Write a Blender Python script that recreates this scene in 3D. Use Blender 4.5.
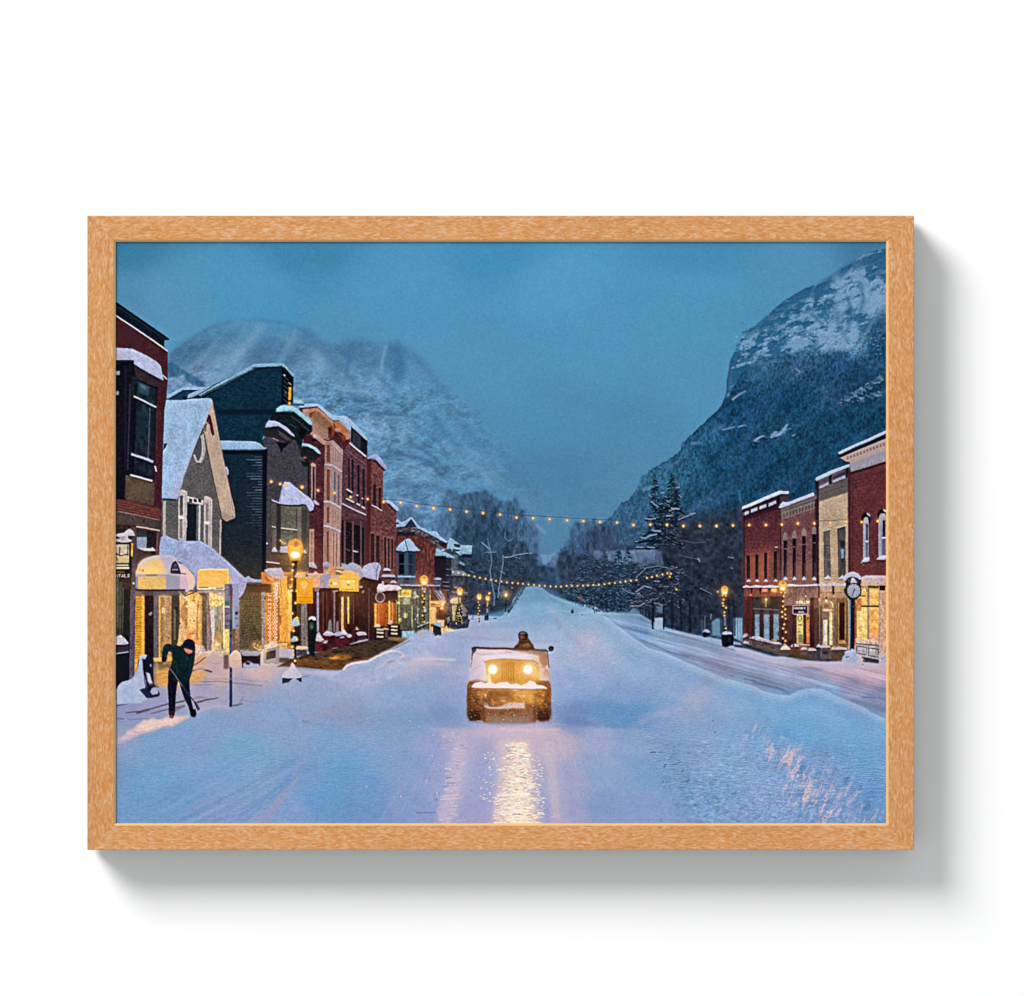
import bpy, math, random
import numpy as np

# ------------------------------------------------------------------ camera, world, lights, exposure
scene = bpy.context.scene
for o in list(bpy.data.objects):
    bpy.data.objects.remove(o)
CX, CZ = 512.0, 498.0           # photo centre in pixels; 1 pixel = 1 mm on the plane of the frame's front
HEIGHT = 1.5                    # the picture hangs about 1.5 m above the floor
CAM_DIST = 6.0

def W(px, py, depth=0.0):
    """photo pixel -> world point; depth in mm behind the front plane of the frame"""
    return ((px - CX) / 1000.0, depth / 1000.0, HEIGHT + (CZ - py) / 1000.0)

cam_data = bpy.data.cameras.new("camera")
cam = bpy.data.objects.new("camera", cam_data)
scene.collection.objects.link(cam)
cam.location = (0, -CAM_DIST, HEIGHT)
cam.rotation_euler = (math.radians(90), 0, 0)
cam_data.sensor_fit = 'HORIZONTAL'
cam_data.sensor_width = 36.0
cam_data.lens = 36.0 * CAM_DIST / 1.024
cam_data.clip_start = 0.1
cam_data.clip_end = 100.0
scene.camera = cam
scene.render.resolution_x = 1024
scene.render.resolution_y = 996

world = bpy.data.worlds.new("World")
scene.world = world
world.use_nodes = True
bg = world.node_tree.nodes['Background']
bg.inputs['Color'].default_value = (0.975, 0.99, 1.0, 1)
bg.inputs['Strength'].default_value = 0.575

from mathutils import Vector
def softbox(name, direction, dist, size, power):
    ld = bpy.data.lights.new(name, 'AREA')
    ld.shape = 'DISK'
    ld.size = size
    ld.energy = power
    ld.color = (1.0, 0.995, 0.985)
    lo = bpy.data.objects.new(name, ld)
    scene.collection.objects.link(lo)
    d = Vector(direction).normalized()
    target = Vector((0, 0, HEIGHT - 0.03))
    lo.location = target + d * dist
    lo.rotation_euler = (-d).to_track_quat('-Z', 'Y').to_euler()
    return lo
KEY_DIR = (-50.0, -50.0, 56.0)
softbox("studio_softbox", KEY_DIR, 12.0, 5.5, 1640.0)

scene.view_settings.view_transform = 'Standard'
scene.view_settings.look = 'None'
scene.view_settings.exposure = 0.0
scene.view_settings.gamma = 1.0
scene.view_settings.use_curve_mapping = False
INK_GAIN = 1.0 / 1.19           # a printed ink's albedo for a wanted look under this light

# ------------------------------------------------------------------ helpers for objects
def link_mesh(name, verts, faces, mat, parent=None, smooth=False):
    me = bpy.data.meshes.new(name)
    me.from_pydata(verts, [], faces)
    me.update()
    if mat: me.materials.append(mat)
    if smooth:
        for p in me.polygons: p.use_smooth = True
    ob = bpy.data.objects.new(name, me)
    scene.collection.objects.link(ob)
    if parent: ob.parent = parent
    return ob

def new_mat(name):
    m = bpy.data.materials.new(name)
    m.use_nodes = True
    return m, m.node_tree, m.node_tree.nodes['Principled BSDF']

# ------------------------------------------------------------------ the wall
m_wall, nt, bs = new_mat("white_wall_paint")
bs.inputs['Roughness'].default_value = 0.9
bs.inputs['Specular IOR Level'].default_value = 0.1
tc = nt.nodes.new('ShaderNodeTexCoord')
nz = nt.nodes.new('ShaderNodeTexNoise'); nz.inputs['Scale'].default_value = 3.0; nz.inputs['Detail'].default_value = 4
nt.links.new(tc.outputs['Object'], nz.inputs['Vector'])
rp = nt.nodes.new('ShaderNodeValToRGB')
rp.color_ramp.elements[0].color = (0.900, 0.900, 0.900, 1)
rp.color_ramp.elements[1].color = (0.915, 0.915, 0.915, 1)
nt.links.new(nz.outputs['Fac'], rp.inputs['Fac'])
nt.links.new(rp.outputs['Color'], bs.inputs['Base Color'])
WALL = 50.0      # the wall's face lies this many mm behind the front of the frame
v = []
for dy in (0, 60):
    v += [W(-3500, 1950, WALL + dy), W(4500, 1950, WALL + dy), W(4500, -1500, WALL + dy), W(-3500, -1500, WALL + dy)]
wall = link_mesh("wall", v, [(0,1,2,3),(7,6,5,4),(0,4,5,1),(1,5,6,2),(2,6,7,3),(3,7,4,0)], m_wall)
wall["kind"] = "structure"; wall["label"] = "plain white wall behind the framed picture"; wall["category"] = "wall"

# ------------------------------------------------------------------ the frame
def wood(name, vertical, seed, k=1.0):
    m, nt, bs = new_mat(name)
    N, L = nt.nodes, nt.links
    tc = N.new('ShaderNodeTexCoord')
    def mp(sx, sz, off):
        q = N.new('ShaderNodeMapping')
        q.inputs['Scale'].default_value = (sz, 60, sx) if vertical else (sx, 60, sz)
        q.inputs['Location'].default_value = (off, off * .3, off * .7)
        L.new(tc.outputs['Object'], q.inputs['Vector'])
        return q
    # short wavy flecks that follow the grain
    a = N.new('ShaderNodeTexNoise'); a.inputs['Scale'].default_value = 1.0; a.inputs['Detail'].default_value = 0.0
    a.inputs['Roughness'].default_value = 0.55; a.inputs['Distortion'].default_value = 1.1
    L.new(mp(165, 600, seed).outputs[0], a.inputs['Vector'])
    b = N.new('ShaderNodeTexNoise'); b.inputs['Scale'].default_value = 1.0; b.inputs['Detail'].default_value = 3.0
    b.inputs['Distortion'].default_value = 0.4
    L.new(mp(8, 26, seed + 9).outputs[0], b.inputs['Vector'])
    c = N.new('ShaderNodeTexNoise'); c.inputs['Scale'].default_value = 1.0; c.inputs['Detail'].default_value = 1.0
    c.inputs['Distortion'].default_value = 0.6
    L.new(mp(120, 300, seed + 4).outputs[0], c.inputs['Vector'])
    r = N.new('ShaderNodeValToRGB')
    e = r.color_ramp.elements
    e[0].position = 0.37; e[0].color = (0.520, 0.205, 0.052, 1)
    e[1].position = 0.66; e[1].color = (0.640, 0.395, 0.235, 1)
    x = e.new(0.46); x.color = (0.560, 0.252, 0.085, 1)
    x = e.new(0.55); x.color = (0.585, 0.300, 0.125, 1)
    mix = N.new('ShaderNodeMath'); mix.operation = 'MULTIPLY_ADD'
    mix.inputs[1].default_value = 0.06; L.new(c.outputs['Fac'], mix.inputs[0])
    sc = N.new('ShaderNodeMath'); sc.operation = 'MULTIPLY'; sc.inputs[1].default_value = 0.60
    L.new(a.outputs['Fac'], sc.inputs[0]); L.new(sc.outputs[0], mix.inputs[2])
    sb = N.new('ShaderNodeMath'); sb.operation = 'SUBTRACT'; sb.inputs[1].default_value = -0.175
    L.new(mix.outputs[0], sb.inputs[0])
    L.new(sb.outputs[0], r.inputs['Fac'])
    r2 = N.new('ShaderNodeValToRGB')
    r2.color_ramp.elements[0].position = 0.35; r2.color_ramp.elements[0].color = (0.97 * k, 0.95 * k, 0.92 * k, 1)
    r2.color_ramp.elements[1].position = 0.65; r2.color_ramp.elements[1].color = (1.02 * k, 1.03 * k, 1.05 * k, 1)
    L.new(b.outputs['Fac'], r2.inputs['Fac'])
    mu = N.new('ShaderNodeMix'); mu.data_type = 'RGBA'; mu.blend_type = 'MULTIPLY'; mu.inputs['Factor'].default_value = 1.0
    L.new(r.outputs['Color'], mu.inputs['A']); L.new(r2.outputs['Color'], mu.inputs['B'])
    L.new(mu.outputs['Result'], bs.inputs['Base Color'])
    bs.inputs['Roughness'].default_value = 0.55
    bs.inputs['Specular IOR Level'].default_value = 0.2
    bp = N.new('ShaderNodeBump'); bp.inputs['Strength'].default_value = 0.12; bp.inputs['Distance'].default_value = 0.0004
    L.new(a.outputs['Fac'], bp.inputs['Height']); L.new(bp.outputs['Normal'], bs.inputs['Normal'])
    return m

def plain_wood(name):
    m, nt, bs = new_mat(name)
    N, L = nt.nodes, nt.links
    tc = N.new('ShaderNodeTexCoord')
    a = N.new('ShaderNodeTexNoise'); a.inputs['Scale'].default_value = 40.0; a.inputs['Detail'].default_value = 3.0
    L.new(tc.outputs['Object'], a.inputs['Vector'])
    r = N.new('ShaderNodeValToRGB')
    r.color_ramp.elements[0].color = (0.70, 0.385, 0.155, 1)
    r.color_ramp.elements[1].color = (0.74, 0.43, 0.19, 1)
    L.new(a.outputs['Fac'], r.inputs['Fac']); L.new(r.outputs['Color'], bs.inputs['Base Color'])
    bs.inputs['Roughness'].default_value = 0.6
    bs.inputs['Specular IOR Level'].default_value = 0.15
    return m

OX0, OY0, OX1, OY1 = 87.3, 215.7, 914.0, 850.0     # outer edge of the frame
PX0, PY0, PX1, PY1 = 116.0, 242.0, 886.2, 823.4    # the print you can see
LIP = 2.3                                          # the chamfer round the opening, as seen
FR_BACK = 43.0                                     # back of the rails; they hang 7 mm off the wall
RECESS = 3.4                                       # print lies this far behind the front

root = bpy.data.objects.new("framed_picture", None)
scene.collection.objects.link(root)
root.location = W(500, 850, 20)
root["label"] = "oak framed photograph of a car driving down a snowy lamp-lit street, hung on the wall"
root["category"] = "picture"

def child(ob, parent):
    ob.parent = parent
    ob.matrix_parent_inverse = parent.matrix_world.inverted()
bpy.context.view_layer.update()
from mathutils import Matrix
ROOT_INV = Matrix.Translation(-Vector(root.location))

frame = bpy.data.objects.new("frame", None)
scene.collection.objects.link(frame)
frame.parent = root; frame.matrix_parent_inverse = ROOT_INV

SIDE, nt, bs = new_mat("neutral_bounce_side")  # made-up grey for the unseen sides, so light bounced onto the wall stays neutral
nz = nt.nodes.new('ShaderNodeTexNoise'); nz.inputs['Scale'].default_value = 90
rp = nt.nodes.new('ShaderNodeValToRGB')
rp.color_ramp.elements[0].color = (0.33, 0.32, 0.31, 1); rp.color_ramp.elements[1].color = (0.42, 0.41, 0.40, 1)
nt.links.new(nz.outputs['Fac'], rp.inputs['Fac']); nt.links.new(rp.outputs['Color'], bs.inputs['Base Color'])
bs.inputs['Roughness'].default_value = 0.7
def rail(name, corners_outer, inward, mat, lipmat, label):
    """one mitred rail: corners_outer = its two outer corners, inward = for each corner the unit diagonal step"""
    # profile: (distance inwards from the outer edge, depth); widths differ a little per side
    rows = []
    for (cx, cy), (ix, iy), (px, py) in inward:
        def at(fr, d):      # fr 0 = outer corner, 1 = corner of the opening
            return W(cx + (px - cx) * fr, cy + (py - cy) * fr, d)
        w = abs(px - cx)
        e = 0.5 / w
        l = (abs(px - cx) - LIP) / w
        rows.append([at(0, FR_BACK), at(0, 0.5), at(e, 0.0), at(l, 0.0), at(1.0, 1.7), at(1.0, 7.0), at(l * .8, 7.0), at(l * .8, FR_BACK)])
    n = len(rows[0])
    verts = rows[0] + rows[1]
    faces = [(i, (i + 1) % n, n + (i + 1) % n, n + i) for i in range(n)]
    faces += [tuple(range(n - 1, -1, -1)), tuple(range(n, 2 * n))]
    me = bpy.data.meshes.new(name)
    me.from_pydata(verts, [], faces); me.materials.append(mat); me.materials.append(lipmat); me.materials.append(SIDE)
    for i in (3, 4): me.polygons[i].material_index = 1
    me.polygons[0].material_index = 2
    me.update()
    import bmesh
    bm = bmesh.new(); bm.from_mesh(me); bmesh.ops.recalc_face_normals(bm, faces=bm.faces); bm.to_mesh(me); bm.free()
    ob = bpy.data.objects.new(name, me)
    scene.collection.objects.link(ob)
    ob.parent = frame
    ob["label"] = label
    return ob
QX0, QY0 = PX0 - 0.5, PY0 - 0.3
TL = ((OX0, OY0), (0, 0), (QX0, QY0)); TR = ((OX1, OY0), (0, 0), (PX1, QY0))
BL = ((OX0, OY1), (0, 0), (QX0, PY1)); BR = ((OX1, OY1), (0, 0), (PX1, PY1))
lipm = plain_wood("cut_oak_edge")
sh_ = lambda c, d: ((c[0][0] + d, c[0][1]), c[1], (c[2][0] + d, c[2][1]))      # a hairline seam at each mitre
rail("rail", None, (sh_(TL, .14), sh_(TR, -.14)), wood("oak_top", False, 1.0), lipm, "top rail of the oak frame")
rail("rail", None, (sh_(BL, .14), sh_(BR, -.14)), wood("oak_bottom", False, 23.0, 1.02), lipm, "bottom rail of the oak frame")
rail("rail", None, (TL, BL), wood("oak_left", True, 41.0, 0.965), lipm, "left rail of the oak frame")
rail("rail", None, (TR, BR), wood("oak_right", True, 67.0, 0.985), lipm, "right rail of the oak frame")
# ------------------------------------------------------------------ the print: inks laid down on a fine grid
# The picture is a flat sheet of printed paper.  Its inks are computed here, shape by shape, as the colours of
# the corners of a fine grid; every printed subject then becomes its own piece of that one flat sheet.
S = 2                                            # grid cells per photo pixel
GW, GH = int(round((PX1 - PX0) * S)) + 8, int(round((PY1 - PY0) * S)) + 8   # a little paper under the lip
GX0, GY0 = PX0 - 2.0, PY0 - 2.0
NX, NY = GW + 1, GH + 1
IMG = np.zeros((NY, NX, 3), np.float32)
IDS = np.zeros((NY, NX), np.int16)
OBJS = []                                        # (name, label)
CUR = [0]
rng = np.random.RandomState(7)
TAB = {}

def subject(name, label=None):
    OBJS.append((name, label)); CUR[0] = len(OBJS) - 1

def again(i): CUR[0] = i

def ij(x, y): return (x - GX0) * S, (y - GY0) * S

def grid(y0, y1, x0, x1):
    X = (np.arange(x0, x1, dtype=np.float32) / S + GX0)[None, :]
    Y = (np.arange(y0, y1, dtype=np.float32) / S + GY0)[:, None]
    return np.broadcast_arrays(X, Y)

def vn(X, Y, cx, cy, seed, ang=0.0):
    """smooth value noise 0..1 with cells cx by cy photo pixels"""
    if seed not in TAB: TAB[seed] = np.random.RandomState(seed).rand(256, 256).astype(np.float32)
    T = TAB[seed]
    c, s = math.cos(ang), math.sin(ang)
    u = (X * c + Y * s) / cx + 1000; w = (-X * s + Y * c) / cy + 1000
    iu = np.floor(u).astype(np.int32); iw = np.floor(w).astype(np.int32)
    fu = u - iu; fw = w - iw
    fu = fu * fu * (3 - 2 * fu); fw = fw * fw * (3 - 2 * fw)
    a = T[iw & 255, iu & 255]; b = T[iw & 255, (iu + 1) & 255]
    c2 = T[(iw + 1) & 255, iu & 255]; d = T[(iw + 1) & 255, (iu + 1) & 255]
    return (a + (b - a) * fu) * (1 - fw) + (c2 + (d - c2) * fu) * fw

def fbm(X, Y, cx, cy, seed, ang=0.0, octv=4, gain=0.55):
    t = 0; amp = 1; tot = 0
    for k in range(octv):
        t = t + amp * vn(X, Y, cx / 2 ** k, cy / 2 ** k, seed + k, ang); tot += amp; amp *= gain
    return t / tot

def blur1(a, s, ax):
    r = max(1, int(math.ceil(s * 2.6)))
    k = np.exp(-0.5 * (np.arange(-r, r + 1) / s) ** 2); k /= k.sum()
    pad = [(0, 0)] * a.ndim; pad[ax] = (r, r)
    p = np.pad(a, pad, mode='edge'); out = np.zeros_like(a); n = a.shape[ax]
    for i, kv in enumerate(k):
        sl = [slice(None)] * a.ndim; sl[ax] = slice(i, i + n)
        out += p[tuple(sl)] * np.float32(kv)
    return out
def blur(a, s):
    if s < 0.2: return a
    return blur1(blur1(a, s, 0), s, 1)

def pmask(pts, soft=0.0):
    """coverage of a polygon: (y0, y1, x0, x1, mask)"""
    P = np.array([ij(x, y) for x, y in pts], np.float64)
    pad = int(soft * S * 2.6) + 2
    x0 = max(0, int(P[:, 0].min()) - pad); x1 = min(NX, int(P[:, 0].max()) + pad + 2)
    y0 = max(0, int(P[:, 1].min()) - pad); y1 = min(NY, int(P[:, 1].max()) + pad + 2)
    if x1 <= x0 or y1 <= y0: return None
    Q = 2
    w, h = (x1 - x0) * Q, (y1 - y0) * Q
    m = np.zeros((h, w), bool)
    xs = (np.arange(w) + 0.5) / Q + x0 - 0.5
    n = len(P)
    for i in range(n):
        ax, ay = P[i]; bx, by = P[(i + 1) % n]
        if ay == by: continue
        if ay > by: ax, ay, bx, by = bx, by, ax, ay
        r0 = max(0, int(math.ceil((ay - y0 + 0.5) * Q - 0.5))); r1 = min(h, int(math.ceil((by - y0 + 0.5) * Q - 0.5)))
        if r1 <= r0: continue
        yy = (np.arange(r0, r1) + 0.5) / Q + y0 - 0.5
        xc = ax + (yy - ay) * (bx - ax) / (by - ay)
        m[r0:r1] ^= xs[None, :] < xc[:, None]
    m = m.reshape(y1 - y0, Q, x1 - x0, Q).mean((1, 3)).astype(np.float32)
    if soft > 0: m = blur(m, soft * S)
    return y0, y1, x0, x1, m

VPX, VPY = 548.0, 597.0
def courses(X, Y, step, at=400.0, amp=0.5):
    """brick or board courses that run to the street's vanishing point"""
    d = np.abs(X - VPX) + 1
    k = (Y - VPY) / d * at / step
    sp = step * d / at
    f = np.clip((sp - 0.7) / 0.9, 0, 1)
    return 1 + amp * f * np.sin(2 * np.pi * k)

def lay(box, col, a=1.0, own=True, c2=None, ax='v', n=0.0, nc=(2.0, 2.0), na=0.0, brick=None, fn=None, mode='mix', sp=None):
    if box is None: return
    y0, y1, x0, x1, m = box
    X, Y = grid(y0, y1, x0, x1)
    c = np.empty(m.shape + (3,), np.float32); c[:] = col
    if c2 is not None:
        if ax == 'v': t = (Y - Y.min()) / max(1e-6, (Y.max() - Y.min()))
        elif ax == 'h': t = (X - X.min()) / max(1e-6, (X.max() - X.min()))
        else: t = np.clip(((X - ax[0]) * (ax[2] - ax[0]) + (Y - ax[1]) * (ax[3] - ax[1])) / ((ax[2] - ax[0]) ** 2 + (ax[3] - ax[1]) ** 2), 0, 1)
        c = c + (np.array(c2, np.float32) - c) * t[..., None]
    if n: c = c * (1 + n * 2 * (fbm(X, Y, nc[0], nc[1], 31 + len(OBJS) % 5, na, 2) - 0.5))[..., None]
    if brick: c = c * courses(X, Y, *brick)[..., None]
    if fn is not None: c = fn(X, Y, c)
    mm = (m * a)[..., None]
    D = IMG[y0:y1, x0:x1]
    if mode == 'mix': D += (c - D) * mm
    elif mode == 'screen': D += (255 - D) * (c / 255) * mm
    elif mode == 'mul': D *= 1 + (c / 255 - 1) * mm
    if own: IDS[y0:y1, x0:x1][m > 0.45] = CUR[0]

def P(pts, col, a=1.0, soft=0.0, own=True, **k): lay(pmask(pts, soft), col, a, own, **k)
def R(x0, y0, x1, y1, col, a=1.0, soft=0.0, own=True, **k): P([(x0, y0), (x1, y0), (x1, y1), (x0, y1)], col, a, soft, own, **k)
def E(cx, cy, rx, ry, col, a=1.0, soft=0.0, own=True, a0=0, a1=360, rot=0.0, **k):
    c, s = math.cos(math.radians(rot)), math.sin(math.radians(rot))
    pts = []
    for i in range(29):
        t = math.radians(a0 + (a1 - a0) * i / 28.0)
        u, v_ = rx * math.cos(t), ry * math.sin(t)
        pts.append((cx + u * c - v_ * s, cy + u * s + v_ * c))
    P(pts, col, a, soft, own, **k)
def Lw(pts, w, col, a=1.0, soft=0.0, own=True, w2=None, **k):
    """a stroke; the width may change to w2 at its end"""
    pts = [(float(x), float(y)) for x, y in pts]; n = len(pts); lft = []; rgt = []
    w2 = w if w2 is None else w2
    for i, (x, y) in enumerate(pts):
        x0, y0 = pts[max(0, i - 1)]; x1, y1 = pts[min(n - 1, i + 1)]
        dx, dy = x1 - x0, y1 - y0; d = math.hypot(dx, dy) or 1
        ww = (w + (w2 - w) * i / max(1, n - 1)) / 2
        lft.append((x - dy / d * ww, y + dx / d * ww)); rgt.append((x + dy / d * ww, y - dx / d * ww))
    P(lft + rgt[::-1], col, a, soft, own, **k)
def ring(cx, cy, rx, ry, w, col, a0=0, a1=360, a=1.0, own=True):
    Lw([(cx + rx * math.cos(math.radians(a0 + (a1 - a0) * i / 24.0)), cy + ry * math.sin(math.radians(a0 + (a1 - a0) * i / 24.0))) for i in range(25)], w, col, a, 0, own)
def glow(cx, cy, r, col, a=0.6, ry=None):
    ry = ry or r
    x, y = ij(cx, cy); k = 2.6
    x0 = max(0, int(x - r * S * k)); x1 = min(NX, int(x + r * S * k) + 1); y0 = max(0, int(y - ry * S * k)); y1 = min(NY, int(y + ry * S * k) + 1)
    if x1 <= x0 or y1 <= y0: return
    X, Y = grid(y0, y1, x0, x1)
    m = np.exp(-0.5 * (((X - cx) / r) ** 2 + ((Y - cy) / ry) ** 2)).astype(np.float32)
    lay((y0, y1, x0, x1, m), col, a, False, mode='screen')
def bulb(x, y, r=1.5, own=True, warm=1.0):
    glow(x, y, r * 1.6, (255, 150, 60), 0.22 * warm)
    E(x, y, r, r * 1.1, (226, 140, 50), 0.95, 0.25, own)
    E(x, y, r * 0.68, r * 0.78, (255, 200, 80), 1, 0.2, False)
    E(x - 0.1, y, r * 0.36, r * 0.42, (255, 246, 205), 0.95, 0.15, False)
def specks(x0, y0, x1, y1, n, col, r=(0.3, 0.7), a=0.8, seed=1, inside=None, own=False, asp=1.0, jit=20):
    q = random.Random(seed)
    for _ in range(n):
        x = q.uniform(x0, x1); y = q.uniform(y0, y1); rr = q.uniform(*r)
        if inside and not inside(x, y): continue
        j = q.uniform(-jit, jit)
        E(x, y, rr * asp, rr, tuple(max(0, min(255, c + j)) for c in col), a * q.uniform(.6, 1), 0.15, own)
def rbf(pts, y0, y1, x0, x1, sig):
    """smooth field of colours through control points (x, y, r, g, b)"""
    X, Y = grid(y0, y1, x0, x1)
    X = X[::8, ::8].astype(np.float64); Y = Y[::8, ::8].astype(np.float64)
    num = np.zeros(X.shape + (3,)); den = np.zeros(X.shape) + 1e-12
    for (x, y, r, g, b) in pts:
        w = 1.0 / ((((X - x) ** 2 + ((Y - y) * 1.25) ** 2) / sig ** 2 + 0.05) ** 2)
        num += w[..., None] * np.array([r, g, b]); den += w
    c = num / den[..., None]
    iy = np.clip(np.arange(y1 - y0) / 8.0, 0, c.shape[0] - 1.001); ix = np.clip(np.arange(x1 - x0) / 8.0, 0, c.shape[1] - 1.001)
    a, b = iy.astype(int), ix.astype(int); fy = (iy - a)[:, None, None]; fx = (ix - b)[None, :, None]
    c = (c[a][:, b] * (1 - fx) + c[a][:, b + 1] * fx) * (1 - fy) + (c[a + 1][:, b] * (1 - fx) + c[a + 1][:, b + 1] * fx) * fy
    return c.astype(np.float32)
def polyx(pts, x):
    for (x0, y0), (x1, y1) in zip(pts, pts[1:]):
        if x0 <= x <= x1: return y0 + (y1 - y0) * (x - x0) / max(1e-6, x1 - x0)
    return pts[0][1] if x < pts[0][0] else pts[-1][1]
def dash_text(x0, x1, y, h, col, seed=3, a=0.9, w=0.45, gap=1.35):
    """lettering too small to read: a row of small upright strokes"""
    q = random.Random(seed); x = x0
    while x < x1:
        Lw([(x, y - h / 2), (x + q.uniform(-.2, .2), y + h / 2)], w, col, a, 0.1, False)
        if q.random() < .6: Lw([(x, y + q.choice((-1, 0, 1)) * h / 2.6), (x + gap * .7, y + q.choice((-1, 0, 1)) * h / 2.6)], w, col, a, 0.1, False)
        x += gap * q.uniform(.8, 1.3)
# tiny stroke lettering on a 4 x 6 box, for signs whose letters can be read
GLYPH = {'A': [[(0,6),(2,0),(4,6)],[(1,4),(3,4)]], 'E': [[(4,0),(0,0),(0,6),(4,6)],[(0,3),(3,3)]], 'L': [[(0,0),(0,6),(4,6)]],
 'N': [[(0,6),(0,0),(4,6),(4,0)]], 'R': [[(0,6),(0,0),(3,0),(4,1.5),(3,3),(0,3)],[(2,3),(4,6)]], 'S': [[(4,0.6),(2,0),(0,1.2),(4,4.4),(2,6),(0,5.4)]],
 'T': [[(0,0),(4,0)],[(2,0),(2,6)]], 'P': [[(0,6),(0,0),(4,0.5),(4,3),(0,3)]], 'O': [[(2,0),(0,2),(0,4),(2,6),(4,4),(4,2),(2,0)]]}
def word(t, x, y, h, w, col, lw=0.5, slope=0.0, a=1.0):
    for ch in t:
        for st in GLYPH.get(ch, []):
            Lw([(x + gx / 4.0 * w, y + gy / 6.0 * h + slope * (gx / 4.0 * w)) for gx, gy in st], lw, col, a, 0.1, False)
        x += w * 1.4; y += slope * w * 1.4
# ---------- sky
subject("printed_sky", "hazy blue dusk sky in the print")
IMG[:] = rbf([(120,245,62,122,162),(300,245,66,132,172),(500,245,68,138,182),(700,245,72,136,178),(880,245,68,120,160),
  (120,300,84,140,178),(170,300,88,146,184),(250,290,80,146,188),(400,290,82,148,190),(550,290,84,150,192),(700,300,82,148,188),(800,270,84,142,184),
  (350,340,84,144,184),(480,360,84,144,184),(600,360,84,146,188),(690,380,84,144,182),
  (450,420,84,138,176),(560,420,82,140,180),(640,430,82,138,176),(560,480,80,130,168),(520,500,84,130,166),(600,500,84,130,168),(560,530,84,130,166),(640,480,84,134,170)],
  0, NY, 0, NX, 70.0)
IDS[:] = CUR[0]
X, Y = grid(0, NY, 0, NX)
cl = fbm(X, Y, 160, 70, 11, 0.15, 4) - 0.5
IMG *= (1 + 0.08 * cl)[..., None]
IMG += (fbm(X, Y, 90, 60, 12, 0.4, 3) - 0.5)[..., None] * np.array([5, -2, 3], np.float32) + np.array([-1, 1, 0], np.float32)

# ---------- far mountain in the snow haze, left
subject("printed_mountain", "faint snowy mountain fading into haze on the left of the print")
ridge = [(116,372),(150,366),(167,358),(178,346),(198,334),(214,326),(228,321),(246,321),(262,320),(280,321),(297,326),(312,334),(326,342),(338,343),(346,339),(358,337),(372,341),(382,344),
 (392,339),(402,340),(414,350),(430,366),(447,384),(462,398),(478,412),(492,430),(505,446),(520,462),(536,480),(552,500),(560,520),(566,545)]
b = pmask(ridge + [(566,600),(116,600)], 3.0)
y0, y1, x0, x1, m = b
X, Y = grid(y0, y1, x0, x1)
fade = np.clip((548 - X) / 240.0, 0, 1) ** .9 * (1 - .45 * np.clip((X - 380) / 60., 0, 1) * np.clip((400 - Y) / 50., 0, 1)) * (1 - .6 * np.clip((X - 250) / 30., 0, 1) * np.clip((346 - Y) / 22., 0, 1)) * np.clip((Y - 306) / 44.0, 0.45, 1)
base = rbf([(180,350,72,112,146),(200,342,74,114,148),(222,332,80,122,158),(238,326,92,136,172),(262,328,80,124,160),(285,340,76,118,154),(255,350,78,120,154),(215,362,106,142,176),(236,354,104,142,176),(300,350,80,122,156),(318,366,104,144,178),(332,362,84,126,160),(350,352,72,114,150),(372,356,76,118,154),(396,360,70,116,152),(352,384,98,138,174),(380,384,110,148,182),
   (400,395,92,134,168),(416,372,84,130,168),(436,380,86,134,174),(360,402,84,124,160),(390,410,92,132,168),(365,430,114,150,184),(400,436,104,142,176),(430,430,84,130,168),(430,460,82,120,156),(400,456,80,116,152),(412,470,106,140,176),(390,480,104,140,174),(450,450,100,142,178),(470,436,82,128,168),(480,470,104,146,182),(500,500,96,140,178),(370,500,96,132,168),(420,490,92,130,166),(440,510,104,140,176),(470,500,90,134,170),(520,520,90,136,172),(545,540,96,132,174),(520,480,82,128,166),(190,385,112,144,176),(170,395,100,134,170)], y0, y1, x0, x1, 14.0)
rock = fbm(X, Y, 20, 8, 101, -0.35, 5) - 0.5
rock2 = fbm(X, Y, 6, 18, 131, 0.5, 4) - 0.5
fine = fbm(X, Y, 2.6, 1.7, 151, -0.3, 3) - 0.5
rid = 0.5 - np.abs(fbm(X, Y, 15, 10, 161, -0.2, 4) - 0.5) * 4
low = np.clip((Y - 360) / 50.0, 0, 1)
tex = 1 + 0.22 * rock * (0.4 + low) + 0.10 * rock2 + 0.32 * fine * (0.5 + low) + 0.22 * rid * (.3 + low)
c = base * np.clip(tex, 0.6, 1.4)[..., None]
D = IMG[y0:y1, x0:x1]
mm = (m * fade)[..., None]
D += (c - D) * mm
IDS[y0:y1, x0:x1][(m > 0.5) & (X < 545)] = CUR[0]
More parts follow.
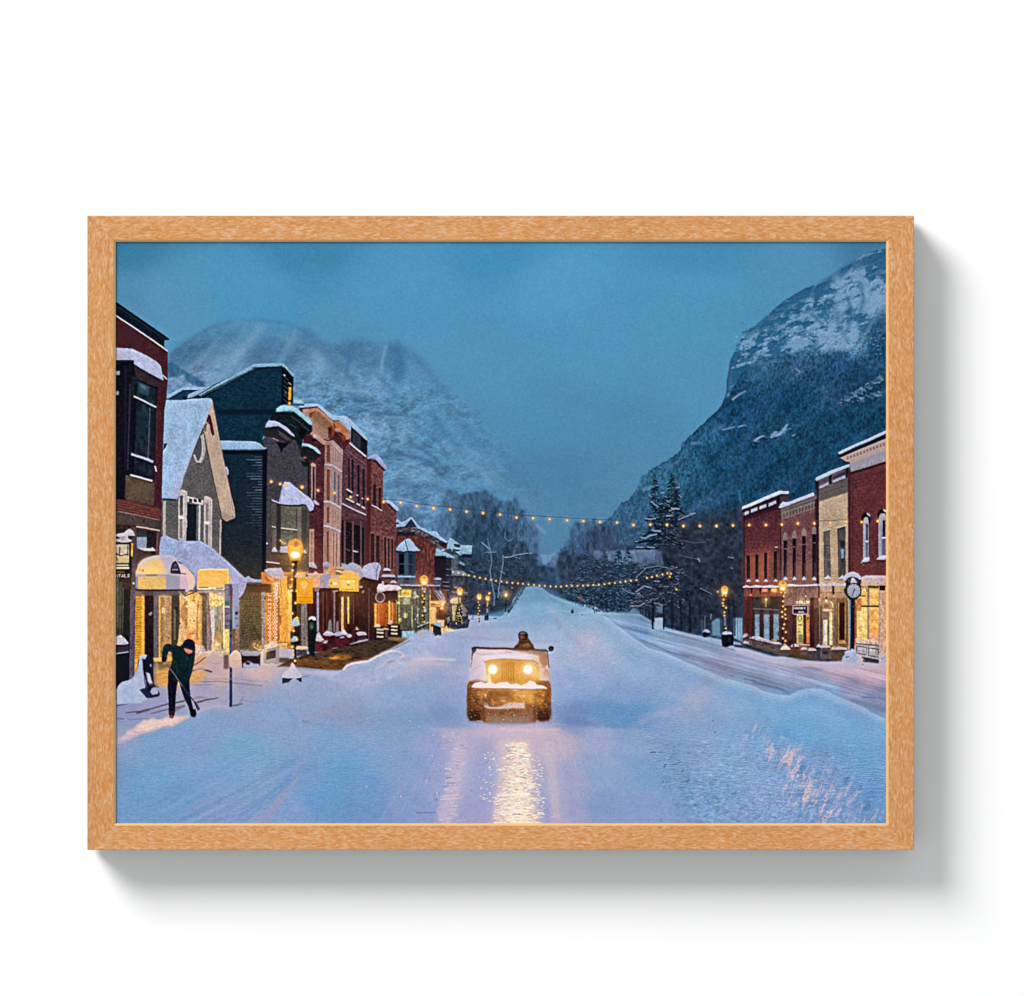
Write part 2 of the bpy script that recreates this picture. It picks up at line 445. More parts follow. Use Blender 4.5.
# soft relief: gullies, avalanche chutes and rock bands
for pts, w, col, a, s in [
  ([(262,324),(248,344),(232,362),(214,384)],11,(122,160,192),.42,3.5), ([(296,330),(286,350),(270,378)],7,(116,154,188),.35,3), ([(240,326),(222,346),(205,366)],6,(70,112,150),.30,3),
  ([(274,330),(262,350),(246,366)],9,(72,114,152),.34,3.5), ([(300,328),(326,352),(346,378),(362,402)],10,(72,112,150),.30,4), ([(312,352),(330,374),(345,396)],8,(120,160,190),.30,3.5),
  ([(352,342),(348,364),(344,384)],5,(62,106,146),.45,2.5), ([(386,346),(382,362),(381,378)],4,(122,164,196),.45,1.6), ([(376,372),(390,388),(398,400)],7,(60,108,148),.35,3),
  ([(396,346),(400,366),(396,384)],15,(62,110,150),.55,4), ([(410,352),(430,374),(446,396)],9,(72,114,152),.35,4), ([(346,398),(372,404),(400,404)],3,(62,104,142),.35,1.5),
  ([(350,409),(385,414),(420,417)],3.6,(64,100,140),.45,1.6), ([(366,420),(390,424)],2.6,(124,160,190),.4,1.4), ([(346,390),(366,392),(392,398)],2.4,(122,160,192),.35,1.2),
  ([(388,452),(410,456),(430,462),(442,476)],5,(68,98,138),.50,2), ([(394,461),(416,466),(436,474)],2.4,(126,156,190),.45,1.2), ([(404,444),(420,448),(434,458),(448,474)],3,(66,96,136),.45,1.5),
  ([(384,486),(404,484),(420,490)],7,(70,96,136),.42,3), ([(430,412),(446,436),(462,452)],8,(64,110,150),.42,3.5), ([(452,412),(470,436),(484,452)],7,(68,114,156),.40,4),
  ([(438,444),(460,450),(480,454)],5,(122,160,194),.35,3), ([(372,432),(392,438),(412,436)],4,(118,154,186),.3,2), ([(404,470),(430,480),(446,496)],5,(118,150,182),.3,2.5),
  ([(434,486),(450,494)],6,(74,104,142),.3,2.5), ([(500,452),(520,474),(536,496)],8,(70,116,156),.25,5), ([(520,500),(536,530),(540,552)],6,(90,116,160),.35,4), ([(536,524),(545,534)],3,(128,158,196),.5,1.6)
  ,([(170,356),(190,340),(212,327),(232,321)],4,(70,110,146),.4,2), ([(240,321),(262,320),(290,324),(318,336)],3,(72,114,150),.35,2), ([(262,330),(290,340),(316,354),(334,372)],5,(120,158,190),.28,3),
  ([(216,342),(200,360),(186,372)],5,(116,150,182),.4,2.5), ([(340,372),(352,390),(372,396)],6,(124,160,190),.35,3), ([(352,440),(372,452),(384,470)],5,(126,158,190),.4,2.5), ([(362,404),(380,402),(396,406)],2,(120,154,186),.4,1), ([(440,396),(456,416),(476,428)],4,(120,158,192),.3,2.5), ([(424,430),(440,444),(450,460)],3,(68,108,148),.4,1.8), ([(462,462),(480,470),(492,486)],5,(124,160,194),.35,2.5), ([(480,488),(498,500),(506,520)],4,(76,118,158),.3,2)]:
    Lw(pts, w * .8, col, min(.8, a * 1.35), s * .75, False)
# darker wooded spur near the first building
P([(167,364),(172,362),(180,368),(190,374),(204,382),(205,388),(196,386),(186,381),(183,374),(178,378),(168,377)], (44,88,122), .75, .8, False, n=.3)
for pts, w, col, a in [([(168,382),(180,388),(188,386)],2.5,(134,158,192),.6), ([(181,366),(178,380)],1.6,(110,142,176),.6), ([(176,386),(196,392)],2,(60,100,136),.5), ([(170,390),(190,394)],2,(70,108,140),.5), ([(190,386),(210,391)],1.6,(128,156,190),.5)]:
    Lw(pts, w, col, a, .6, False)

# ---------- right mountain with cliffs
subject("printed_mountain", "steep dark wooded mountain with a snowy cliff on the right of the print")
rm = [(560,548),(585,540),(598,530),(606,521),(613,515),(617,509),(622,503),(629,499),(634,493),(638,486),(640,479),(645,475),(651,470),(655,467),(661,464),(668,460),(675,455),(681,449),(682,443),(686,440),(690,436),(697,429),(706,421),(712,415),(718,410),
 (723,402),(726,393),(727,380),(729,368),(731,358),(736,350),(738,343),(744,336),(747,331),(754,328),(762,324),(768,316),(775,308),(784,301),(794,295),(804,289),(814,285),(822,281),(832,276),(842,269),(852,263),(862,256),(871,252),(880,249),(892,248),(892,600),(560,600)]
q = random.Random(5); jag = []
for (ax_, ay_), (bx_, by_) in zip(rm[:-3], rm[1:-2]):
    n_ = max(1, int(math.hypot(bx_ - ax_, by_ - ay_) / 2.2))
    for i in range(n_):
        t = i / n_; x = ax_ + (bx_ - ax_) * t; y = ay_ + (by_ - ay_) * t
        k = 1.0 if y > 410 else 0.5
        jag.append((x + q.uniform(-.4, .4) * k, y + q.uniform(-1.3, .7) * k))
b = pmask(jag + [(892,248),(892,600),(560,600)], 0.35)
y0, y1, x0, x1, m = b
X, Y = grid(y0, y1, x0, x1)
base = rbf([(870,262,58,104,142),(880,300,112,154,188),(850,290,104,146,182),(835,300,84,132,170),(800,305,52,106,146),(815,285,54,110,150),(775,330,64,114,150),(760,350,54,104,144),(740,360,50,98,134),(745,345,66,126,160),(735,380,40,86,124),(760,370,66,112,148),(800,350,80,124,160),
 (830,340,108,146,182),(855,345,112,152,190),(876,330,60,100,136),(880,350,38,84,120),(800,365,58,96,132),(840,365,46,88,126),(790,400,34,82,118),(740,410,36,84,122),(780,430,42,88,118),(860,380,36,74,104),(880,420,34,78,108),(840,440,36,84,118),
 (700,430,48,98,134),(720,460,38,86,120),(760,460,34,78,112),(690,470,54,106,138),(660,480,66,118,150),(700,500,48,92,122),(650,510,64,104,138),(620,520,72,112,146),(620,540,64,94,124),(690,530,52,76,100),(730,520,46,78,104),(740,490,36,80,112),(800,480,36,78,108),(850,470,36,74,102),(590,548,60,98,132),(740,550,40,60,80)], y0, y1, x0, x1, 16.0)
trees = fbm(X, Y, 2.2, 5.0, 201, 0.12, 3) - 0.5
slope = fbm(X, Y, 34, 9, 221, -0.7, 4) - 0.5
finer = vn(X, Y, 1.1, 1.7, 231) - 0.5
cliffm = np.clip((np.interp(X[0], [728,735,745,760,780,800,830,850,860,872,888], [400,388,372,362,357,354,353,353,342,326,304])[None, :] - Y + 5 * (fbm(X, Y, 9, 9, 291, 0, 3) - .5)) / 5, 0, 1)
rockv = fbm(X, Y, 5, 11, 241, 0.35, 4) - 0.5
rockh = fbm(X, Y, 14, 4, 251, -0.25, 4) - 0.5
trees = fbm(X, Y, 1.8, 3.0, 201, 0.12, 2) - 0.5
tex = 1 + (1 - cliffm) * (0.62 * trees + 0.42 * slope + 0.20 * finer) + cliffm * (0.14 * finer)
c = base * np.clip(tex, 0.4, 1.6)[..., None]
wood_ = np.array([0.74, 0.83, 0.85], np.float32)
c *= 1 + (wood_ - 1) * (1 - cliffm)[..., None]
# the cliff: bare rock and snow split along gullies and ledges
cut = np.clip((fbm(X, Y, 7, 15, 261, 0.42, 5) * .55 + fbm(X, Y, 13, 4, 271, -0.3, 4) * .45 - 0.5) * 15 + (c.mean(2) - 116) / 20.0, -1, 1)
snowc = np.array([120, 156, 190], np.float32); rockc = np.array([42, 92, 130], np.float32)
cc = rockc + (snowc - rockc) * ((cut + 1) / 2)[..., None]
cc *= (1 + .22 * (fbm(X, Y, 2.4, 3.0, 281, .3, 2) - .5))[..., None]
c += (cc - c) * (cliffm * .82)[..., None]
# shadowed violet in the hollows of the wood
c += np.clip(slope, 0, 1)[..., None] * np.array([34, 6, 18], np.float32) * (1 - cliffm[..., None])
hz = (np.clip((690 - X) / 130, 0, 1) * np.clip((Y - 440) / 60, 0, 1) * 0.30)[..., None]
c += (np.array([78,122,158], np.float32) - c) * hz
IMG[y0:y1, x0:x1] += (c - IMG[y0:y1, x0:x1]) * m[..., None]
IDS[y0:y1, x0:x1][m > 0.45] = CUR[0]
for pts, w, w2, col, a, s in [
  ([(742,333),(754,328),(768,316)],2,2,(38,92,130),.7,.5), ([(746,336),(762,326),(776,314),(792,302),(820,287),(848,269),(872,258)],5,9,(46,94,130),.75,1.5), ([(806,306),(815,316),(826,330)],5,3,(46,98,136),.5,1.2),
  ([(735,350),(744,340),(756,332)],5,3,(74,130,162),.5,1), ([(740,357),(750,352),(756,350)],3,1,(46,96,130),.7,.7), ([(742,355),(748,353)],1.4,.8,(134,150,190),.9,.3), ([(758,346),(768,342)],2.4,1.4,(130,164,196),.7,.5),
  ([(738,362),(742,358)],1.6,.8,(126,150,186),.8,.3), ([(733,360),(736,368)],2,2,(40,84,118),.6,.5), ([(731,372),(730,390)],3,3,(70,96,140),.6,.7), ([(735,372),(750,368),(762,372)],7,6,(38,86,118),.55,1.6),
  ([(750,365),(770,362),(790,360)],3,2,(96,140,172),.4,1.0), ([(790,340),(812,338),(834,342)],2.2,1.5,(134,164,196),.7,.7), ([(796,346),(820,343),(844,350)],3,2,(120,154,188),.6,1),
  ([(800,316),(812,312),(822,320)],3,2,(112,152,184),.6,.8), ([(834,276),(842,284),(838,300),(844,320)],6,6,(122,160,194),.6,1.6), ([(860,282),(864,300),(858,320),(862,334)],4,4,(56,104,142),.6,1.1), ([(848,296),(852,316),(846,334)],3,3,(52,98,136),.6,1),
  ([(870,290),(874,306),(868,320)],6,4,(124,162,196),.6,1.3), ([(833,300),(838,322),(848,342)],4,4,(60,108,146),.45,1), ([(853,268),(846,278),(836,290)],3,2,(130,156,186),.5,.7), ([(858,350),(866,334),(876,316),(886,304)],4,4,(112,150,186),.5,1.4),
  ([(795,368),(800,372),(796,376)],3,1.5,(116,146,184),.6,.6), ([(760,370),(764,382)],8,8,(36,84,118),.4,2), ([(732,400),(740,394),(746,391)],2.6,1,(130,160,194),.75,.5), ([(770,372),(800,392),(780,404)],5,5,(34,78,112),.3,3),
  ([(722,430),(735,427)],1.6,1.4,(110,140,172),.8,.4), ([(738,427),(746,425)],1.4,1.2,(120,150,186),.8,.4), ([(755,441),(760,437),(764,436)],2.2,1.4,(138,166,200),.85,.4), ([(771,436),(780,434),(787,428)],4,3,(134,158,196),.8,.7), ([(783,430),(788,424)],2.4,1.4,(130,166,200),.8,.4),
  ([(792,436),(796,434)],1.2,.8,(140,150,180),.8,.3), 
  ([(642,490),(650,488),(655,486)],3.4,2.4,(112,140,174),.6,.8), ([(664,466),(676,464),(690,452)],3,3,(100,134,158),.3,1), ([(682,448),(684,441)],3,2,(74,104,148),.6,.6), ([(690,444),(702,442)],2.4,1.5,(112,140,180),.45,.6),
  ([(739,490),(741,505)],2,2,(92,140,186),.5,.8), ([(700,470),(716,480),(736,478)],3,3,(32,66,118),.35,1.6)]:
    Lw(pts, w, col, a, s, False, w2)
specks(735, 330, 884, 356, 150, (128,164,196), (.4,.9), .5, 17, asp=1.6)
specks(735, 318, 884, 360, 120, (38,84,120), (.4,1.0), .5, 18, asp=1.6)
specks(838, 374, 882, 408, 260, (118,150,182), (.7,1.7), .42, 19, asp=1.6, inside=lambda x, y: abs(y - (404 - (x - 840) * .62)) < 3.4 or abs(y - (402 - (x - 852) * .30)) < 2.4 and x > 852)
specks(838, 374, 882, 408, 150, (28,66,94), (.4,1.0), .7, 16, inside=lambda x, y: abs(y - (402 - (x - 840) * .5)) < 7)
specks(752, 424, 790, 444, 90, (122,150,186), (.5,1.1), .5, 15, asp=1.8, inside=lambda x, y: abs(y - (441 - (x - 755) * .32)) < 2.6)
specks(640, 420, 884, 540, 420, (22,52,76), (.4,1.0), .45, 14, asp=.7, inside=lambda x, y: y > 421 + (712 - x) * .95 + 3 and y > 400)
specks(640, 420, 884, 540, 300, (70,104,130), (.3,.8), .35, 13, asp=.7, inside=lambda x, y: y > 421 + (712 - x) * .95 + 3 and y > 400)


# ---------- wooded valley floor behind the street
subject("printed_woodland", "dark leafless trees at the end of the street in the print")
y0, y1, x0, x1 = [int(v_) for v_ in (ij(0, 540)[1], ij(0, 640)[1], ij(430, 0)[0], ij(750, 0)[0])]
P([(430,560),(440,552),(470,548),(500,556),(520,556),(530,560),(545,557),(560,552),(575,548),(590,540),(600,546),(625,550),(650,548),(700,540),(745,530),(760,600),(750,645),(700,640),(650,622),(600,606),(560,602),(535,596),(500,610),(450,630),(420,620)], (52,74,100), .95, 1.0, True, n=.5, nc=(6,6))
P([(527,562),(529,556),(535,553),(545,553),(556,552),(560,556),(556,568),(548,566),(540,566),(530,568)], (92,122,160), .8, 1.2, False, n=.3, nc=(2,5))
P([(540,555),(556,553),(549,562),(543,566)], (122,158,200), .7, .7, False)
Lw([(525,554),(540,553),(556,552),(563,552)], .7, (120,134,168), .6, .2, False)
P([(590,540),(585,544),(560,556),(556,572),(600,600),(640,610),(700,620),(745,632),(745,500),(725,520),(700,522),(660,545),(640,548)], (48,62,84), .9, 1.4, True, n=.55, nc=(5,7))
P([(530,556),(555,574),(560,600),(520,600),(515,580)], (46,68,92), .6, 1.2, False, n=.4, nc=(3,5))
def crown(cx, cy, rx, ry, col, a, seed, nb=90, own=True, up=True):
    """leafless crown: a soft ragged mass with twigs fanning upward"""
    pts = []; q = random.Random(seed)
    for i in range(40):
        t = 2 * math.pi * i / 40; k = 1 + q.uniform(-.16, .10)
        pts.append((cx + rx * k * math.cos(t), cy + ry * k * math.sin(t)))
    P(pts, col, a, 1.1, own, n=.45, nc=(3, 6))
    for i in range(nb):
        t = q.uniform(-1.15, 1.15); L_ = q.uniform(.55, 1.08)
        x1_ = cx + rx * math.sin(t) * L_; y1_ = cy - ry * math.cos(t) * L_ + q.uniform(0, ry * .7)
        x0_ = cx + (x1_ - cx) * .45; y0_ = y1_ + ry * q.uniform(.25, .55)
        dk = q.choice((-22, -14, 14, 22, 8))
        Lw([(x0_, y0_), ((x0_ + x1_) / 2 + q.uniform(-.8, .8), (y0_ + y1_) / 2), (x1_, y1_)], .5, tuple(max(0, c_ + dk) for c_ in col), q.uniform(.25, .6), .2, False, .3)
subject("printed_bare_tree", "row of tall leafless trees behind the left end of the street")
crown(452, 512, 12, 24, (66,96,124), .55, 1); crown(475, 518, 22, 29, (52,78,104), .72, 2, 160); crown(490, 520, 14, 24, (54,76,106), .62, 3); crown(508, 532, 19, 34, (56,82,110), .7, 4, 140)
crown(442, 534, 12, 22, (72,98,130), .4, 5); crown(526, 545, 12, 30, (66,92,124), .6, 6, 80); crown(480, 560, 40, 46, (42,62,84), .7, 7, 200); crown(515, 575, 26, 34, (44,62,80), .8, 8, 160); crown(404, 520, 9, 14, (66,88,116), .6, 9, 40); crown(415, 530, 9, 18, (62,88,116), .55, 10, 40)
P([(452,560),(520,560),(540,590),(520,604),(500,612),(456,612)], (46,58,74), .7, 2.0, False, n=.55, nc=(3,3))
P([(462,585),(490,590),(492,612),(462,610)], (44,44,60), .5, 1.6, False, n=.5, nc=(2,4))
P([(505,585),(524,575),(524,592),(512,604)], (52,50,58), .5, 1.2, False, n=.4, nc=(2,4))
specks(440, 545, 540, 610, 420, (92,110,140), (.25,.6), .4, 33, asp=1.3)
specks(440, 545, 540, 610, 300, (22,34,50), (.3,.8), .4, 34)
q = random.Random(9)
for _ in range(120):
    x = q.uniform(440, 538); y = q.uniform(548, 606); L_ = q.uniform(2, 7)
    Lw([(x, y), (x + q.uniform(-2, 2), y - L_)], .4, q.choice(((96,112,146),(28,40,56),(80,80,108))), q.uniform(.3, .6), .15, False)
subject("printed_bare_tree", "white-barked leafless tree with a forked trunk left of the road")
for pts, w, w2, col, a in [([(494,606),(494.5,596),(492,584),(490,572),(491.5,563),(491,553),(489,546),(487.5,538)],1.6,.7,(112,132,166),.7), ([(498,598),(499,588),(501,575),(503,564),(503,555)],1.3,.8,(120,140,176),.75),
   ([(490,550),(485,545),(481,542)],.9,.6,(130,155,185),.8), ([(496,552),(484,552.5)],.9,.6,(120,140,175),.7), ([(495,550),(499,558)],.6,.5,(90,110,145),.6), ([(500,571),(505,574)],.8,.6,(130,150,190),.8),
   ([(504,557.5),(510,557),(516,555),(526,553.5),(532,553)],1.0,.6,(126,160,184),.8), ([(513,556),(515.5,550)],.7,.5,(120,140,176),.7), ([(514,557),(521,558.5)],.7,.5,(110,130,165),.7),
   ([(505,532),(505,538),(508,541),(511,540.5),(513,538)],1.0,.6,(110,136,168),.7), ([(506,546),(506,552)],.8,.8,(30,40,56),.6), ([(498,590),(502,598)],.9,.6,(110,130,170),.6)]:
    Lw(pts, w, col, a, .15, True, w2)
subject("printed_woodland")
OBJS[-1] = ("printed_woodland", "mass of bare trees on the right of the street")
crown(590, 545, 24, 26, (58,80,110), .5, 21, 140); crown(578, 540, 8, 18, (64,92,124), .5, 22, 60); crown(603, 550, 20, 28, (58,72,100), .6, 23, 100)
P([(660,540),(700,520),(742,515),(745,560),(745,636),(700,632),(668,622),(650,600),(655,560)], (34,42,56), .85, 3.0, False, n=.5, nc=(4,4))
P([(664,520),(690,515),(740,508),(744,560),(690,570),(666,548)], (52,58,78), .45, 4.0, False, n=.4, nc=(4,4))
P([(558,560),(600,556),(600,600),(560,596)], (50,62,80), .75, 2.0, False, n=.5, nc=(3,4))
q = random.Random(12)
for _ in range(900):
    x = q.uniform(640, 743); y = q.uniform(505, 634); L_ = q.uniform(1.5, 6); dx = q.uniform(-2.5, 2.5)
    if y > 612 and x < 660: continue
    Lw([(x, y), (x + dx, y - L_)], .35, q.choice(((84,88,112),(20,26,36),(62,58,74),(24,30,36),(54,68,86),(20,26,36))), q.uniform(.25, .6), .12, False)
for _ in range(420):
    x = q.uniform(560, 650); y = q.uniform(546, 606); L_ = q.uniform(1.5, 6); dx = q.uniform(-2, 2)
    Lw([(x, y), (x + dx, y - L_)], .35, q.choice(((92,104,132),(22,30,44),(72,74,98),(60,84,104))), q.uniform(.25, .6), .12, False)
# snow seen between the trunks, and the roof line beyond
P([(594,551),(600,550),(604,554),(598,560),(594,556)], (112,130,172), .6, .7, False)
P([(606,551),(640,550),(656,549),(656,556),(640,562),(620,566),(608,560)], (112,136,172), .75, .9, False, n=.3, nc=(3,8))
P([(636,551),(662,551),(664,566),(640,568)], (84,104,134), .7, 1.0, False, n=.3, nc=(2,5))
subject("printed_spruce_tree", "snowy spruce among the trees right of the road")
def spruce(cx, top, bot, wid, col, snow, seed, dens=1.0, a=.9, own=True, drop=0.0):
    """conifer of many small drooping sprays, snow lying on their upper sides"""
    q = random.Random(seed); H = bot - top; side = [q.uniform(.7, 1.25) for _ in range(12)]; sid2 = [q.uniform(.7, 1.25) for _ in range(12)]
    Lw([(cx, top - 1), (cx + q.uniform(-.4, .4), bot)], .5, col, a * .8, .25, own, 1.8)
    def reach(y, sg):
        t = max(0, min(.999, (y - top) / H)); w_ = (side if sg > 0 else sid2)[int(t * 12)]
        return wid * .5 * t ** .75 * w_ + .5
    n = int(H * wid * .16 * dens) + 20
    for i in range(n):
        t = q.random() ** .75; y = top + H * t; sg = q.choice((-1, 1)); r = reach(y, sg) * q.random() ** .6
        L_ = q.uniform(1.2, 2.0 + wid * .10); dr = q.uniform(.1, .55)
        Lw([(cx + sg * r - sg * L_ * .5, y - L_ * dr * .4), (cx + sg * r + sg * L_ * .5, y + L_ * dr * .6)], q.uniform(.9, 1.9), tuple(max(0, c_ + q.uniform(-8, 10)) for c_ in col), a * q.uniform(.6, 1), .3, own, .6)
        if q.random() < .34:
            Lw([(cx + sg * r - sg * L_ * .4, y - .8 - L_ * dr * .3), (cx + sg * r + sg * L_ * .45, y - .6 + L_ * dr * .5)], q.uniform(.5, 1.0), tuple(c_ + q.uniform(-14, 16) for c_ in snow), q.uniform(.25, .8), .2, False, .4)
for args in [(586,554,602,24,(28,46,62),(118,134,176),31), (618.5,549,608,26,(24,50,68),(104,140,176),32), (628,549,604,20,(26,48,66),(100,132,168),33), (606,556,610,26,(28,46,62),(112,134,170),34), (597,560,608,24,(30,44,58),(104,126,156),35), (612,572,612,22,(28,44,62),(110,134,170),37), (592,578,604,20,(26,42,58),(116,140,170),39)]:
    spruce(*args)
subject("printed_spruce_tree", "low snow-laden spruce at the far end of the road")
spruce(572, 580, 601, 16, (22,50,68), (112,150,176), 36)
specks(563, 584, 600, 602, 60, (20,40,58), (.4,.9), .6, 37, own=True); specks(563, 584, 600, 602, 60, (110,134,170), (.3,.6), .55, 38, asp=1.8)
R(578.5, 596.5, 582, 599.5, (150,84,56), .85, .3, False)
subject("printed_bush", "snow-dusted dark bushes along the right pavement in the print")
specks(582, 590, 632, 611, 200, (26,42,60), (.5,1.4), .7, 41, own=True); specks(582, 588, 632, 610, 120, (96,124,160), (.3,.6), .5, 42, asp=1.5)
P([(584,604),(592,606),(590,610),(586,608)], (30,32,46), .8, .5)
ring(604, 604, 3, 4, 1.0, (26,40,62)); Lw([(607,600),(607,613)], 1.6, (22,34,56), .9); Lw([(614.5,592),(614.5,611)], 1.1, (22,36,58), .9); Lw([(606,614),(614,608)], .7, (26,44,66), .8)
subject("printed_spruce_tree", "tall twin-topped spruce with snow on its boughs")
for (cx, top, bot, wd, sd) in ((655.2,476,534,15,51), (672,474,528,21,52), (665,496,546,32,53), (676,486,520,14,54)):
    spruce(cx, top, bot, wd, (15,30,42), (122,146,176), sd, 1.5, .95)
for pts, w, w2 in [([(660,533),(652,520),(645,519)],2.2,1.2), ([(652,505),(657,511)],2,1.5), ([(645,520),(658,519)],2.4,1.6), ([(660,542),(648,541),(636,543),(634,541)],3.2,1.2), ([(664,537),(652,532),(640,538)],3,1.6), ([(636,548),(650,549),(660,548)],1.8,2), ([(672,522),(684,518),(696,513)],1.8,.5), ([(660,528),(652,532)],3,1.5), ([(668,510),(676,505),(684,514)],2.6,1.4)]:
    Lw(pts, w, (15,30,44), .92, .25, True, w2)
for pts, w in [([(650.5,501),(654,504),(658.5,507)],1.0), ([(644.5,518.5),(649,519.3),(656,518.6)],1.3), ([(652,530.5),(661,531.3)],1.8), ([(640,537),(645,538.5),(651,535.5),(657,534)],1.4), ([(634.5,541.5),(638,541.6)],1), ([(636,547),(644,547.5)],1.2), ([(647,546.8),(655,548)],1), ([(678,520),(688,516),(696,513)],1), ([(690,513.8),(695,513.2)],1),
   ([(675,487.5),(680,487.3)],1.1), ([(661,493),(664.5,492.5)],1.2), ([(679,495),(682,498)],1), ([(671,508),(676,509),(680,509)],1.4), ([(666,516),(673,515.3)],1.1), ([(669,511),(677,508)],1), ([(649,495),(652,497)],.8), ([(666,467.5),(672,476)],.0001)]:
    Lw(pts, w, (128,146,180), .8, .18, False)
subject("printed_tree", "large dark tree with snowy twigs beside the right pavement")
q = random.Random(61)
P([(634,575),(640,568),(652,565),(664,566),(674,572),(678,585),(676,600),(684,616),(694,632),(682,634),(672,630),(664,628),(652,625),(640,624),(636,612),(634,600),(628,596),(630,584)], (34,46,62), .75, 1.6, True, n=.5, nc=(3,3))
specks(630, 566, 690, 630, 420, (22,30,42), (.4,1.2), .5, 62); specks(650, 575, 720, 630, 240, (72,66,84), (.4,1.0), .4, 63)
for _ in range(170):
    x = q.uniform(628, 684); y = q.uniform(566, 608); L_ = q.uniform(1.5, 5.5)
    dx = L_ * q.uniform(.6, 1); dy = L_ * q.uniform(-.6, .5)
    Lw([(x, y), (x + dx * q.choice((-1, 1)), y + dy)], .7, q.choice(((112,140,172),(136,142,180),(96,110,142),(150,150,176))), q.uniform(.3, .75), .15, False, .35)
for pts, w, c_ in [([(636,578),(646,568),(658,566),(668,568)],.9,(110,146,160)), ([(636,592),(644,586),(652,588)],1.2,(140,150,186)), ([(630,606),(640,606),(645,603)],1.1,(150,150,174)), ([(634,594),(628,592),(622,588)],1,(104,130,170)), ([(654,581),(660,581.5)],1.6,(120,140,170)), ([(700,588),(712,594)],.9,(112,122,146)), ([(650,600),(656,604),(660,603)],1,(130,138,170)), ([(683,575),(712,575)],.0001,(90,90,110)), ([(679,555),(700,560)],.7,(96,104,130)), ([(680,540),(695,543),(706,542)],.7,(90,100,126)), ([(698,558),(700,562)],1.8,(124,140,168)), ([(728,557),(734,558)],1.4,(104,118,146)), ([(731,568),(733,568.5)],1,(90,160,160))]:
    Lw(pts, w, c_, .7, .2, False)
for x, w in ((653, 2.0), (663.5, 2.4), (672, 2), (681, 2), (690, 2.4), (700, 1.4), (729, 2.0), (734, 1.6)):
    Lw([(x, 600), (x + .3, 628 + (x - 653) * .12)], w, (24,28,42), .85, .3, False)
for _ in range(80):
    x = q.uniform(638, 652); Lw([(x, q.uniform(606, 612)), (x + q.uniform(-1, 1), q.uniform(618, 626))], .5, q.choice(((20,28,40),(60,76,104))), .6, .1, False)
# ---------- snow-covered ground
subject("printed_snowy_road", "snow-covered main street and sidewalks in the print")
gp = [(523,588),(530,586.4),(541,587),(549,593.5),(558,597.5),(565,600),(576,603.5),(588,605),(596,607),(603,612.5),(640,614),(660,626),(690,634),(745,644),(892,655),(892,840),(110,840),(110,640),(260,640),(380,640),(430,625),(455,622),(468,615),(500,616.5),(507,613),(510,609),(513,600),(518,594),(521,590)]
b = pmask(gp, .5)
y0, y1, x0, x1, m = b
X, Y = grid(y0, y1, x0, x1)
base = rbf([(540,592,116,164,194),(530,605,124,170,202),(550,600,130,176,206),(510,615,140,176,210),(575,606,120,166,196),(590,612,132,178,208),(600,618,140,176,208),(640,622,118,152,188),(620,640,152,184,216),(600,655,166,180,212),(585,645,176,184,214),
  (470,626,160,172,206),(440,640,162,178,212),(500,640,158,178,212),(465,655,150,172,210),(450,680,150,165,205),(420,650,168,178,212),(400,664,176,180,208),(460,700,140,162,205),(445,712,126,152,196),(560,640,158,184,216),(565,690,140,168,212),(575,716,112,142,190),
  (420,700,142,168,206),(390,690,146,170,208),(370,680,160,178,212),(340,690,150,168,202),(345,712,142,158,194),(310,700,142,166,200),(290,690,150,168,200),(270,710,138,166,206),(300,725,138,164,202),(330,740,122,162,204),
  (240,690,158,160,188),(200,690,166,162,190),(150,700,150,154,190),(125,705,140,150,190),(220,675,196,172,172),(260,668,204,180,180),(180,672,200,166,140),(240,720,140,162,200),(210,730,132,164,206),(190,745,126,160,204),(150,750,120,162,204),(125,745,150,160,190),
  (120,770,118,156,198),(150,780,110,160,202),(130,815,112,156,200),(180,800,112,158,202),(220,770,120,162,206),(240,745,120,168,206),(260,790,124,164,204),(230,815,132,158,206),(300,780,116,158,202),(290,815,128,160,208),(325,800,104,156,204),(345,770,108,160,206),
  (370,790,112,156,204),(365,820,112,152,204),(400,760,130,164,206),(395,735,128,164,200),(415,718,126,160,200),(430,745,150,164,206),(450,745,166,168,206),(440,790,152,166,208),(420,810,136,160,208),(470,780,158,172,212),(480,815,160,162,206),(530,735,192,176,200),(500,730,186,174,204),
  (560,745,186,176,196),(570,780,160,170,206),(575,815,156,162,206),(600,740,156,172,208),(600,770,142,168,206),(600,810,134,160,206),(640,745,140,168,206),(640,775,124,164,206),(640,810,136,162,210),(612,713,102,150,198),(634,715,100,150,200),(622,694,130,162,204),(640,670,146,178,214),(600,672,152,176,214),
  (670,655,142,176,214),(680,680,138,170,208),(670,705,130,166,208),(690,712,146,170,206),(700,700,158,172,204),(720,705,138,172,210),(740,690,134,176,214),(700,735,132,168,210),(680,760,122,160,202),(700,790,116,158,202),(740,780,120,162,208),(740,740,124,168,212),(770,700,126,174,216),(800,700,120,172,216),(830,695,128,176,218),
  (800,730,110,168,214),(850,730,114,168,214),(875,725,124,172,216),(860,760,110,164,212),(820,770,124,160,208),(780,800,122,160,208),(760,815,130,164,212),(840,810,128,162,208),(875,800,106,154,208),(880,760,112,164,212),
  (660,635,136,168,200),(700,645,146,170,204),(740,658,158,170,204),(780,668,160,170,204),(720,668,142,156,188),(690,652,140,158,190),(800,680,140,156,190),(840,672,186,176,200),(870,675,200,178,198),(850,690,140,150,184),(878,700,122,140,176),(760,685,134,156,190),(640,632,112,150,190)], y0, y1, x0, x1, 24.0)
base = base * 1.02
lump = fbm(X, Y, 22, 12, 301, 0.2, 4) - 0.5
lump2 = fbm(X, Y, 60, 30, 311, -0.3, 3) - 0.5
fine = vn(X, Y, 1.2, 1.0, 321) - 0.5
near = np.clip((Y - 620) / 120, 0, 1)
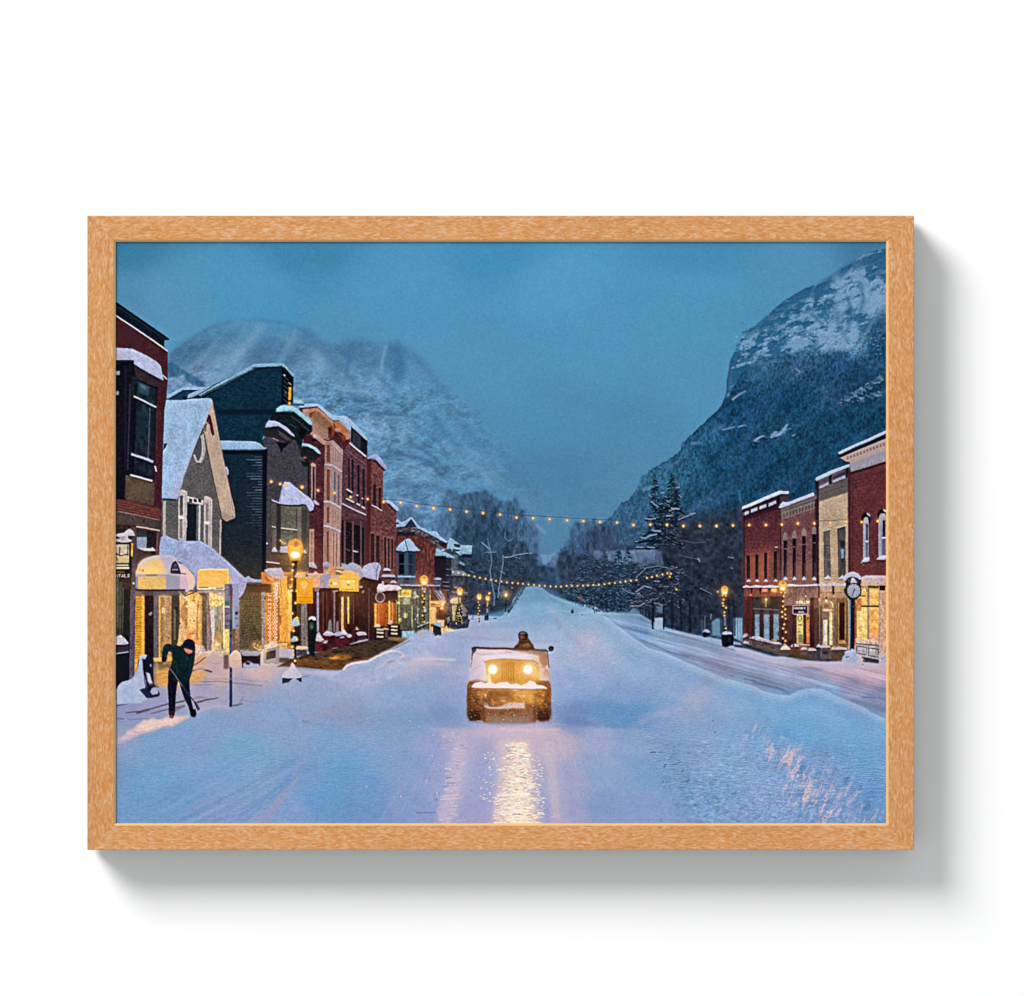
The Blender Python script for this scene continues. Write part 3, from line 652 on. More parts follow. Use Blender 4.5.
c = base * (1 + 0.05 * lump * near + 0.03 * lump2 + 0.02 * fine)[..., None]
c += (fbm(X, Y, 18, 14, 331, 0, 3) - 0.5)[..., None] * np.array([7, -1, 2], np.float32)
IMG[y0:y1, x0:x1] += (c - IMG[y0:y1, x0:x1]) * m[..., None]
IDS[y0:y1, x0:x1][m > 0.45] = CUR[0]
# packed street: faint streaks along the far lanes and tracks
for pts, w, w2, col, a, s in [
  ([(440,636),(500,640),(560,642)],2,2,(148,160,196),.5,1), ([(430,650),(480,652),(545,648)],2,2,(180,180,208),.5,1.2), ([(455,662),(470,664)],4,4,(140,158,196),.4,1.5), ([(443,674),(466,673)],2.5,2.5,(186,182,206),.6,1.2),
  ([(470,628),(520,626),(545,622)],1.4,1.4,(150,168,200),.5,.8), ([(478,622),(515,621)],1,1,(204,188,190),.5,.6), ([(500,630),(545,634)],1,1,(184,186,214),.5,.8), ([(548,606),(556,614),(566,626),(575,640)],5,8,(170,190,216),.5,2.5),
  ([(556,618),(560,630)],4,4,(136,150,190),.5,1.4), ([(560,660),(562,672),(570,690)],3,6,(180,186,216),.5,2.5), ([(575,640),(590,636),(600,640)],6,8,(190,186,212),.5,3), ([(584,630),(592,642)],4,6,(208,188,200),.35,3),
  ([(586,650),(610,646),(640,640)],5,5,(160,182,214),.3,3), ([(425,700),(440,722),(456,727)],5,3,(126,150,192),.4,2.5),
  ([(430,729.5),(470,730),(500,729.2)],2.2,2.2,(194,182,206),.5,1.0), ([(500,729),(530,730.5),(560,729.5)],2.4,2,(226,196,198),.75,.8), ([(560,730),(585,728),(600,730.5),(640,731)],1.8,2.4,(180,176,206),.5,1.2),
  ([(470,725),(500,723.5),(540,724)],1.4,1.2,(190,180,208),.7,.5), ([(540,724),(566,724.5)],1,1,(176,178,212),.6,.5), ([(566,719),(580,722),(600,726)],4,4,(96,124,178),.5,2), ([(630,727),(650,722),(662,716),(680,712),(694,706)],5,4,(170,176,208),.55,2.4),
  ([(697,700),(698,706),(697,710)],5,3,(206,178,200),.45,1.6), ([(690,698),(694,694)],1.8,1.2,(206,182,200),.6,.5), ([(640,738),(655,742),(670,740)],2.5,2,(116,156,200),.5,1.2), ([(600,738),(630,740)],3,3,(132,156,198),.4,1.5),
  ([(594,740),(620,765),(630,790)],10,14,(160,172,210),.4,6), ([(566,745),(572,775),(582,823)],6,10,(176,172,202),.35,3), ([(560,735),(566,760)],6,6,(212,188,200),.4,2.5),
  ([(302,721),(310,722.5)],1.6,1,(110,128,170),.6,.5), ([(300,718),(330,712),(350,706)],6,4,(164,160,186),.4,2.5), ([(301,722),(340,726),(362,724)],1.2,1,(124,146,186),.5,.7), ([(285,708),(292,716),(296,730)],3,5,(116,158,208),.5,1.6),
  ([(270,800),(290,783),(302,767),(306,760)],1.6,1,(94,134,190),.55,.7), ([(258,826),(276,808),(292,784),(305,758)],10,4,(156,158,196),.55,2.6), ([(272,806),(290,790),(300,774)],3,2,(150,166,190),.5,1.0), ([(264,778),(275,773),(290,765)],1.6,1.2,(108,146,184),.55,.8),
  ([(200,822),(240,800),(270,784)],3,3,(116,146,188),.4,1.5), ([(180,816),(220,800),(280,770)],5,6,(140,164,200),.4,2.5), ([(190,808),(215,800)],5,5,(148,158,200),.35,3), ([(255,822),(268,812),(282,796)],6,6,(162,160,198),.45,2.5), ([(236,826),(262,806),(276,796)],3,2,(104,150,196),.5,1.5),
  ([(124,742),(132,738),(150,736)],2,1,(158,160,184),.4,1), ([(120,786),(140,800),(170,806)],8,8,(104,156,202),.25,5), ([(150,754),(165,747),(180,744)],1.4,1,(112,144,180),.35,.8), ([(384,716),(410,722),(440,716)],8,6,(118,152,192),.3,4),
  ([(226,757),(240,752),(246,748)],6,6,(112,168,202),.3,4), ([(345,765),(352,800),(346,823)],12,14,(100,150,204),.35,7), ([(380,800),(400,760)],8,6,(150,164,206),.35,5),
  ([(412,745),(402,790),(392,823)],6,10,(146,160,204),.35,4), ([(416,813),(436,812.6)],1.4,1,(120,112,152),.75,.3), ([(434,800),(438,800)],1,1,(106,116,150),.6,.3), ([(433,795),(440,793)],1,1,(126,130,168),.6,.3), ([(444,822),(438,812),(445,800),(450,790)],5,3,(206,184,202),.45,1.2)]:
    Lw(pts, w, col, a, s, False, w2)
# warm-lit left pavement and its wheel tracks
P([(112,742),(150,733),(172,728),(195,716.5),(215,715),(232,716),(242,721),(232,728),(200,745),(150,760),(112,765)], (126,162,206), .45, 2.0, False)
for pts, w, w2, col, a, s in [
  ([(125,713),(140,711.5),(154,708),(168,704),(185,701)],1,1.6,(62,54,66),.85,.4), ([(136,713.5),(150,710)],1.8,1,(52,46,58),.7,.5), ([(150,714),(165,710),(185,706)],1,1.8,(92,66,64),.7,.5), ([(170,712),(182,708)],2,1,(84,62,66),.6,.6), ([(196,703),(206,700),(218,698)],2,1,(76,62,78),.85,.4), ([(192,699),(200,697),(206,698)],1.2,1,(96,86,104),.6,.5),
  ([(116,719),(124,719)],1,1,(84,88,120),.7,.3), ([(128,720),(140,719),(160,719)],.8,.8,(100,100,130),.6,.4), ([(116,706),(127,704)],1.4,.8,(60,52,84),.7,.4), ([(140,700),(160,698),(190,694)],2,2,(150,150,184),.4,1), ([(120,696),(160,706)],3,3,(170,172,204),.3,2),
  ([(190,682),(220,681.5),(262,686)],1,.8,(124,100,104),.75,.4), ([(190,685),(212,685)],.8,.8,(132,106,104),.5,.3), ([(200,679),(240,679),(254,682)],1,.6,(150,126,130),.5,.4), ([(196,676),(230,677)],2,2,(216,178,160),.5,1), ([(192,670),(208,676)],4,3,(216,168,120),.6,1.2),
  ([(232,706),(240,703.5),(244,696)],1.4,.8,(104,104,130),.6,.5), ([(233,706),(243,704)],1.4,1,(84,88,116),.8,.4), ([(240,700),(256,702),(264,701)],1,.8,(130,126,156),.6,.5), ([(250,680),(270,682)],1,.8,(140,132,150),.4,.6), ([(282,684),(300,688)],6,4,(176,176,204),.4,2),
  ([(250,692),(276,688)],4,4,(160,160,190),.4,2), ([(196,712),(206,708),(218,706),(230,708)],3,2,(206,178,202),.75,1), ([(250,676),(268,672)],4,4,(214,186,180),.5,2)]:
    Lw(pts, w, col, a, s, False, w2)
subject("printed_snow_heap", "lamp-lit pink heap of shovelled snow at the worker's feet")
P([(118,741),(124,736),(128,730),(134,728),(138,723.5),(144,720),(149,719),(153,717.5),(158,719.5),(163,719),(167,716.6),(174,716),(190,715.5),(187,719),(181,722),(173,726.5),(163,727),(154,731),(147,733),(136,735),(126,740)], (222,188,184), .85, .9, True, n=.12, nc=(3,2))
P([(138,726),(150,721),(160,721),(168,719),(182,718),(170,724),(156,727),(148,731),(136,731)], (244,212,196), .7, 1.0, False)
P([(116,738),(128,734),(140,735),(126,742),(116,745)], (196,182,200), .6, 1.0, False)
Lw([(134,730.5),(160,724),(170,722)], .7, (190,168,190), .5, .3, False)
# ploughed street on the right
subject("printed_snowy_road", "ploughed side lane on the right of the snow bank")
lane = [(600,612),(640,616),(665,628),(700,640),(735,648),(760,655),(790,662),(840,665),(862,664),(892,667),(892,712),(868,704),(845,696),(830,691),(812,690),(792,696),(776,690),(745,682),(722,676),(700,668),(680,660),(655,648),(640,640),(620,628),(606,620)]
b = pmask(lane, 1.0)
y0, y1, x0, x1, m = b
X, Y = grid(y0, y1, x0, x1)
t = fbm(X, Y, 60, 3.0, 401, math.radians(15), 3) - 0.5
c = IMG[y0:y1, x0:x1] * (1 + .55 * t)[..., None]
c[..., 0] *= 1.02
IMG[y0:y1, x0:x1] += (c - IMG[y0:y1, x0:x1]) * m[..., None]
IDS[y0:y1, x0:x1][(m > 0.5) & (Y > 628)] = CUR[0]
for pts, w, w2, col, a, s in [
  ([(640,640),(660,648),(672,653),(690,657)],1.2,2,(106,120,156),.7,.6), ([(690,655),(704,659),(720,662),(742,666)],2.5,2,(136,138,168),.5,1.2), ([(700,660),(716,668),(740,674)],3,3,(128,134,162),.5,1.5), ([(752,682),(764,685),(780,689),(790,694)],2.4,2,(86,106,144),.75,.9),
  ([(744,679),(756,681)],1,1,(90,96,120),.7,.4), ([(716,676),(727,679)],1.2,1,(96,110,140),.6,.5), ([(728,675),(734,676)],1,1,(120,100,130),.6,.4), ([(800,683),(830,690),(850,694)],1.6,2,(120,130,162),.6,.8), ([(840,684),(866,688),(888,690)],2.5,2.5,(150,146,172),.6,1.4), ([(850,700),(870,704),(888,710)],5,6,(110,122,156),.6,1.6), ([(862,697),(876,698)],1.4,1,(92,98,130),.7,.4),
  ([(755,672),(790,680),(830,684)],1.5,1.5,(170,160,184),.6,.9), ([(770,664),(800,672),(830,672)],4,4,(188,176,204),.5,2), ([(824,668),(850,672),(886,676)],4,5,(212,184,198),.6,2), ([(850,664),(870,668),(888,670)],2,2,(222,190,196),.6,1), ([(676,646),(700,652),(735,656)],4,4,(158,182,212),.5,2), ([(650,632),(680,640),(720,646)],3,3,(132,172,206),.5,1.6), ([(860,680),(886,683)],1.2,1.2,(160,148,170),.6,.7)]:
    Lw(pts, w, col, a, s, False, w2)
# ---------- ploughed snow bank down the middle
subject("printed_snow_bank", "long ploughed snow bank right of the road in the print")
crest = [(558,622),(566,617),(576,615),(590,614.5),(602,615),(608,622),(620,630),(633,640),(641,648),(655,651),(668,654),(684,662),(700,668),(716,675),(730,680),(745,683),(756,687),(770,694),(783,695),(791,695.5),(798,690),(808,688),(820,688.5),(828,691),(836,696),(846,700),(858,705),(866,707),(872,713),(886,718),(892,720)]
bank = crest + [(892,830),(700,830),(690,810),(664,780),(650,752),(640,742),(632,730),(600,726),(578,712),(570,690),(560,660),(556,640)]
b = pmask(bank, .7)
y0, y1, x0, x1, m = b
X, Y = grid(y0, y1, x0, x1)
cy = np.interp(X[0], [p[0] for p in crest], [p[1] for p in crest])[None, :]
rim = np.exp(-((Y - cy) / 7.0) ** 2) * (Y > cy - 2)
lum = fbm(X, Y, 12, 9, 421, .3, 4) - .5
clod = fbm(X, Y, 4.5, 3.5, 431, .2, 3) - .5
near = np.clip((Y - 725) / 50, 0, 1) * np.clip((X - 640) / 40, 0, 1) * np.clip((850 - X) / 60 + .35, 0, 1)
c = IMG[y0:y1, x0:x1] * (1 + .06 * lum + .20 * clod * near)[..., None]
c += (rim * .16)[..., None] * (np.array([170, 198, 228], np.float32) - c)
IMG[y0:y1, x0:x1] += (c - IMG[y0:y1, x0:x1]) * m[..., None]
IDS[y0:y1, x0:x1][m > 0.5] = CUR[0]
P([(790,697),(800,689),(820,688),(845,700),(875,722),(888,730),(888,745),(840,742),(800,735),(784,720)], (118,176,220), .35, 4.0, False)
q = random.Random(77)
# light catching the blown ridges of the near bank
for (cx_, cy_, n_, L0, L1, spx, spy, al) in [(752,732,22,8,15,12,6,.35), (743,752,14,7,12,7,6,.25), (768,748,6,8,15,2.5,6,.5), (784,756,34,10,20,14,9,.65), (797,775,30,10,22,9,12,.7), (790,794,20,8,14,7,8,.45), (812,795,26,10,18,14,12,.4), (826,812,24,8,16,12,9,.5), (858,800,26,12,22,16,14,.32), (835,775,22,14,26,16,16,.25), (872,815,14,12,20,10,9,.25)]:
    for _ in range(n_):
        x = cx_ + q.gauss(0, spx * .6); y = cy_ + q.gauss(0, spy * .6); L_ = q.uniform(L0, L1)
        dx = L_ * q.uniform(.30, .48)
        Lw([(x + dx * .5, y - L_ * .5), (x + q.uniform(-.6, .6), y), (x - dx * .5, y + L_ * .5)], q.uniform(.8, 1.6), q.choice(((222,190,202),(206,184,212),(240,202,196))), al * .35 * q.uniform(.3, 1), .55, False, q.uniform(.8, 2.2))
y0, y1, x0, x1 = [int(v_) for v_ in (ij(0, 715)[1], NY, ij(725, 0)[0], NX)]
X, Y = grid(y0, y1, x0, x1)
A_ = math.radians(-67)
wx = (fbm(X, Y, 9, 9, 461, 0, 3) - .5) * 7
rn = fbm(X + wx, Y, 15, 3.2, 441, A_, 5, .75) - .5
fn_ = fbm(X, Y, 2.2, 2.2, 451, 0, 2) - .5
mk = 0
for (cx_, cy_, rx_, ry_, al) in [(754,733,15,7,.55), (742,752,9,8,.35), (769,746,3.5,9,.8), (783,756,10,10,1.0), (798,773,8,16,1.0), (789,796,8,9,.45), (812,795,15,12,.75), (827,812,11,11,.85), (836,776,14,16,.4), (858,800,14,16,.55), (873,816,12,10,.5), (768,790,14,10,.25)]:
    mk = mk + al * np.exp(-.5 * (((X - cx_) / rx_) ** 2 + ((Y - cy_) / ry_) ** 2))
mk = np.clip(mk, 0, 1)
hi = np.clip((rn + .22 * fn_ + (mk - .8) * .14) * 6.5, 0, 1) * mk
lo = np.clip(-(rn + .2 * fn_) * 6, 0, 1) * np.clip(mk * 1.3, 0, 1)
D = IMG[y0:y1, x0:x1]
D += (np.array([236, 202, 206], np.float32) - D) * (hi * .72)[..., None]
D += (np.array([98, 144, 194], np.float32) - D) * (lo * .55)[..., None]
for _ in range(70):
    x = q.gauss(825, 34); y = q.gauss(788, 22); L_ = q.uniform(8, 18)
    if y < 750 or x > 884: continue
    Lw([(x + L_ * .2, y - L_ * .5), (x - L_ * .2, y + L_ * .5)], q.uniform(.7, 1.6), (94,142,196), q.uniform(.15, .4), .5, False)
for x, y, r_ in [(847,781,3.5),(867,806,4),(735,793,3),(803,769,3.4),(800,781,2.6),(786,765,2),(843,821,2.4),(861,788,2)]:
    E(x, y, r_, r_ * 1.3, (74,128,176), .5, .9, False, rot=25)
specks(660, 750, 780, 822, 260, (92,138,184), (.5,1.6), .32, 78, asp=1.7); specks(660, 750, 790, 822, 260, (150,182,220), (.5,1.7), .32, 79, asp=1.7)
specks(650, 738, 720, 790, 40, (98,140,176), (.4,1.2), .45, 80, asp=1.5)
for pts, w in [([(664,768),(666,764)],1.6),([(681,773),(684,770.5)],1.5),([(686,782),(690,779.5)],2),([(650,753),(656,752)],1.2),([(712,720),(714,722)],.8),([(672,765),(682,762)],1)]:
    Lw(pts, w, (66,108,150), .75, .3, False)
E(715, 732.5, 1.2, 1, (52,134,176), .8, .3, False)
for _ in range(90):
    x = q.uniform(650, 760); y = q.uniform(742, 822)
    Lw([(x, y), (x + q.uniform(3, 9), y + q.uniform(-2, 1.5))], .8, q.choice(((98,142,186),(150,178,216),(104,150,190))), .3, .4, False)

# far end of the road: a parked white shape, mounds and the first rise
E(527, 595.4, 2.6, 1.6, (128,150,186), .8, .5, False); Lw([(524.6,593.6),(529.4,593.6)], .8, (70,104,150), .6, .3, False)
for pts, w, w2, col, a, s in [([(522,592),(516,600),(512,610)],3,3,(96,134,172),.5,1.2), ([(543,590),(552,600),(566,606)],2,3,(104,146,180),.5,1), ([(530,590),(534,600),(538,612)],5,9,(140,184,216),.5,2), ([(545,612),(560,611),(575,612)],1.4,1.2,(170,196,222),.6,.6),
  ([(560,624),(568,617),(580,613.6)],1.6,1,(128,150,190),.5,.7), ([(578,613.5),(590,612.4),(602,613)],1.4,1.2,(176,196,226),.7,.5), ([(540,618),(556,615)],2,2,(132,164,200),.5,1), ([(520,618),(540,614)],1.2,1.2,(150,176,208),.5,.8)]:
    Lw(pts, w, col, a, s, False, w2)
Yf, Xf = None, None
q = random.Random(91)
for _ in range(260):
    sd_ = q.random() < .45
    if sd_: x = q.uniform(507, 525); yb = 616 - (x - 507) * 1.55
    else: x = q.uniform(541, 600); yb = 588 + (x - 541) * .42
    y = yb + q.gauss(-.6, 1.2); L_ = q.uniform(.8, 3)
    Lw([(x, y), (x + q.uniform(-1, 1), y - L_)], q.uniform(.5, 1.4), q.choice(((34,50,72),(28,44,62),(58,70,98),(24,58,84))), q.uniform(.4, .9), .3, False)
P([(520,586),(545,586),(566,598),(560,603),(524,603),(512,604)], (100,142,178), .45, 2.0, False)
# the snow's own brightness, evened over everything laid down in this section
sel = np.isin(IDS, [i for i, o_ in enumerate(OBJS) if o_[0] in ('printed_snowy_road', 'printed_snow_bank')])
sel = blur(sel.astype(np.float32), 1.2)
Xg, Yg = grid(0, NY, 0, NX)
farf = np.clip((Yg - 590) / 60.0, .35, 1)
lift = IMG * np.array([0.95, 0.96, 0.955], np.float32) + np.array([6, 1, 2], np.float32)
IMG += (lift - IMG) * sel[..., None]

for pts, w, w2, col, a, s in [([(396,664),(408,659.6),(420,659),(440,659.4),(456,660)],2.4,1.6,(236,208,200),.75,.8), ([(400,664),(420,664),(450,664)],5,4,(206,188,196),.7,1.6), ([(408,672),(440,670),(462,668)],5,3,(186,178,204),.45,2),
  ([(546,742),(552,775),(558,823)],10,11,(208,188,196),.65,2.6), ([(484,742),(478,780),(470,823)],16,20,(160,160,200),.45,5), ([(462,738),(456,775),(444,823)],12,14,(206,186,206),.6,3), ([(440,735),(500,732),(560,734)],7,7,(216,190,200),.45,2.5), ([(556,750),(564,790),(568,823)],4,5,(190,178,202),.4,2),
  ([(585,640),(592,655),(600,670)],10,8,(180,182,212),.4,4), ([(572,700),(600,712),(640,716),(660,708)],9,6,(104,148,196),.45,4), ([(640,720),(665,712),(690,702),(700,692)],6,5,(164,172,206),.55,2.6), ([(604,726),(640,726),(662,718)],3,3,(92,136,186),.45,1.6),
  ([(576,618),(590,622),(610,632),(640,650)],5,5,(160,182,214),.4,2.4), ([(566,624),(572,640),(584,650)],5,6,(140,152,190),.35,2.4), ([(120,752),(160,740),(200,722),(240,722)],4,5,(136,164,206),.4,2.5), ([(118,800),(150,812),(190,822)],5,6,(126,152,200),.3,3),
  ([(160,775),(200,764),(240,752)],5,4,(134,164,206),.3,3), ([(218,808),(250,792),(286,766)],2.2,1.4,(96,138,184),.4,1.4), ([(236,818),(264,800),(292,776)],1.8,1.2,(92,134,186),.45,1.2), ([(228,815),(258,796),(290,770)],2.2,1.6,(148,166,202),.4,1.4), ([(700,750),(740,742),(770,748)],6,5,(140,172,212),.35,3), ([(730,700),(760,712),(790,722)],7,6,(138,176,214),.35,3)]:
    Lw(pts, w, col, a, s, False, w2)

# the bank's crest against the ploughed lane, and its broken flanks
cr_ = [(604,616),(620,628),(634,638.5),(648,648),(664,652.5),(684,661.5),(700,668),(718,675.5),(736,681),(752,685.5),(766,692),(780,695),(790,695.6),(798,691),(808,688.6),(822,689),(834,695),(848,701),(862,706.5),(874,714),(886,719)]
Lw([(x_, y_ - 1.6) for x_, y_ in cr_], 3.0, (112,128,164), .40, 1.0, False); Lw([(x_, y_ + 3.2) for x_, y_ in cr_], 5.0, (164,190,222), .55, 1.6, False); Lw([(x_, y_ + 1.0) for x_, y_ in cr_], 1.2, (186,204,230), .5, .5, False)
Lw([(x_, y_ + 12) for x_, y_ in cr_ if x_ > 640], 7.0, (116,158,204), .30, 3.5, False)
for pts, w, w2, col, a, s in [([(604,622),(618,640),(640,664),(664,684)],7,9,(118,156,200),.30,4), ([(590,622),(604,646),(626,672)],8,9,(172,186,216),.35,4), ([(664,690),(684,700),(696,700)],5,4,(176,182,212),.45,2.2), ([(700,704),(712,716),(728,724)],6,6,(106,150,200),.35,3),
  ([(650,742),(690,746),(730,742)],4,4,(104,146,192),.30,2), ([(610,752),(650,764),(690,790)],5,6,(106,148,196),.28,3), ([(790,706),(820,712),(850,726)],7,8,(148,186,222),.40,4), ([(756,712),(780,732),(800,742)],6,6,(100,150,204),.35,3.5), ([(812,740),(840,752),(870,768)],7,8,(100,154,206),.35,4)]:
    Lw(pts, w, col, a, s, False, w2)
# ruts and rough clods on the near left
q = random.Random(333)
for x0_, y0_, x1_, y1_, w_, c_, a_ in [(176,822,300,756,1.6,(96,136,184),.5),(186,824,308,760,1.8,(158,172,206),.45),(210,824,316,766,1.4,(98,138,186),.45),(228,825,330,742,1.2,(104,142,190),.3),(150,806,262,748,1.6,(100,140,188),.3),(160,812,268,752,1.6,(150,168,206),.3),(330,720,420,706,1.2,(116,142,184),.35),(380,822,424,742,2.4,(150,164,204),.35),(404,822,440,742,1.4,(112,144,190),.35)]:
    n_ = 9; pts = [(x0_ + (x1_ - x0_) * i / n_ + q.uniform(-.8, .8), y0_ + (y1_ - y0_) * (i / n_) ** 1.08 + q.uniform(-.6, .6)) for i in range(n_ + 1)]
    Lw(pts, w_ * 1.6, c_, a_, .9, False, w_ * .6)
for _ in range(260):
    x = q.uniform(118, 440); y = q.uniform(735, 822); L_ = q.uniform(1, 5) * (y - 690) / 110
    Lw([(x, y), (x + L_, y - L_ * .35)], q.uniform(.5, 1.3), q.choice(((104,142,190),(150,170,208),(100,140,188),(158,172,206))), q.uniform(.12, .34), .45, False)

specks(690, 735, 800, 822, 420, (158,184,220), (.5,1.6), .35, 351, asp=1.6); specks(700, 745, 860, 822, 260, (176,188,220), (.4,1.2), .35, 352, asp=1.4); specks(660, 745, 860, 822, 200, (96,138,188), (.4,1.1), .38, 353, asp=1.5)
Lw([(690,762),(740,770),(790,800)], 26, (160,186,222), .28, 9, False)

# granular crust: small lumps with a lit and a shaded side
y0, y1, x0, x1 = [int(v_) for v_ in (ij(0, 612)[1], NY, 0, NX)]
X, Y = grid(y0, y1, x0, x1)
pers = np.clip((Y - 600) / 150.0, .25, 1.3)
h_ = fbm(X / pers, Y / pers, 4.2, 2.6, 601, .1, 4, .7)
rel = (h_ - np.roll(np.roll(h_, 2, 0), 1, 1))
bankm = blur(np.isin(IDS, [i for i, o_ in enumerate(OBJS) if o_[0] == 'printed_snow_bank'])[y0:y1].astype(np.float32), 3)
left_ = np.clip((440 - X) / 60, 0, 1) * np.clip((Y - 700) / 30, 0, 1)
k_ = np.clip(bankm * (.45 + 1.0 * np.clip((Y - 725) / 50, 0, 1)) + left_ * .35 + .15, 0, 1.4) * sel[y0:y1] * (.55 + .9 * fbm(X, Y, 40, 26, 611, 0, 3))
IMG[y0:y1] += (np.clip(rel, -.16, .16) * 62 * k_)[..., None] * np.array([1.0, .85, .6], np.float32)
# ================= left side of the street, from far to near
def bricktone(x, y, c): return c
BR = (2.3, 400.0, .10)
# ---- far buildings
subject("printed_building", "farthest small snow-capped building on the left side of the street")
P([(432,556),(452,556),(458,580),(462,616),(470,620),(468,628),(430,632)], (56,58,78), 1, .3, n=.4)
R(435, 558, 444, 579, (40,34,48)); R(442, 559, 451, 592, (44,44,62), n=.5)
for y in (569, 575, 582, 586, 590): Lw([(442.5,y),(449.5,y+.4)], .9, (120,116,146), .7, .1, False)
R(451.5, 555, 458, 572, (96,112,128), .9, .3, True, n=.3); R(453, 575, 468, 586, (62,66,82), .9, .3, True, n=.4, nc=(1.2,5)); R(452, 585, 468, 620, (66,64,70), .9, .4, True, n=.6, nc=(2,3))
P([(433.5,555),(435,547),(439,550),(447,553),(453,556),(454.5,558.3),(450,557.6),(434,556)], (142,186,210), .95, .25)
P([(440,552),(444,546.5),(450,537.5),(454,540),(459,544),(462,545),(472,545.5),(471.5,554.5),(463,554),(460,556),(455,551),(449,551.5),(444,551)], (146,182,210), .95, .25)
P([(454,543.6),(461,545),(459.5,548),(454,546.5)], (38,60,76), .9, .2, False); P([(453,548.8),(461,550),(458,551.5),(452.5,551)], (52,78,96), .9, .2, False); R(462, 554.5, 472, 558, (40,34,52), .85, .4, False)
P([(444,549.6),(450,548.5),(452,550.5),(450,552.5),(445,551)], (70,60,76), .8, .2, False)
P([(459,562),(461,561.6),(465,564.5),(464,566),(459,563.6)], (136,164,190), .9, .2)
P([(451,575),(453,571.5),(458,570.5),(463,571),(467,574),(468.5,576),(452,575.5)], (120,136,170), .9, .3)
P([(453,588),(456,586.5),(458,588)], (140,150,180), .9, .3); Lw([(452,592),(468,593)], 1.4, (120,122,150), .8, .3, False); Lw([(470,571),(474,573)], .8, (110,130,160), .8, .2, False)
specks(452, 596, 474, 622, 60, (100,104,130), (.3,.8), .5, 90); specks(455, 590, 475, 622, 60, (24,34,46), (.4,1), .5, 91)
R(451, 598.5, 458, 604, (222,178,110), .9, .4); R(452, 605, 457, 621, (170,150,100), .9, .4, True, n=.5, nc=(1,4)); P([(458,602),(462,603),(466,609),(466,618),(462,620),(459,612)], (140,130,126), .8, .4); R(450, 600, 453, 603, (240,170,150), .8, .3, False)
glow(455, 600, 3, (255,180,120), .6)

subject("printed_building", "brick building with a snowy dormer and a hooded bay window")
P([(395,527),(404,522),(417,526),(426,531),(433,537),(447,545),(447,549),(436,548),(434.6,562),(434.2,588),(434,634),(395,634)], (104,50,50), 1, .3, True, n=.35, nc=(1.5,3))
P([(395,528),(417,527.5),(434,532),(448,543),(444,548),(436,548.5),(432,543),(422,536),(412,534),(395,533)], (88,84,92), .9, .4, True, n=.6, nc=(2,1.5)); R(396, 532, 415, 536, (30,34,56), .85, .6, False)
P([(438,543),(448,542),(446,548),(442,547)], (58,28,52), .9, .3, False)
P([(395,518),(399,520),(401,522.2),(406,520.5),(410.5,516.8),(412.5,517.6),(417,524),(421,527.4),(424.5,528.5),(428.5,531),(436.5,531.5),(440,536),(444,539),(448,542),(446,543),(436,537.5),(428,533.5),(420,529),(416,528),(406,526.3),(395,527.4)], (150,174,210), 1, .2)
P([(404,527.2),(411,518.7),(417.2,527.6)], (44,56,76), 1, .2); P([(395,522),(398,522.5),(399.5,524),(395,525)], (30,30,60), .8, .2, False)
for x in (424, 427.5, 431): Lw([(x,548),(x-.2,560)], .8, (140,84,72), .6, .2, False)
for x in range(419, 434, 3): Lw([(x,556),(x,588)], .6, (124,66,54), .45, .2, False)
P([(395.5,549.5),(398,546),(402,542),(404.5,539.8),(409,538.4),(411,540),(415,545.5),(420,550.7),(414,551.4),(408,550.4),(404,551.5),(396,550.4)], (160,184,216), 1, .2)
Lw([(405,540),(408,551)], .9, (40,34,80), .9, .1, False)
R(397, 551.5, 415.5, 576, (44,62,88), 1, .2); R(399, 554, 404, 574.5, (14,14,26)); R(409, 554.5, 412.5, 574, (30,46,70)); R(404.4, 552, 408, 576, (52,84,108)); Lw([(399,564),(413,564.4)], .6, (70,84,110), .8, .1, False); R(396.5, 553, 398, 576, (110,76,90), .9, .2, False)
P([(397.5,575.5),(415,576),(415.5,577.6),(397.5,577.6)], (132,170,204), 1, .2); R(398, 577.6, 416, 584.5, (70,90,112), 1, .2); R(404, 578, 409, 585, (40,62,84), .9, .2)
Lw([(400,585.3),(440,585.6)], 1.5, (150,160,194), .9, .25, False); R(398, 586.2, 420, 590, (34,44,66), .9, .3)
R(434.5, 556, 446, 578, (40,28,44), 1, .3); P([(433.5,579.5),(436,577.6),(441,578),(441,580)], (170,166,196), .9, .2); R(434, 580, 441, 585, (84,76,106), .9, .3)
# lit ground floor
R(394, 589, 430, 632, (74,74,62), 1, .3, True, n=.6, nc=(1.3,8)); R(400, 603, 411, 630, (84,86,80), .8, .6, False)
for x, w, c_, y0_, y1_ in [(396,1,(210,190,100),592,624),(399,1.4,(150,150,90),590,630),(412,1.2,(190,180,120),606,628),(415,2,(80,90,90),600,628),(418,1,(150,170,140),608,624),(426,4,(92,96,92),594,630),(430.2,1.2,(250,186,110),590,632),(421,2,(62,70,60),594,628)]:
    R(x - w / 2, y0_, x + w / 2, y1_, c_, .85, .2, False)
R(401.5, 590, 411, 597, (240,190,70), 1, .3, False); R(403, 591.5, 409, 595, (150,120,40), .8, .3, False); glow(406, 596, 6, (255,190,80), .5); Lw([(398,596.5),(411,597)], 1.2, (255,236,150), .9, .3, False)
R(402.5, 598, 410, 604.5, (170,170,160), .9, .4, False); E(415, 595, 1.6, 4, (180,190,200), .8, .3, False); E(405.5, 615.5, 2.2, 3, (230,220,120), .8, .5, False); E(398.5, 603, 2, 1.2, (250,220,120), .9, .4, False); E(400, 620, 1.6, 2, (240,210,110), .7, .4, False)
E(417.5, 596.5, 1.2, 1.2, (255,210,110), .9, .3, False); Lw([(415,620),(418,614)], .8, (220,224,190), .7, .2, False)
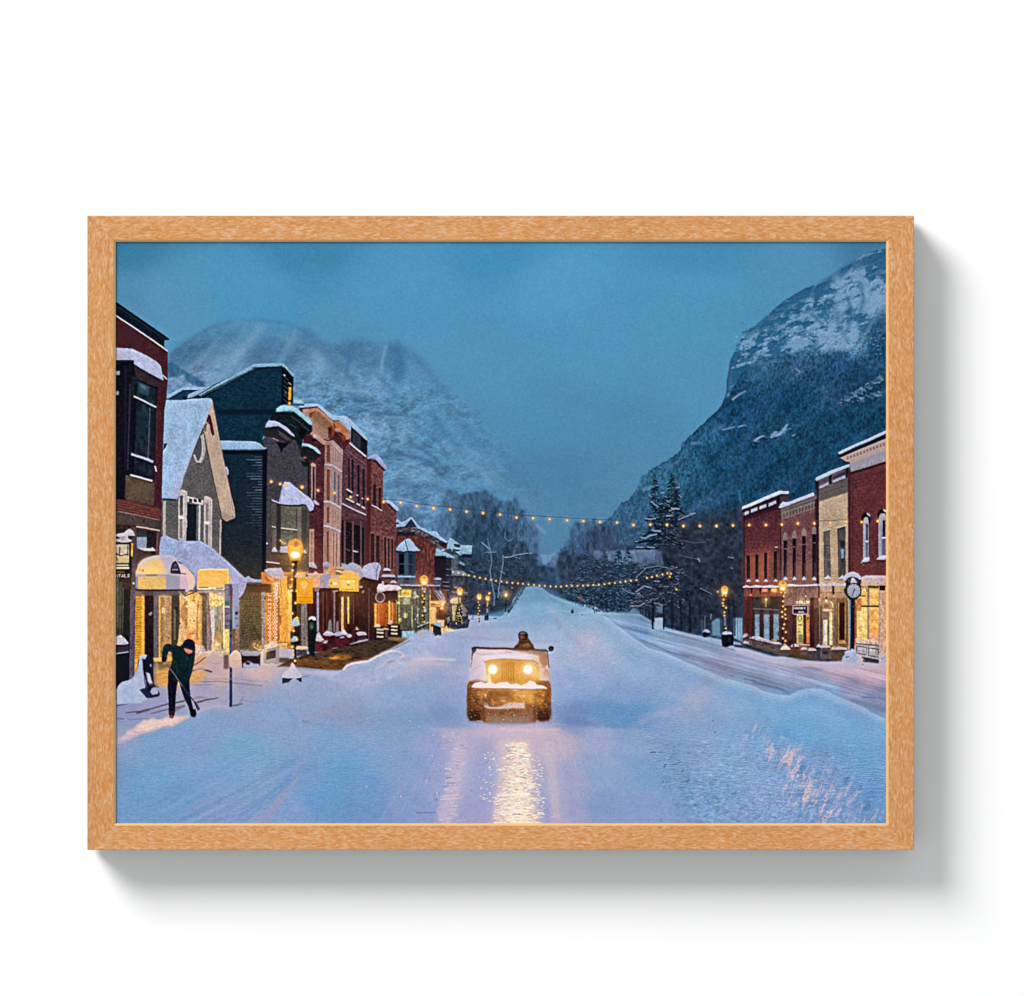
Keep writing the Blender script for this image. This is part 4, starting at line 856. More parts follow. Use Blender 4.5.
specks(396, 592, 430, 630, 40, (250,214,120), (.3,.6), .5, 95); specks(396, 592, 430, 632, 90, (30,34,30), (.3,.8), .5, 96)
R(401, 631, 415, 637.5, (150,190,212), .95, .4); Lw([(401,630.5),(409,630.5)], .8, (60,60,56), .8, .2, False); R(396, 630, 402, 640, (40,30,32), .8, .5, False)
P([(415.5,590),(434,590),(434,596),(416,594)], (80,72,92), .6, .5, False)
# neighbouring lit shop with red-orange light
R(430.8, 590, 447, 632, (90,54,44), 1, .3, True, n=.4, nc=(2,5)); R(430, 607, 436, 624, (240,190,110), .95, .4, False); R(433, 617, 435, 630, (252,200,110), .9, .4, False); R(430, 601, 446, 604, (250,190,100), .9, .4, False); R(430, 605, 444, 606.5, (240,170,90), .8, .4, False); R(436, 620, 444, 627, (248,206,150), .9, .4, False); R(438, 608, 444, 618, (84,40,34), .8, .4, False)
P([(433,590.5),(441,590.5),(446,602),(440,601)], (150,150,176), .85, .3); Lw([(434,591),(441,600)], .7, (54,50,66), .8, .1, False); Lw([(437.5,590.5),(444,600)], .7, (54,50,66), .8, .1, False)
E(442.5, 604.5, 1.6, 1.8, (255,236,190), 1, .4, False); E(442, 608.5, 1.5, 1.5, (255,206,130), 1, .4, False); E(440, 603, 2.6, 2.2, (250,130,50), .6, .6, False); glow(442, 606, 5, (255,130,50), .6)
for x, y in ((436,611),(446.5,627),(431,621),(444,599)): bulb(x, y, .9)
R(447, 615, 449.5, 627, (44,34,40), .9, .3); P([(447,618),(449.5,616.5),(450,621),(447.5,624)], (150,140,150), .8, .3)
P([(430,627),(444,627.5),(452,629),(455,631),(446,632.5),(430,634)], (250,216,160), .85, .6, False)
subject("printed_sandwich_board", "dark board on the far pavement with snow on top")
P([(433,623.5),(441,624),(441.2,636),(438,635),(432,638.4),(433,630)], (44,38,48), 1, .2); P([(433.5,624),(437,622),(441,623.5),(441,627.6),(433.5,624.6)], (150,176,200), 1, .2)
subject("printed_christmas_tree", "small lit christmas tree at the far end of the left pavement")
P([(459,604),(462,610),(463.5,622),(459,624),(455,622),(456,612)], (30,34,36), .95, .5, n=.4)
specks(456, 606, 463, 624, 26, (255,214,140), (.35,.65), .95, 98, jit=10); specks(456, 606, 463, 624, 14, (240,240,240), (.3,.5), .8, 99)
for pts in ([(466,618),(466,628)], [(463,620),(463,627)]): Lw(pts, .5, (80,84,100), .6, .1, False)
P([(462,616),(468,617),(466,621),(462,620)], (30,40,54), .8, .4)

# ---- brick pair behind
subject("printed_building", "plain brick building with a snowy flat roof and tall windows")
P([(383,503),(390,503),(398,509.5),(396.5,512),(395.5,575),(395,640),(356,640),(356,560),(366,520),(366,459),(370,458.6),(378,461),(386,469),(383,472)], (112,62,62), 1, .25, True, n=.3, nc=(1.5,1.5), brick=(4.4,400,.05))
P([(366,459),(371,459),(370.6,520),(369,566),(365,566),(366,500)], (84,34,38), .95, .3)
P([(367.5,457.6),(370,455.4),(374,454.2),(378,455.3),(381,458.4),(387.2,467.8),(386,469.5),(383,469),(378,462),(374,458.4),(368,458.8)], (152,160,200), 1, .25)
Lw([(374,460),(380,466),(385,471)], 2, (60,24,38), .85, .4, False)
P([(386,500),(389,500),(393,503),(398.6,508.6),(398.5,511),(396,510.6),(390,505),(385.6,501.5)], (164,176,208), 1, .2); Lw([(388,504),(396,512)], 1.6, (54,26,36), .8, .4, False)
for x0_, x1_, y0_, y1_ in [(373,376,484,505),(378.4,381,488,509)]: P([(x0_,y0_+1),((x0_+x1_)/2,y0_-1),(x1_,y0_+1.4),(x1_,y1_+1.5),(x0_,y1_)], (44,28,38), .95, .3, False)
Lw([(371.5,505),(376,507),(382,511)], .9, (190,186,210), .95, .2, False)
for x0_, x1_ in ((370.5,374.2),(376,379.4),(384,386.3),(387.8,389.6),(391.3,393)):
    y_ = 534 + (x0_ - 370) * .25
    R(x0_ - .9, y_ - 2, x1_ + .9, 568, (140,92,82), .6, .3, False); R(x0_, y_, x1_, 569, (54,32,38), .95, .25, False)
Lw([(369.6,537),(369.4,563)], .8, (190,120,84), .8, .2, False)
subject("printed_building", "tall brick building with a black parapet box and pairs of windows")
P([(341,441),(344,436),(367,457),(367,520),(366,566),(341,566),(340,500)], (98,58,70), 1, .25, True, n=.28, nc=(1.5,1.5), brick=(4,400,.06))
P([(351,426.5),(367.5,441),(367,457),(350.5,441.5)], (26,30,44), 1, .25, n=.3); P([(353,430),(361,437),(360.4,449),(352.6,442)], (62,66,80), .8, .4, False); R(356,436,357,446,(30,34,48),.6,.2,False)
P([(343,415.6),(346,416),(352,421),(361,430),(367.8,439.5),(366.5,440.5),(360,434.4),(351,426.5),(349,424),(343.5,418)], (154,180,208), 1, .2); Lw([(344,418),(351,427),(355,431)], .7, (24,24,50), .8, .1, False)
Lw([(347,440.6),(353,446),(366,456.6)], 1.3, (206,198,222), 1, .15, False); Lw([(346,449),(355,457),(365,464)], .6, (150,120,134), .6, .2, False)
for x0_, x1_, y0_, y1_ in [(348,349.8,458,488),(351.4,353.4,459.5,491.5),(357.5,359.6,465,503.5),(362.6,364.4,469,507)]: R(x0_, y0_, x1_, y1_, (18,26,40), .95, .25, False)
R(347.4, 492, 352, 498, (34,28,40), .9, .3, False)
for pts in ([(346.4,489),(352,492.6)], [(346,498.4),(354,502.4)], [(356.6,494.6),(358,495.8)], [(356.4,503.4),(360,505.6)], [(361.8,498),(363,499)], [(361.6,506.4),(365,508.6)]): Lw(pts, 1.3, (176,196,222), .95, .2, False)
Lw([(342,503.6),(352,508.6),(366,515)], 1.2, (176,184,212), .95, .2, False)
R(341, 519, 366, 565, (74,46,58), .8, .4, False)
for x0_, x1_, y0_ in ((341,343.6,519.5),(345.8,351.8,522),(353.8,360,524.5),(361.5,364,527)): P([(x0_,y0_),(x1_,y0_+1.5),(x1_,565),(x0_,565)], (26,20,32), .95, .25, False)
for x_ in (344.6, 352.8, 360.8): Lw([(x_,521),(x_,566)], 1.2, (116,76,88), .85, .2, False)
specks(346, 526, 360, 560, 30, (96,84,96), (.25,.5), .6, 101); Lw([(353,551),(358,552)], 1.3, (176,190,200), .9, .3, False); Lw([(346,549),(350,551)], .9, (100,104,116), .7, .3, False)
R(366, 520, 370, 566, (86,36,40), .9, .4, False)

# ---- orange-corniced brick building with pale bay column
subject("printed_building", "red brick building with an orange cornice and a pale column of bay windows")
P([(299,408),(317,407),(333,421),(350,432),(350,442),(342,452),(341.5,566),(341,640),(300,640),(300,500),(304,440)], (88,38,48), 1, .25, True, n=.3, nc=(1.5,1.5), brick=(3.2,300,.07))
P([(304,432),(310,436),(316,447),(320,457),(313,462),(303,455)], (72,28,44), .95, .4, False)
P([(303,409),(317,407.6),(333,421.5),(334,428),(328,437),(322,440),(309,430),(303,420)], (176,118,88), 1, .3); P([(302.5,410),(309,409.4),(310,420),(304,423)], (168,138,144), .9, .5, False)
P([(309.4,413),(316,411),(314,414),(311,418),(309,417)], (128,62,36), .95, .4, False); P([(311,414),(318,412),(331,424),(334,430),(325,434),(314,424)], (140,96,74), .9, .5, False)
P([(333,421.6),(339.5,420.8),(350,431.5),(350,438),(342,434),(336,428)], (170,110,72), 1, .3); Lw([(317,408.8),(325,415),(333,422.6)], 1.2, (200,150,116), .9, .3, False); Lw([(339,421.4),(350.4,432)], 1, (206,156,120), .85, .2, False)
P([(311,418),(328,431),(330,440),(326,440),(310,430)], (156,122,112), .85, .5, False)
P([(327.6,427),(332.6,426),(332,438),(328,437.6)], (120,52,28), .95, .3, False); P([(328.6,428.6),(331,428),(331,434),(329,434)], (44,30,34), .8, .4, False); P([(333,426),(337,427),(333,437),(331.6,437)], (150,76,44), .8, .5, False)
E(338, 430, 3.0, 2.6, (190,136,96), .95, .4, False); E(346.4, 436.4, 4, 3.4, (186,128,92), .95, .4, False); E(343.6, 438.4, 2.2, 3.4, (130,62,36), .9, .5, False); Lw([(336,432),(343,438)], 1.4, (130,66,42), .8, .4, False)
P([(299,407.4),(300,404.8),(308,403.4),(317,403.4),(320,404.8),(326,410),(333,415.2),(338,416),(343.6,415.4),(347,418.6),(350.8,426),(350.6,430),(348.6,429.6),(344,424.6),(339.6,420.4),(333.4,420.8),(328,416.4),(317.4,406),(308,407)], (162,184,216), 1, .2)
Lw([(299,408.6),(310,407.8),(317,406.8)], 1.2, (32,26,62), .9, .25, False); Lw([(333,420.9),(339,420.6)], .8, (48,34,66), .8, .1, False)
P([(311,430),(324,440),(332,443),(342,452),(342.6,456),(332,448),(322,444),(310,434)], (190,146,134), .95, .4, False)
colp = [(325,442),(333,440),(343,450),(342,470),(341.6,508),(340.4,534),(340,640),(323,640),(323.4,530),(324,500),(324.6,464)]
P(colp, (158,130,128), 1, .25, True, c2=(188,134,118)); P([(325,442),(330.8,442),(330.6,466),(330,500),(329,528),(328,570),(323.4,570),(323.6,530),(324.4,464)], (156,116,104), .8, .3, False)
for y0_, y1_ in ((445,462),(469.5,500.5),(507.5,523),(531.5,566)): R(326.7, y0_, 329.8 - (y0_ - 445) * .012, y1_, (112,54,46), .95, .25, False); R(327.6, y0_ + 1.5, 328.5, y1_ - 1.5, (150,84,66), .6, .2, False)
for x_ in (334.6, 338.4): R(x_ - .9, 471.5 + (x_ - 334) * .8, x_ + 1, 502 + (x_ - 334) * .8, (98,100,126), .95, .25, False)
for x_ in (333, 335.5, 338, 340): Lw([(x_,448),(x_,462)], .5, (120,92,100), .7, .1, False); Lw([(x_,510),(x_-.2,524)], .5, (120,96,98), .6, .1, False)
Lw([(332,443),(342.4,454)], 1.2, (196,170,170), .8, .3, False)
for pts in ([(324.6,464.4),(332,465),(336,467.6),(341.8,471.8)],[(323.6,501.6),(330,501.8),(334,504),(340.8,508)],[(323.4,525.6),(329,526.6),(334,528.6),(340.4,531.6)]): Lw(pts, 1.7, (184,178,196), .95, .25, False)
for x_ in (332, 335, 338.6): Lw([(x_,532),(x_ - .3,575)], 1.1, (216,160,140), .6, .3, False); Lw([(x_ + 1.6,534),(x_ + 1.3,572)], .8, (110,70,74), .8, .2, False)
R(311, 464.6, 315.4, 499, (164,136,132), .95, .25, False); R(312.6, 467, 314.4, 500, (30,26,44), .95, .2, False); P([(310.6,464),(313,462.6),(315.8,464.4),(315.6,466),(311,465.6)], (206,158,120), .8, .3, False)
R(308.6, 529, 314, 566, (186,136,120), .95, .3, False); R(310.4, 532, 312.4, 545, (126,96,98), .9, .3, False); R(310.4, 547, 312.4, 566, (130,100,98), .9, .3, False)
P([(313,501),(314.4,499.4),(317,501.6),(319.2,504),(318,505.4),(314.4,503.6)], (190,166,196), .95, .3, False)
P([(308,562.6),(313.6,562),(317.4,569),(308,566.6)], (176,180,202), .9, .4, False); P([(323,563),(327,561.4),(330,564),(331,566.6),(322.6,566.6)], (160,164,196), .9, .4, False)
# little hoods over the corner
P([(299,443.6),(303,443.2),(309,444),(315.6,447.4),(319,450.6),(320.8,453.8),(318,453.6),(313,449),(307,446.2),(299,446)], (150,178,206), 1, .2); P([(298,447),(308,447.4),(314,451),(320,455.6),(316,458.6),(310,461.4),(299,461)], (34,34,44), 1, .5, False); P([(302.6,457.6),(305,456.4),(307,458),(304,459)], (170,104,76), .8, .3, False); P([(297,460),(302,459),(308,462),(306,469),(302,466)], (16,16,26), .9, .6, False)
P([(313,435.6),(315,434),(317,437),(316.4,439),(313,438)], (190,178,196), .9, .3, False); R(311.4, 438.4, 315.6, 441.4, (28,22,48), .9, .3, False)
Lw([(305,436),(314,434)], .6, (140,60,70), .6, .2, False)

# ---- grey corner building with three hoods
subject("printed_building", "slate grey corner building with three snow-capped window hoods")
P([(262,440),(276,424),(300,425),(303,438),(300,455),(309,466),(309.5,500),(308.5,590),(300,640),(262,640)], (66,66,82), 1, .25, True, c2=(82,70,64), n=.22, nc=(1.4,1.4), brick=(1.9,300,.05))
P([(269,412),(294,412),(312,426),(312,432),(303,438),(300,452),(296,441),(285,436),(276,440),(271,436)], (22,34,44), 1, .4, n=.3)
Lw([(291,416),(300,423),(309,431)], .8, (84,84,88), .7, .3, False); Lw([(290,424),(296,428)], .8, (92,90,92), .6, .3, False); P([(299,428),(306,430),(304,440),(299,438)], (10,14,24), .8, .7, False)
P([(275,411.4),(276.6,406.6),(282,405.4),(292,406),(296,408.2),(303,413.6),(311.6,421),(312.2,425),(309.4,424.4),(302,418),(294.4,411.6),(290,410.4),(276,411.8)], (152,196,214), 1, .2)
P([(283,401.4),(285,399.2),(301,399.8),(304,402.6),(302,403.8),(290,402.6),(284,402.6)], (150,188,210), 1, .2); Lw([(290,404.6),(304,405)], 1.4, (34,44,70), .8, .4, False)
P([(260,427.6),(262,422),(266,420.6),(275,420.8),(280,423),(287,427.6),(293.6,434.6),(294.6,437),(291,435.4),(284,429.4),(278,426),(262,427.6)], (172,180,210), 1, .2); P([(260.6,428),(278,427),(286,432),(294.6,438.4),(290,444),(283,441),(274,438),(262,436)], (40,40,48), 1, .4, False)
P([(277,430),(284,434),(292,441),(288,441),(280,436)], (90,78,76), .8, .4, False); Lw([(272.6,438),(278,440.6)], 1.2, (170,120,104), .8, .2, False); P([(276,442),(289,443),(286,447),(283,449),(281.4,454),(279.6,449)], (16,16,24), .95, .4, False)
Lw([(308.4,462),(308.6,500)], 1.6, (20,16,28), .9, .4, False); P([(300,461),(308,462),(308,466),(304,468)], (20,20,30), .8, .5, False)
# bay with the snow-covered pyramid hood
R(271.4, 503, 309, 552, (88,82,76), .95, .4, True, n=.2)
R(281, 505, 296, 528, (104,100,88), 1, .3, False, n=.2); R(281, 529.5, 296, 548, (98,94,84), 1, .3, False, n=.2); R(297, 507, 301, 549, (124,110,104), .9, .3, False); R(302, 510, 307, 549, (72,66,64), .95, .3, False)
R(272, 505, 276, 527, (92,80,80), .9, .4, False); R(276.6, 504, 280.6, 550, (54,44,50), .95, .3, False); R(272.6, 530, 276, 547, (112,96,92), .9, .4, False)
Lw([(281,528),(289,529),(297,529.8)], 1.2, (198,186,180), .95, .2, False); Lw([(271.6,526.4),(275.8,527.4)], 1.2, (186,172,172), .9, .2, False); Lw([(296.6,510),(296.6,528)], .8, (66,62,50), .7, .2, False)
P([(271.6,552),(273,547.6),(275,547),(277.4,552)], (184,182,196), .95, .25, False); P([(280,547),(287.6,546),(288,553),(280,552.6)], (178,168,190), .95, .25, False); P([(303.6,549.6),(306,551),(307,554),(303,553)], (192,178,168), .9, .3, False)
R(266, 554, 304, 573, (84,64,46), .9, .8, False, n=.2); Lw([(265,561.8),(273,562.6),(279.6,563.6)], 1.2, (186,174,178), .95, .2, False)
P([(278.6,503.4),(280.4,494),(282.6,485),(284.2,481.8),(289.6,482),(293,485),(299,490),(305,494.6),(310.4,498.6),(313,502),(314.2,505.4),(313,510),(309.6,511.4),(307.6,508),(306,504.8),(303,503.8),(297,505),(288,504.8),(282,504.2)], (176,180,216), 1, .2, n=.06)
Lw([(284,482),(280.4,496),(279.6,503)], .9, (120,110,150), .6, .3, False); Lw([(280,504.8),(290,505.8),(300,505.4),(305,504.8)], 1.3, (22,20,30), .9, .25, False); Lw([(271.6,499.8),(275,501.4),(280,503)], 1.2, (180,172,196), .95, .2, False); Lw([(288,484),(284,500)], 1, (196,198,228), .4, .8, False)
E(266.6, 543.4, 1.2, 1.0, (220,220,220), .9, .3, False)

# ---- dark teal clapboard building
subject("printed_building", "tall dark teal clapboard building with a slanted roof and one lit window")
P([(164,398),(183,388.6),(205,388.4),(215,384),(250,367),(282,364.5),(293.6,376.5),(293,404),(282,404),(276,409),(266,424),(262,440),(266,450),(266.4,640),(200,640),(200,410),(164,402)], (14,50,72), 1, .25, True, n=.3, nc=(1.6,1.6), brick=(1.9,300,.06))
P([(166,397),(183,389.5),(200,389),(186,397),(186,402),(166,402)], (28,62,94), 1, .3)
P([(281.6,366),(293,376.5),(292.6,404),(281,405)], (10,20,36), 1, .25, False)
for i_ in range(6): Lw([(283.5,376 + i_ * 4.6),(288,380 + i_ * 4.6)], .5, (84,104,120), .7, .1, False)
Lw([(283.6,374.4),(285,376)], 1.4, (170,176,196), .9, .2, False); Lw([(288.4,382.4),(291,384.6)], 1, (150,140,170), .9, .2, False)
P([(288.5,387),(291.2,387.3),(290.8,400),(288.2,400)], (242,168,52), 1, .25, False); E(289.4, 403.2, 1.5, 1.6, (244,170,50), .95, .3, False); E(285.5, 393, .8, 1.8, (110,150,140), .6, .3, False)
P([(200,394.4),(216,387),(250,371),(252,369.4),(248,372),(216,390),(200,400)], (10,26,50), .95, .4, False); R(216, 409.4, 276, 415, (8,28,50), .85, .8, False)
P([(197,394.6),(215,385),(235,374),(250,366),(254,363.8),(282,363),(284,364),(293.8,374.4),(293.6,377),(291,375.4),(282.4,366.6),(268,366.4),(254,368),(240,375),(218,386),(200,395.6)], (126,172,200), 1, .2)
Lw([(200,396.4),(218,387.6),(249,371),(254,369)], .7, (106,144,170), .8, .2, False); Lw([(252,367.6),(268,367.4),(282,366.2)], .9, (20,46,70), .9, .2, False); Lw([(283.6,367),(292.6,377)], .8, (16,24,40), .9, .2, False)
P([(164,398),(166,396),(182,387.4),(206,386.8),(207,388.2),(198,389.8),(183,389.8),(168,398.4)], (136,178,206), 1, .2); P([(187,398),(188,394.5),(199,389.6),(213,385),(206,390),(194,397)], (132,172,204), 1, .2); Lw([(190,399),(200,393.5),(212,387)], .8, (20,50,80), .8, .2, False); R(182.6, 396.6, 186, 399.6, (10,20,44), .9, .3, False)
P([(218.6,441),(222,440.6),(250,441.2),(257,442),(261,444.4),(264,447.4),(267,448),(264,449.6),(262,449.6),(221,449.6)], (144,178,214), 1, .2); Lw([(221,449.6),(262,450)], .9, (104,150,166), .8, .2, False)
P([(221,450.6),(263,450.4),(263,455),(222,455)], (8,20,40), .9, .8, False)
P([(220,455),(262,455),(262,530),(262,600),(220,600)], (16,42,64), .9, .8, False, c2=(48,44,44), n=.25, nc=(1.4,1.4))
P([(262.4,450),(267.4,449),(266,520),(265,590),(261.6,590),(262,500)], (8,16,34), .95, .5, False)
q = random.Random(22)
for i_ in range(30):
    y_ = 457 + i_ * 2.75 ; k_ = q.choice((4, 7, 10, 12, 16)); 
    if y_ > 528: k_ = 3
    Lw([(262 - k_, y_),(262, y_ - .1)], .55, (126,146,170), q.uniform(.25, .85) if y_ < 520 else .25, .12, False)
P([(236,579),(266,582),(264,652),(236,650)], (86,72,50), .95, 1.0, False, n=.25, nc=(1.4,1.4), brick=(2.6,300,.07)); P([(244,583),(262,583),(262,592),(244,594)], (58,38,34), .6, 1.2, False); Lw([(262.6,596),(261.6,650)], 1.6, (40,28,36), .8, .4, False)
P([(243,580.6),(245,578),(247,576.6),(248.6,576),(251,578.4),(255,579.4),(266,579.8),(274,580),(274,582.4),(260,582.4),(247,582.4),(244,583.6)], (150,156,186), 1, .2); Lw([(247,583.4),(262,584),(272,584.4)], .8, (150,130,116), .6, .2, False)
E(226.6, 471, 1.8, 4.4, (180,180,214), .95, .3, False, rot=-12)

# ---- warm shop front with light curtain below the corner building
subject("printed_building", "glowing yellow shop front with curtains of string lights")
P([(261,572),(308,572),(309,650),(262,648)], (196,130,60), 1, .4, True, c2=(170,112,56)); R(260, 584, 271, 593, (74,40,32), .95, .4, False)
R(261.6, 592, 265.4, 648, (150,128,126), .95, .3, False, n=.2); P([(264,576),(300,574),(300,590),(285,592),(284,580),(266,582)], (150,88,40), .8, .8, False)
R(265.6, 595, 278, 643, (204,118,34), 1, .5, False, n=.2); R(279, 576, 287.4, 645, (246,172,56), 1, .4, False, c2=(232,156,62)); R(287.6, 584, 292, 643, (252,214,110), 1, .4, False, c2=(244,170,70)); R(278, 598, 279.4, 640, (140,70,30), .8, .3, False)
R(287, 577, 291, 590, (112,66,36), .8, .5, False); Lw([(280,579),(281.4,592),(280,598)], .8, (120,80,30), .8, .2, False); E(264.8, 598.6, 1, 1.4, (60,50,54), .9, .2, False); R(271.6, 583, 274, 600, (180,120,20), .7, .3, False)
R(279, 643, 287, 649, (232,190,120), .8, .4, False); Lw([(278.6,642.6),(288,642.6)], .8, (130,84,40), .8, .2, False); E(283.8, 633, .5, .5, (110,70,30), .9, .1, False)
R(278.6, 615.6, 281, 625.6, (150,84,34), .9, .3, False); R(266, 616, 268, 625, (236,140,40), .8, .3, False); R(297, 603, 299.4, 618, (250,190,90), .9, .3, False)
P([(264,570.4),(268,568.4),(281,567.8),(283,572),(285,578.6),(279,579.4),(272,577.6),(267,573.6)], (184,170,186), 1, .2); P([(268,573.4),(274,576),(284.6,575.6),(285,579.2),(276,579.4)], (206,166,156), .7, .5, False); P([(266.4,573.6),(270,577),(275,579),(272,582),(267,578)], (240,160,80), .8, .4, False)
q = random.Random(15)
for y_ in range(584, 643, 2):
    for x_ in (269.2, 271.2, 274.2, 276.0):
        if y_ < 594 and x_ < 273: continue
        if y_ > 611 or x_ > 272 or y_ % 4 == 0: E(x_ + q.uniform(-.35, .35) + .5 * (y_ % 4 - 1), y_ + q.uniform(-.2, .2), .62, .6, (255,248,206), 1, .16, False)
Lw([(271.4,610),(271.6,640)], .7, (170,92,26), .8, .2, False)
for y_ in range(583, 603, 2): E(277 + q.uniform(-.5, .5), y_, .7, .6, (255,244,206), .95, .2, False)
glow(272, 625, 7, (255,150,50), .25, 22); glow(276, 585, 4, (255,160,60), .4)
specks(266, 582, 300, 600, 18, (255,236,180), (.3,.6), .8, 107)
R(301, 603, 309, 648, (124,112,110), 1, .3, False, n=.15, nc=(1,10)); Lw([(304.4,606),(304.4,646)], .6, (90,80,84), .7, .2, False); R(296.6, 603, 301, 646, (46,40,36), .9, .4, False); E(304, 638.6, 1.4, .9, (60,50,50), .8, .2, False)

# ---- ground floor of the brick buildings
subject("printed_building", "dark red shop front with snow-topped boards and yellow lit windows")
P([(306,573),(318,585),(345,588),(358,592),(375,575),(396,590),(396,646),(360,640),(340,652),(308,652)], (54,24,28), 1, .3, True, n=.5, nc=(2.2,9))
P([(305,578),(309,575),(325,573),(330,567),(360,566),(366,574),(360,580),(345,588),(313,588),(306,586)], (196,158,132), 1, .3, False, n=.12); R(330, 566.6, 334, 576, (226,138,70), .95, .3, False); P([(312,578),(321,578),(320,587),(312,587)], (226,160,110), .8, .4, False)
P([(320,578),(323,575),(330,573.4),(331,576),(329,582),(328,587.6),(320,587)], (150,140,168), 1, .3, False); P([(306,573.6),(315,573),(318,574.6),(308,575.4)], (210,180,170), .9, .3, False); P([(313,574),(314.6,571),(317,572),(319,574)], (224,176,160), .9, .3, False)
P([(341,563),(347,564.6),(352,562),(360,565.6),(361,570),(352,571),(342,568)], (150,160,190), .95, .35, False); P([(334,569),(344,569.4),(356,572),(346,575),(336,575)], (112,70,50), .8, .4, False); Lw([(335,570.6),(342,571.4)], 1, (250,200,160), .9, .3, False)
for x_, w_, c_, a_ in [(317.8,1.9,(150,138,160),1),(334.2,1.6,(132,110,120),1),(342.4,2.4,(240,176,96),1),(348.3,1.4,(252,190,74),1),(323,1,(120,60,54),.8),(330,1.4,(36,16,20),.8),(326.4,1,(96,44,40),.8),(338,1.4,(36,16,20),.8),(353.6,1,(120,76,56),.7),(360,1.2,(34,20,24),.8),(369,.8,(140,84,82),.7)]:
    R(x_ - w_ / 2, 592 if x_ < 340 else 597, x_ + w_ / 2, 632 if x_ < 347 else 624, c_, a_, .2, False)
R(317.8 - 2.2, 602, 317.8 + 2.2, 602.6, (150,130,150), .8, .1, False); E(348.3, 609, .8, 1, (255,240,200), .9, .3, False); P([(314,588),(320,588),(318,592),(314,591)], (170,140,140), .8, .3, False); glow(342.4, 612, 2, (255,160,60), .35, 12); glow(348.4, 606, 2, (255,170,60), .35, 9)
Lw([(333,591.4),(338,590.6)], 1.6, (170,150,166), .8, .3, False); R(341, 593, 354, 596, (86,50,52), .8, .4, False)
# awning barrel
P([(361,575),(361.6,570),(364,566.4),(368,563.6),(374,562.4),(378.6,563),(380.6,566),(380.8,569.6),(379,574),(378,580.4),(372,579.4),(366,578.6)], (172,172,204), 1, .25, n=.08); Lw([(378.6,564),(376.6,572),(376,580)], 1.2, (106,96,120), .8, .3, False)
P([(341,568.4),(352,569.6),(361,571),(364,576),(361,577.6),(350,573)], (140,144,178), .9, .4, False)
P([(364,577),(376,580.6),(378,592),(374,604),(374,640),(358,640),(359,590),(361,579)], (46,26,30), .95, .4, False, n=.3); P([(359,586),(362.6,586),(362.6,588),(359,588)], (190,170,180), .8, .3, False); P([(361,592),(364,590),(364.4,592),(362.6,594)], (170,100,96), .8, .3, False); Lw([(369,588),(368.6,640)], .8, (120,84,84), .7, .3, False)
for y_, x0_, x1_ in ((569,382.6,391),(575.4,381,396),(581.4,390,397)): P([(x0_,y_+1.6),(x0_+2,y_-1),(x1_-2,y_-.6),(x1_,y_+1.8)], (170,176,206), .95, .25, False); R(x0_ + 1, y_ + 2, x1_ - 1, y_ + 4.2, (66,42,56), .9, .3, False)
P([(381.6,581),(384,581.6),(384,584.6),(382,583.6)], (190,184,204), .9, .3, False)
P([(377,592.4),(377,587.6),(378.6,584.2),(382,583.2),(385,585.4),(388,584.6),(392,585),(396,585),(400,586.6),(402,588.6),(399,590.4),(393,590.6),(386,590.8),(381,592.4)], (206,188,196), 1, .3, n=.15, nc=(3,3))
ring(380, 597.4, 4.4, 4.8, 1.3, (134,122,128), 0, 360, .95); E(380, 597, 3, 3.4, (58,42,50), .8, .5, False)
R(387, 591, 397.6, 600, (34,26,32), .95, .3); Lw([(388.5,600.4),(397,600)], .6, (84,64,62), .7, .1, False)
R(374, 603, 396, 632, (150,70,26), 1, .4, False, n=.2, nc=(2,9)); R(374.6, 604, 376.6, 624, (244,184,74), .95, .3, False); R(388.2, 601, 390.2, 624, (244,190,80), .95, .3, False); R(391.6, 602, 393, 622, (206,140,60), .9, .3, False); R(378, 604, 379.6, 626, (200,120,60), .7, .3, False); glow(382, 612, 9, (255,120,40), .15)
subject("printed_bench", "dark slatted bench with snow on its seat outside the orange-lit shop")
P([(374,625),(390,627),(391,640),(386,641),(374,640)], (28,22,26), .95, .4); P([(374,627),(374.6,624),(378,623.6),(381,626),(379,627.6)], (226,200,150), .95, .3, False)
for y_ in (629.4, 632.6, 636.6): Lw([(376.4,y_),(383.4,y_ + .4)], 1.7, (214,186,166), .9, .25, False)
Lw([(383,628.6),(389,629.4)], 1.6, (206,180,170), .9, .3, False); R(385, 630, 387.6, 638, (110,76,70), .8, .3, False)
subject("printed_bench", "second snow-topped bench farther up the left pavement")
P([(387.6,624),(400,625),(401,638),(390,638)], (30,24,28), .95, .4); P([(387.6,624),(388.6,621),(392,620.4),(393,623),(391,624.6)], (214,180,170), .95, .3, False)
for y_ in (626.4, 630, 633.6): Lw([(391,y_),(397.6,y_ + .3)], 1.6, (230,204,170), .9, .25, False)
Lw([(399.6,624),(400,637)], 1, (20,20,26), .9, .1, False)
subject("printed_planter", "row of dark red planters heaped with snow by the dark red shop front")
P([(323,634),(351,634),(350,645),(340,652),(324,650)], (68,26,36), 1, .4, True, n=.4, nc=(3,3)); P([(314,640),(323,641),(322,652),(315,652)], (96,36,42), 1, .3)
P([(322.6,634.6),(325,632),(328,630.4),(332,632),(335,635),(330,636),(325,636)], (184,176,196), .98, .3, False); P([(333,634),(336,632),(341,631.4),(344,634),(341,636),(336,636.4)], (178,168,192), .95, .3, False); P([(341,632),(344,629),(346,632),(348,634),(346,635.4),(342,634.6)], (206,190,196), .95, .3, False); E(349, 636, 2.6, 2, (212,186,184), .95, .4, False)
P([(314.6,641),(317,633),(319,632),(321,636),(324,640),(321,642)], (196,184,192), .98, .3, False); P([(322,643),(325,640.4),(328,641),(326,644)], (184,170,186), .9, .3, False)
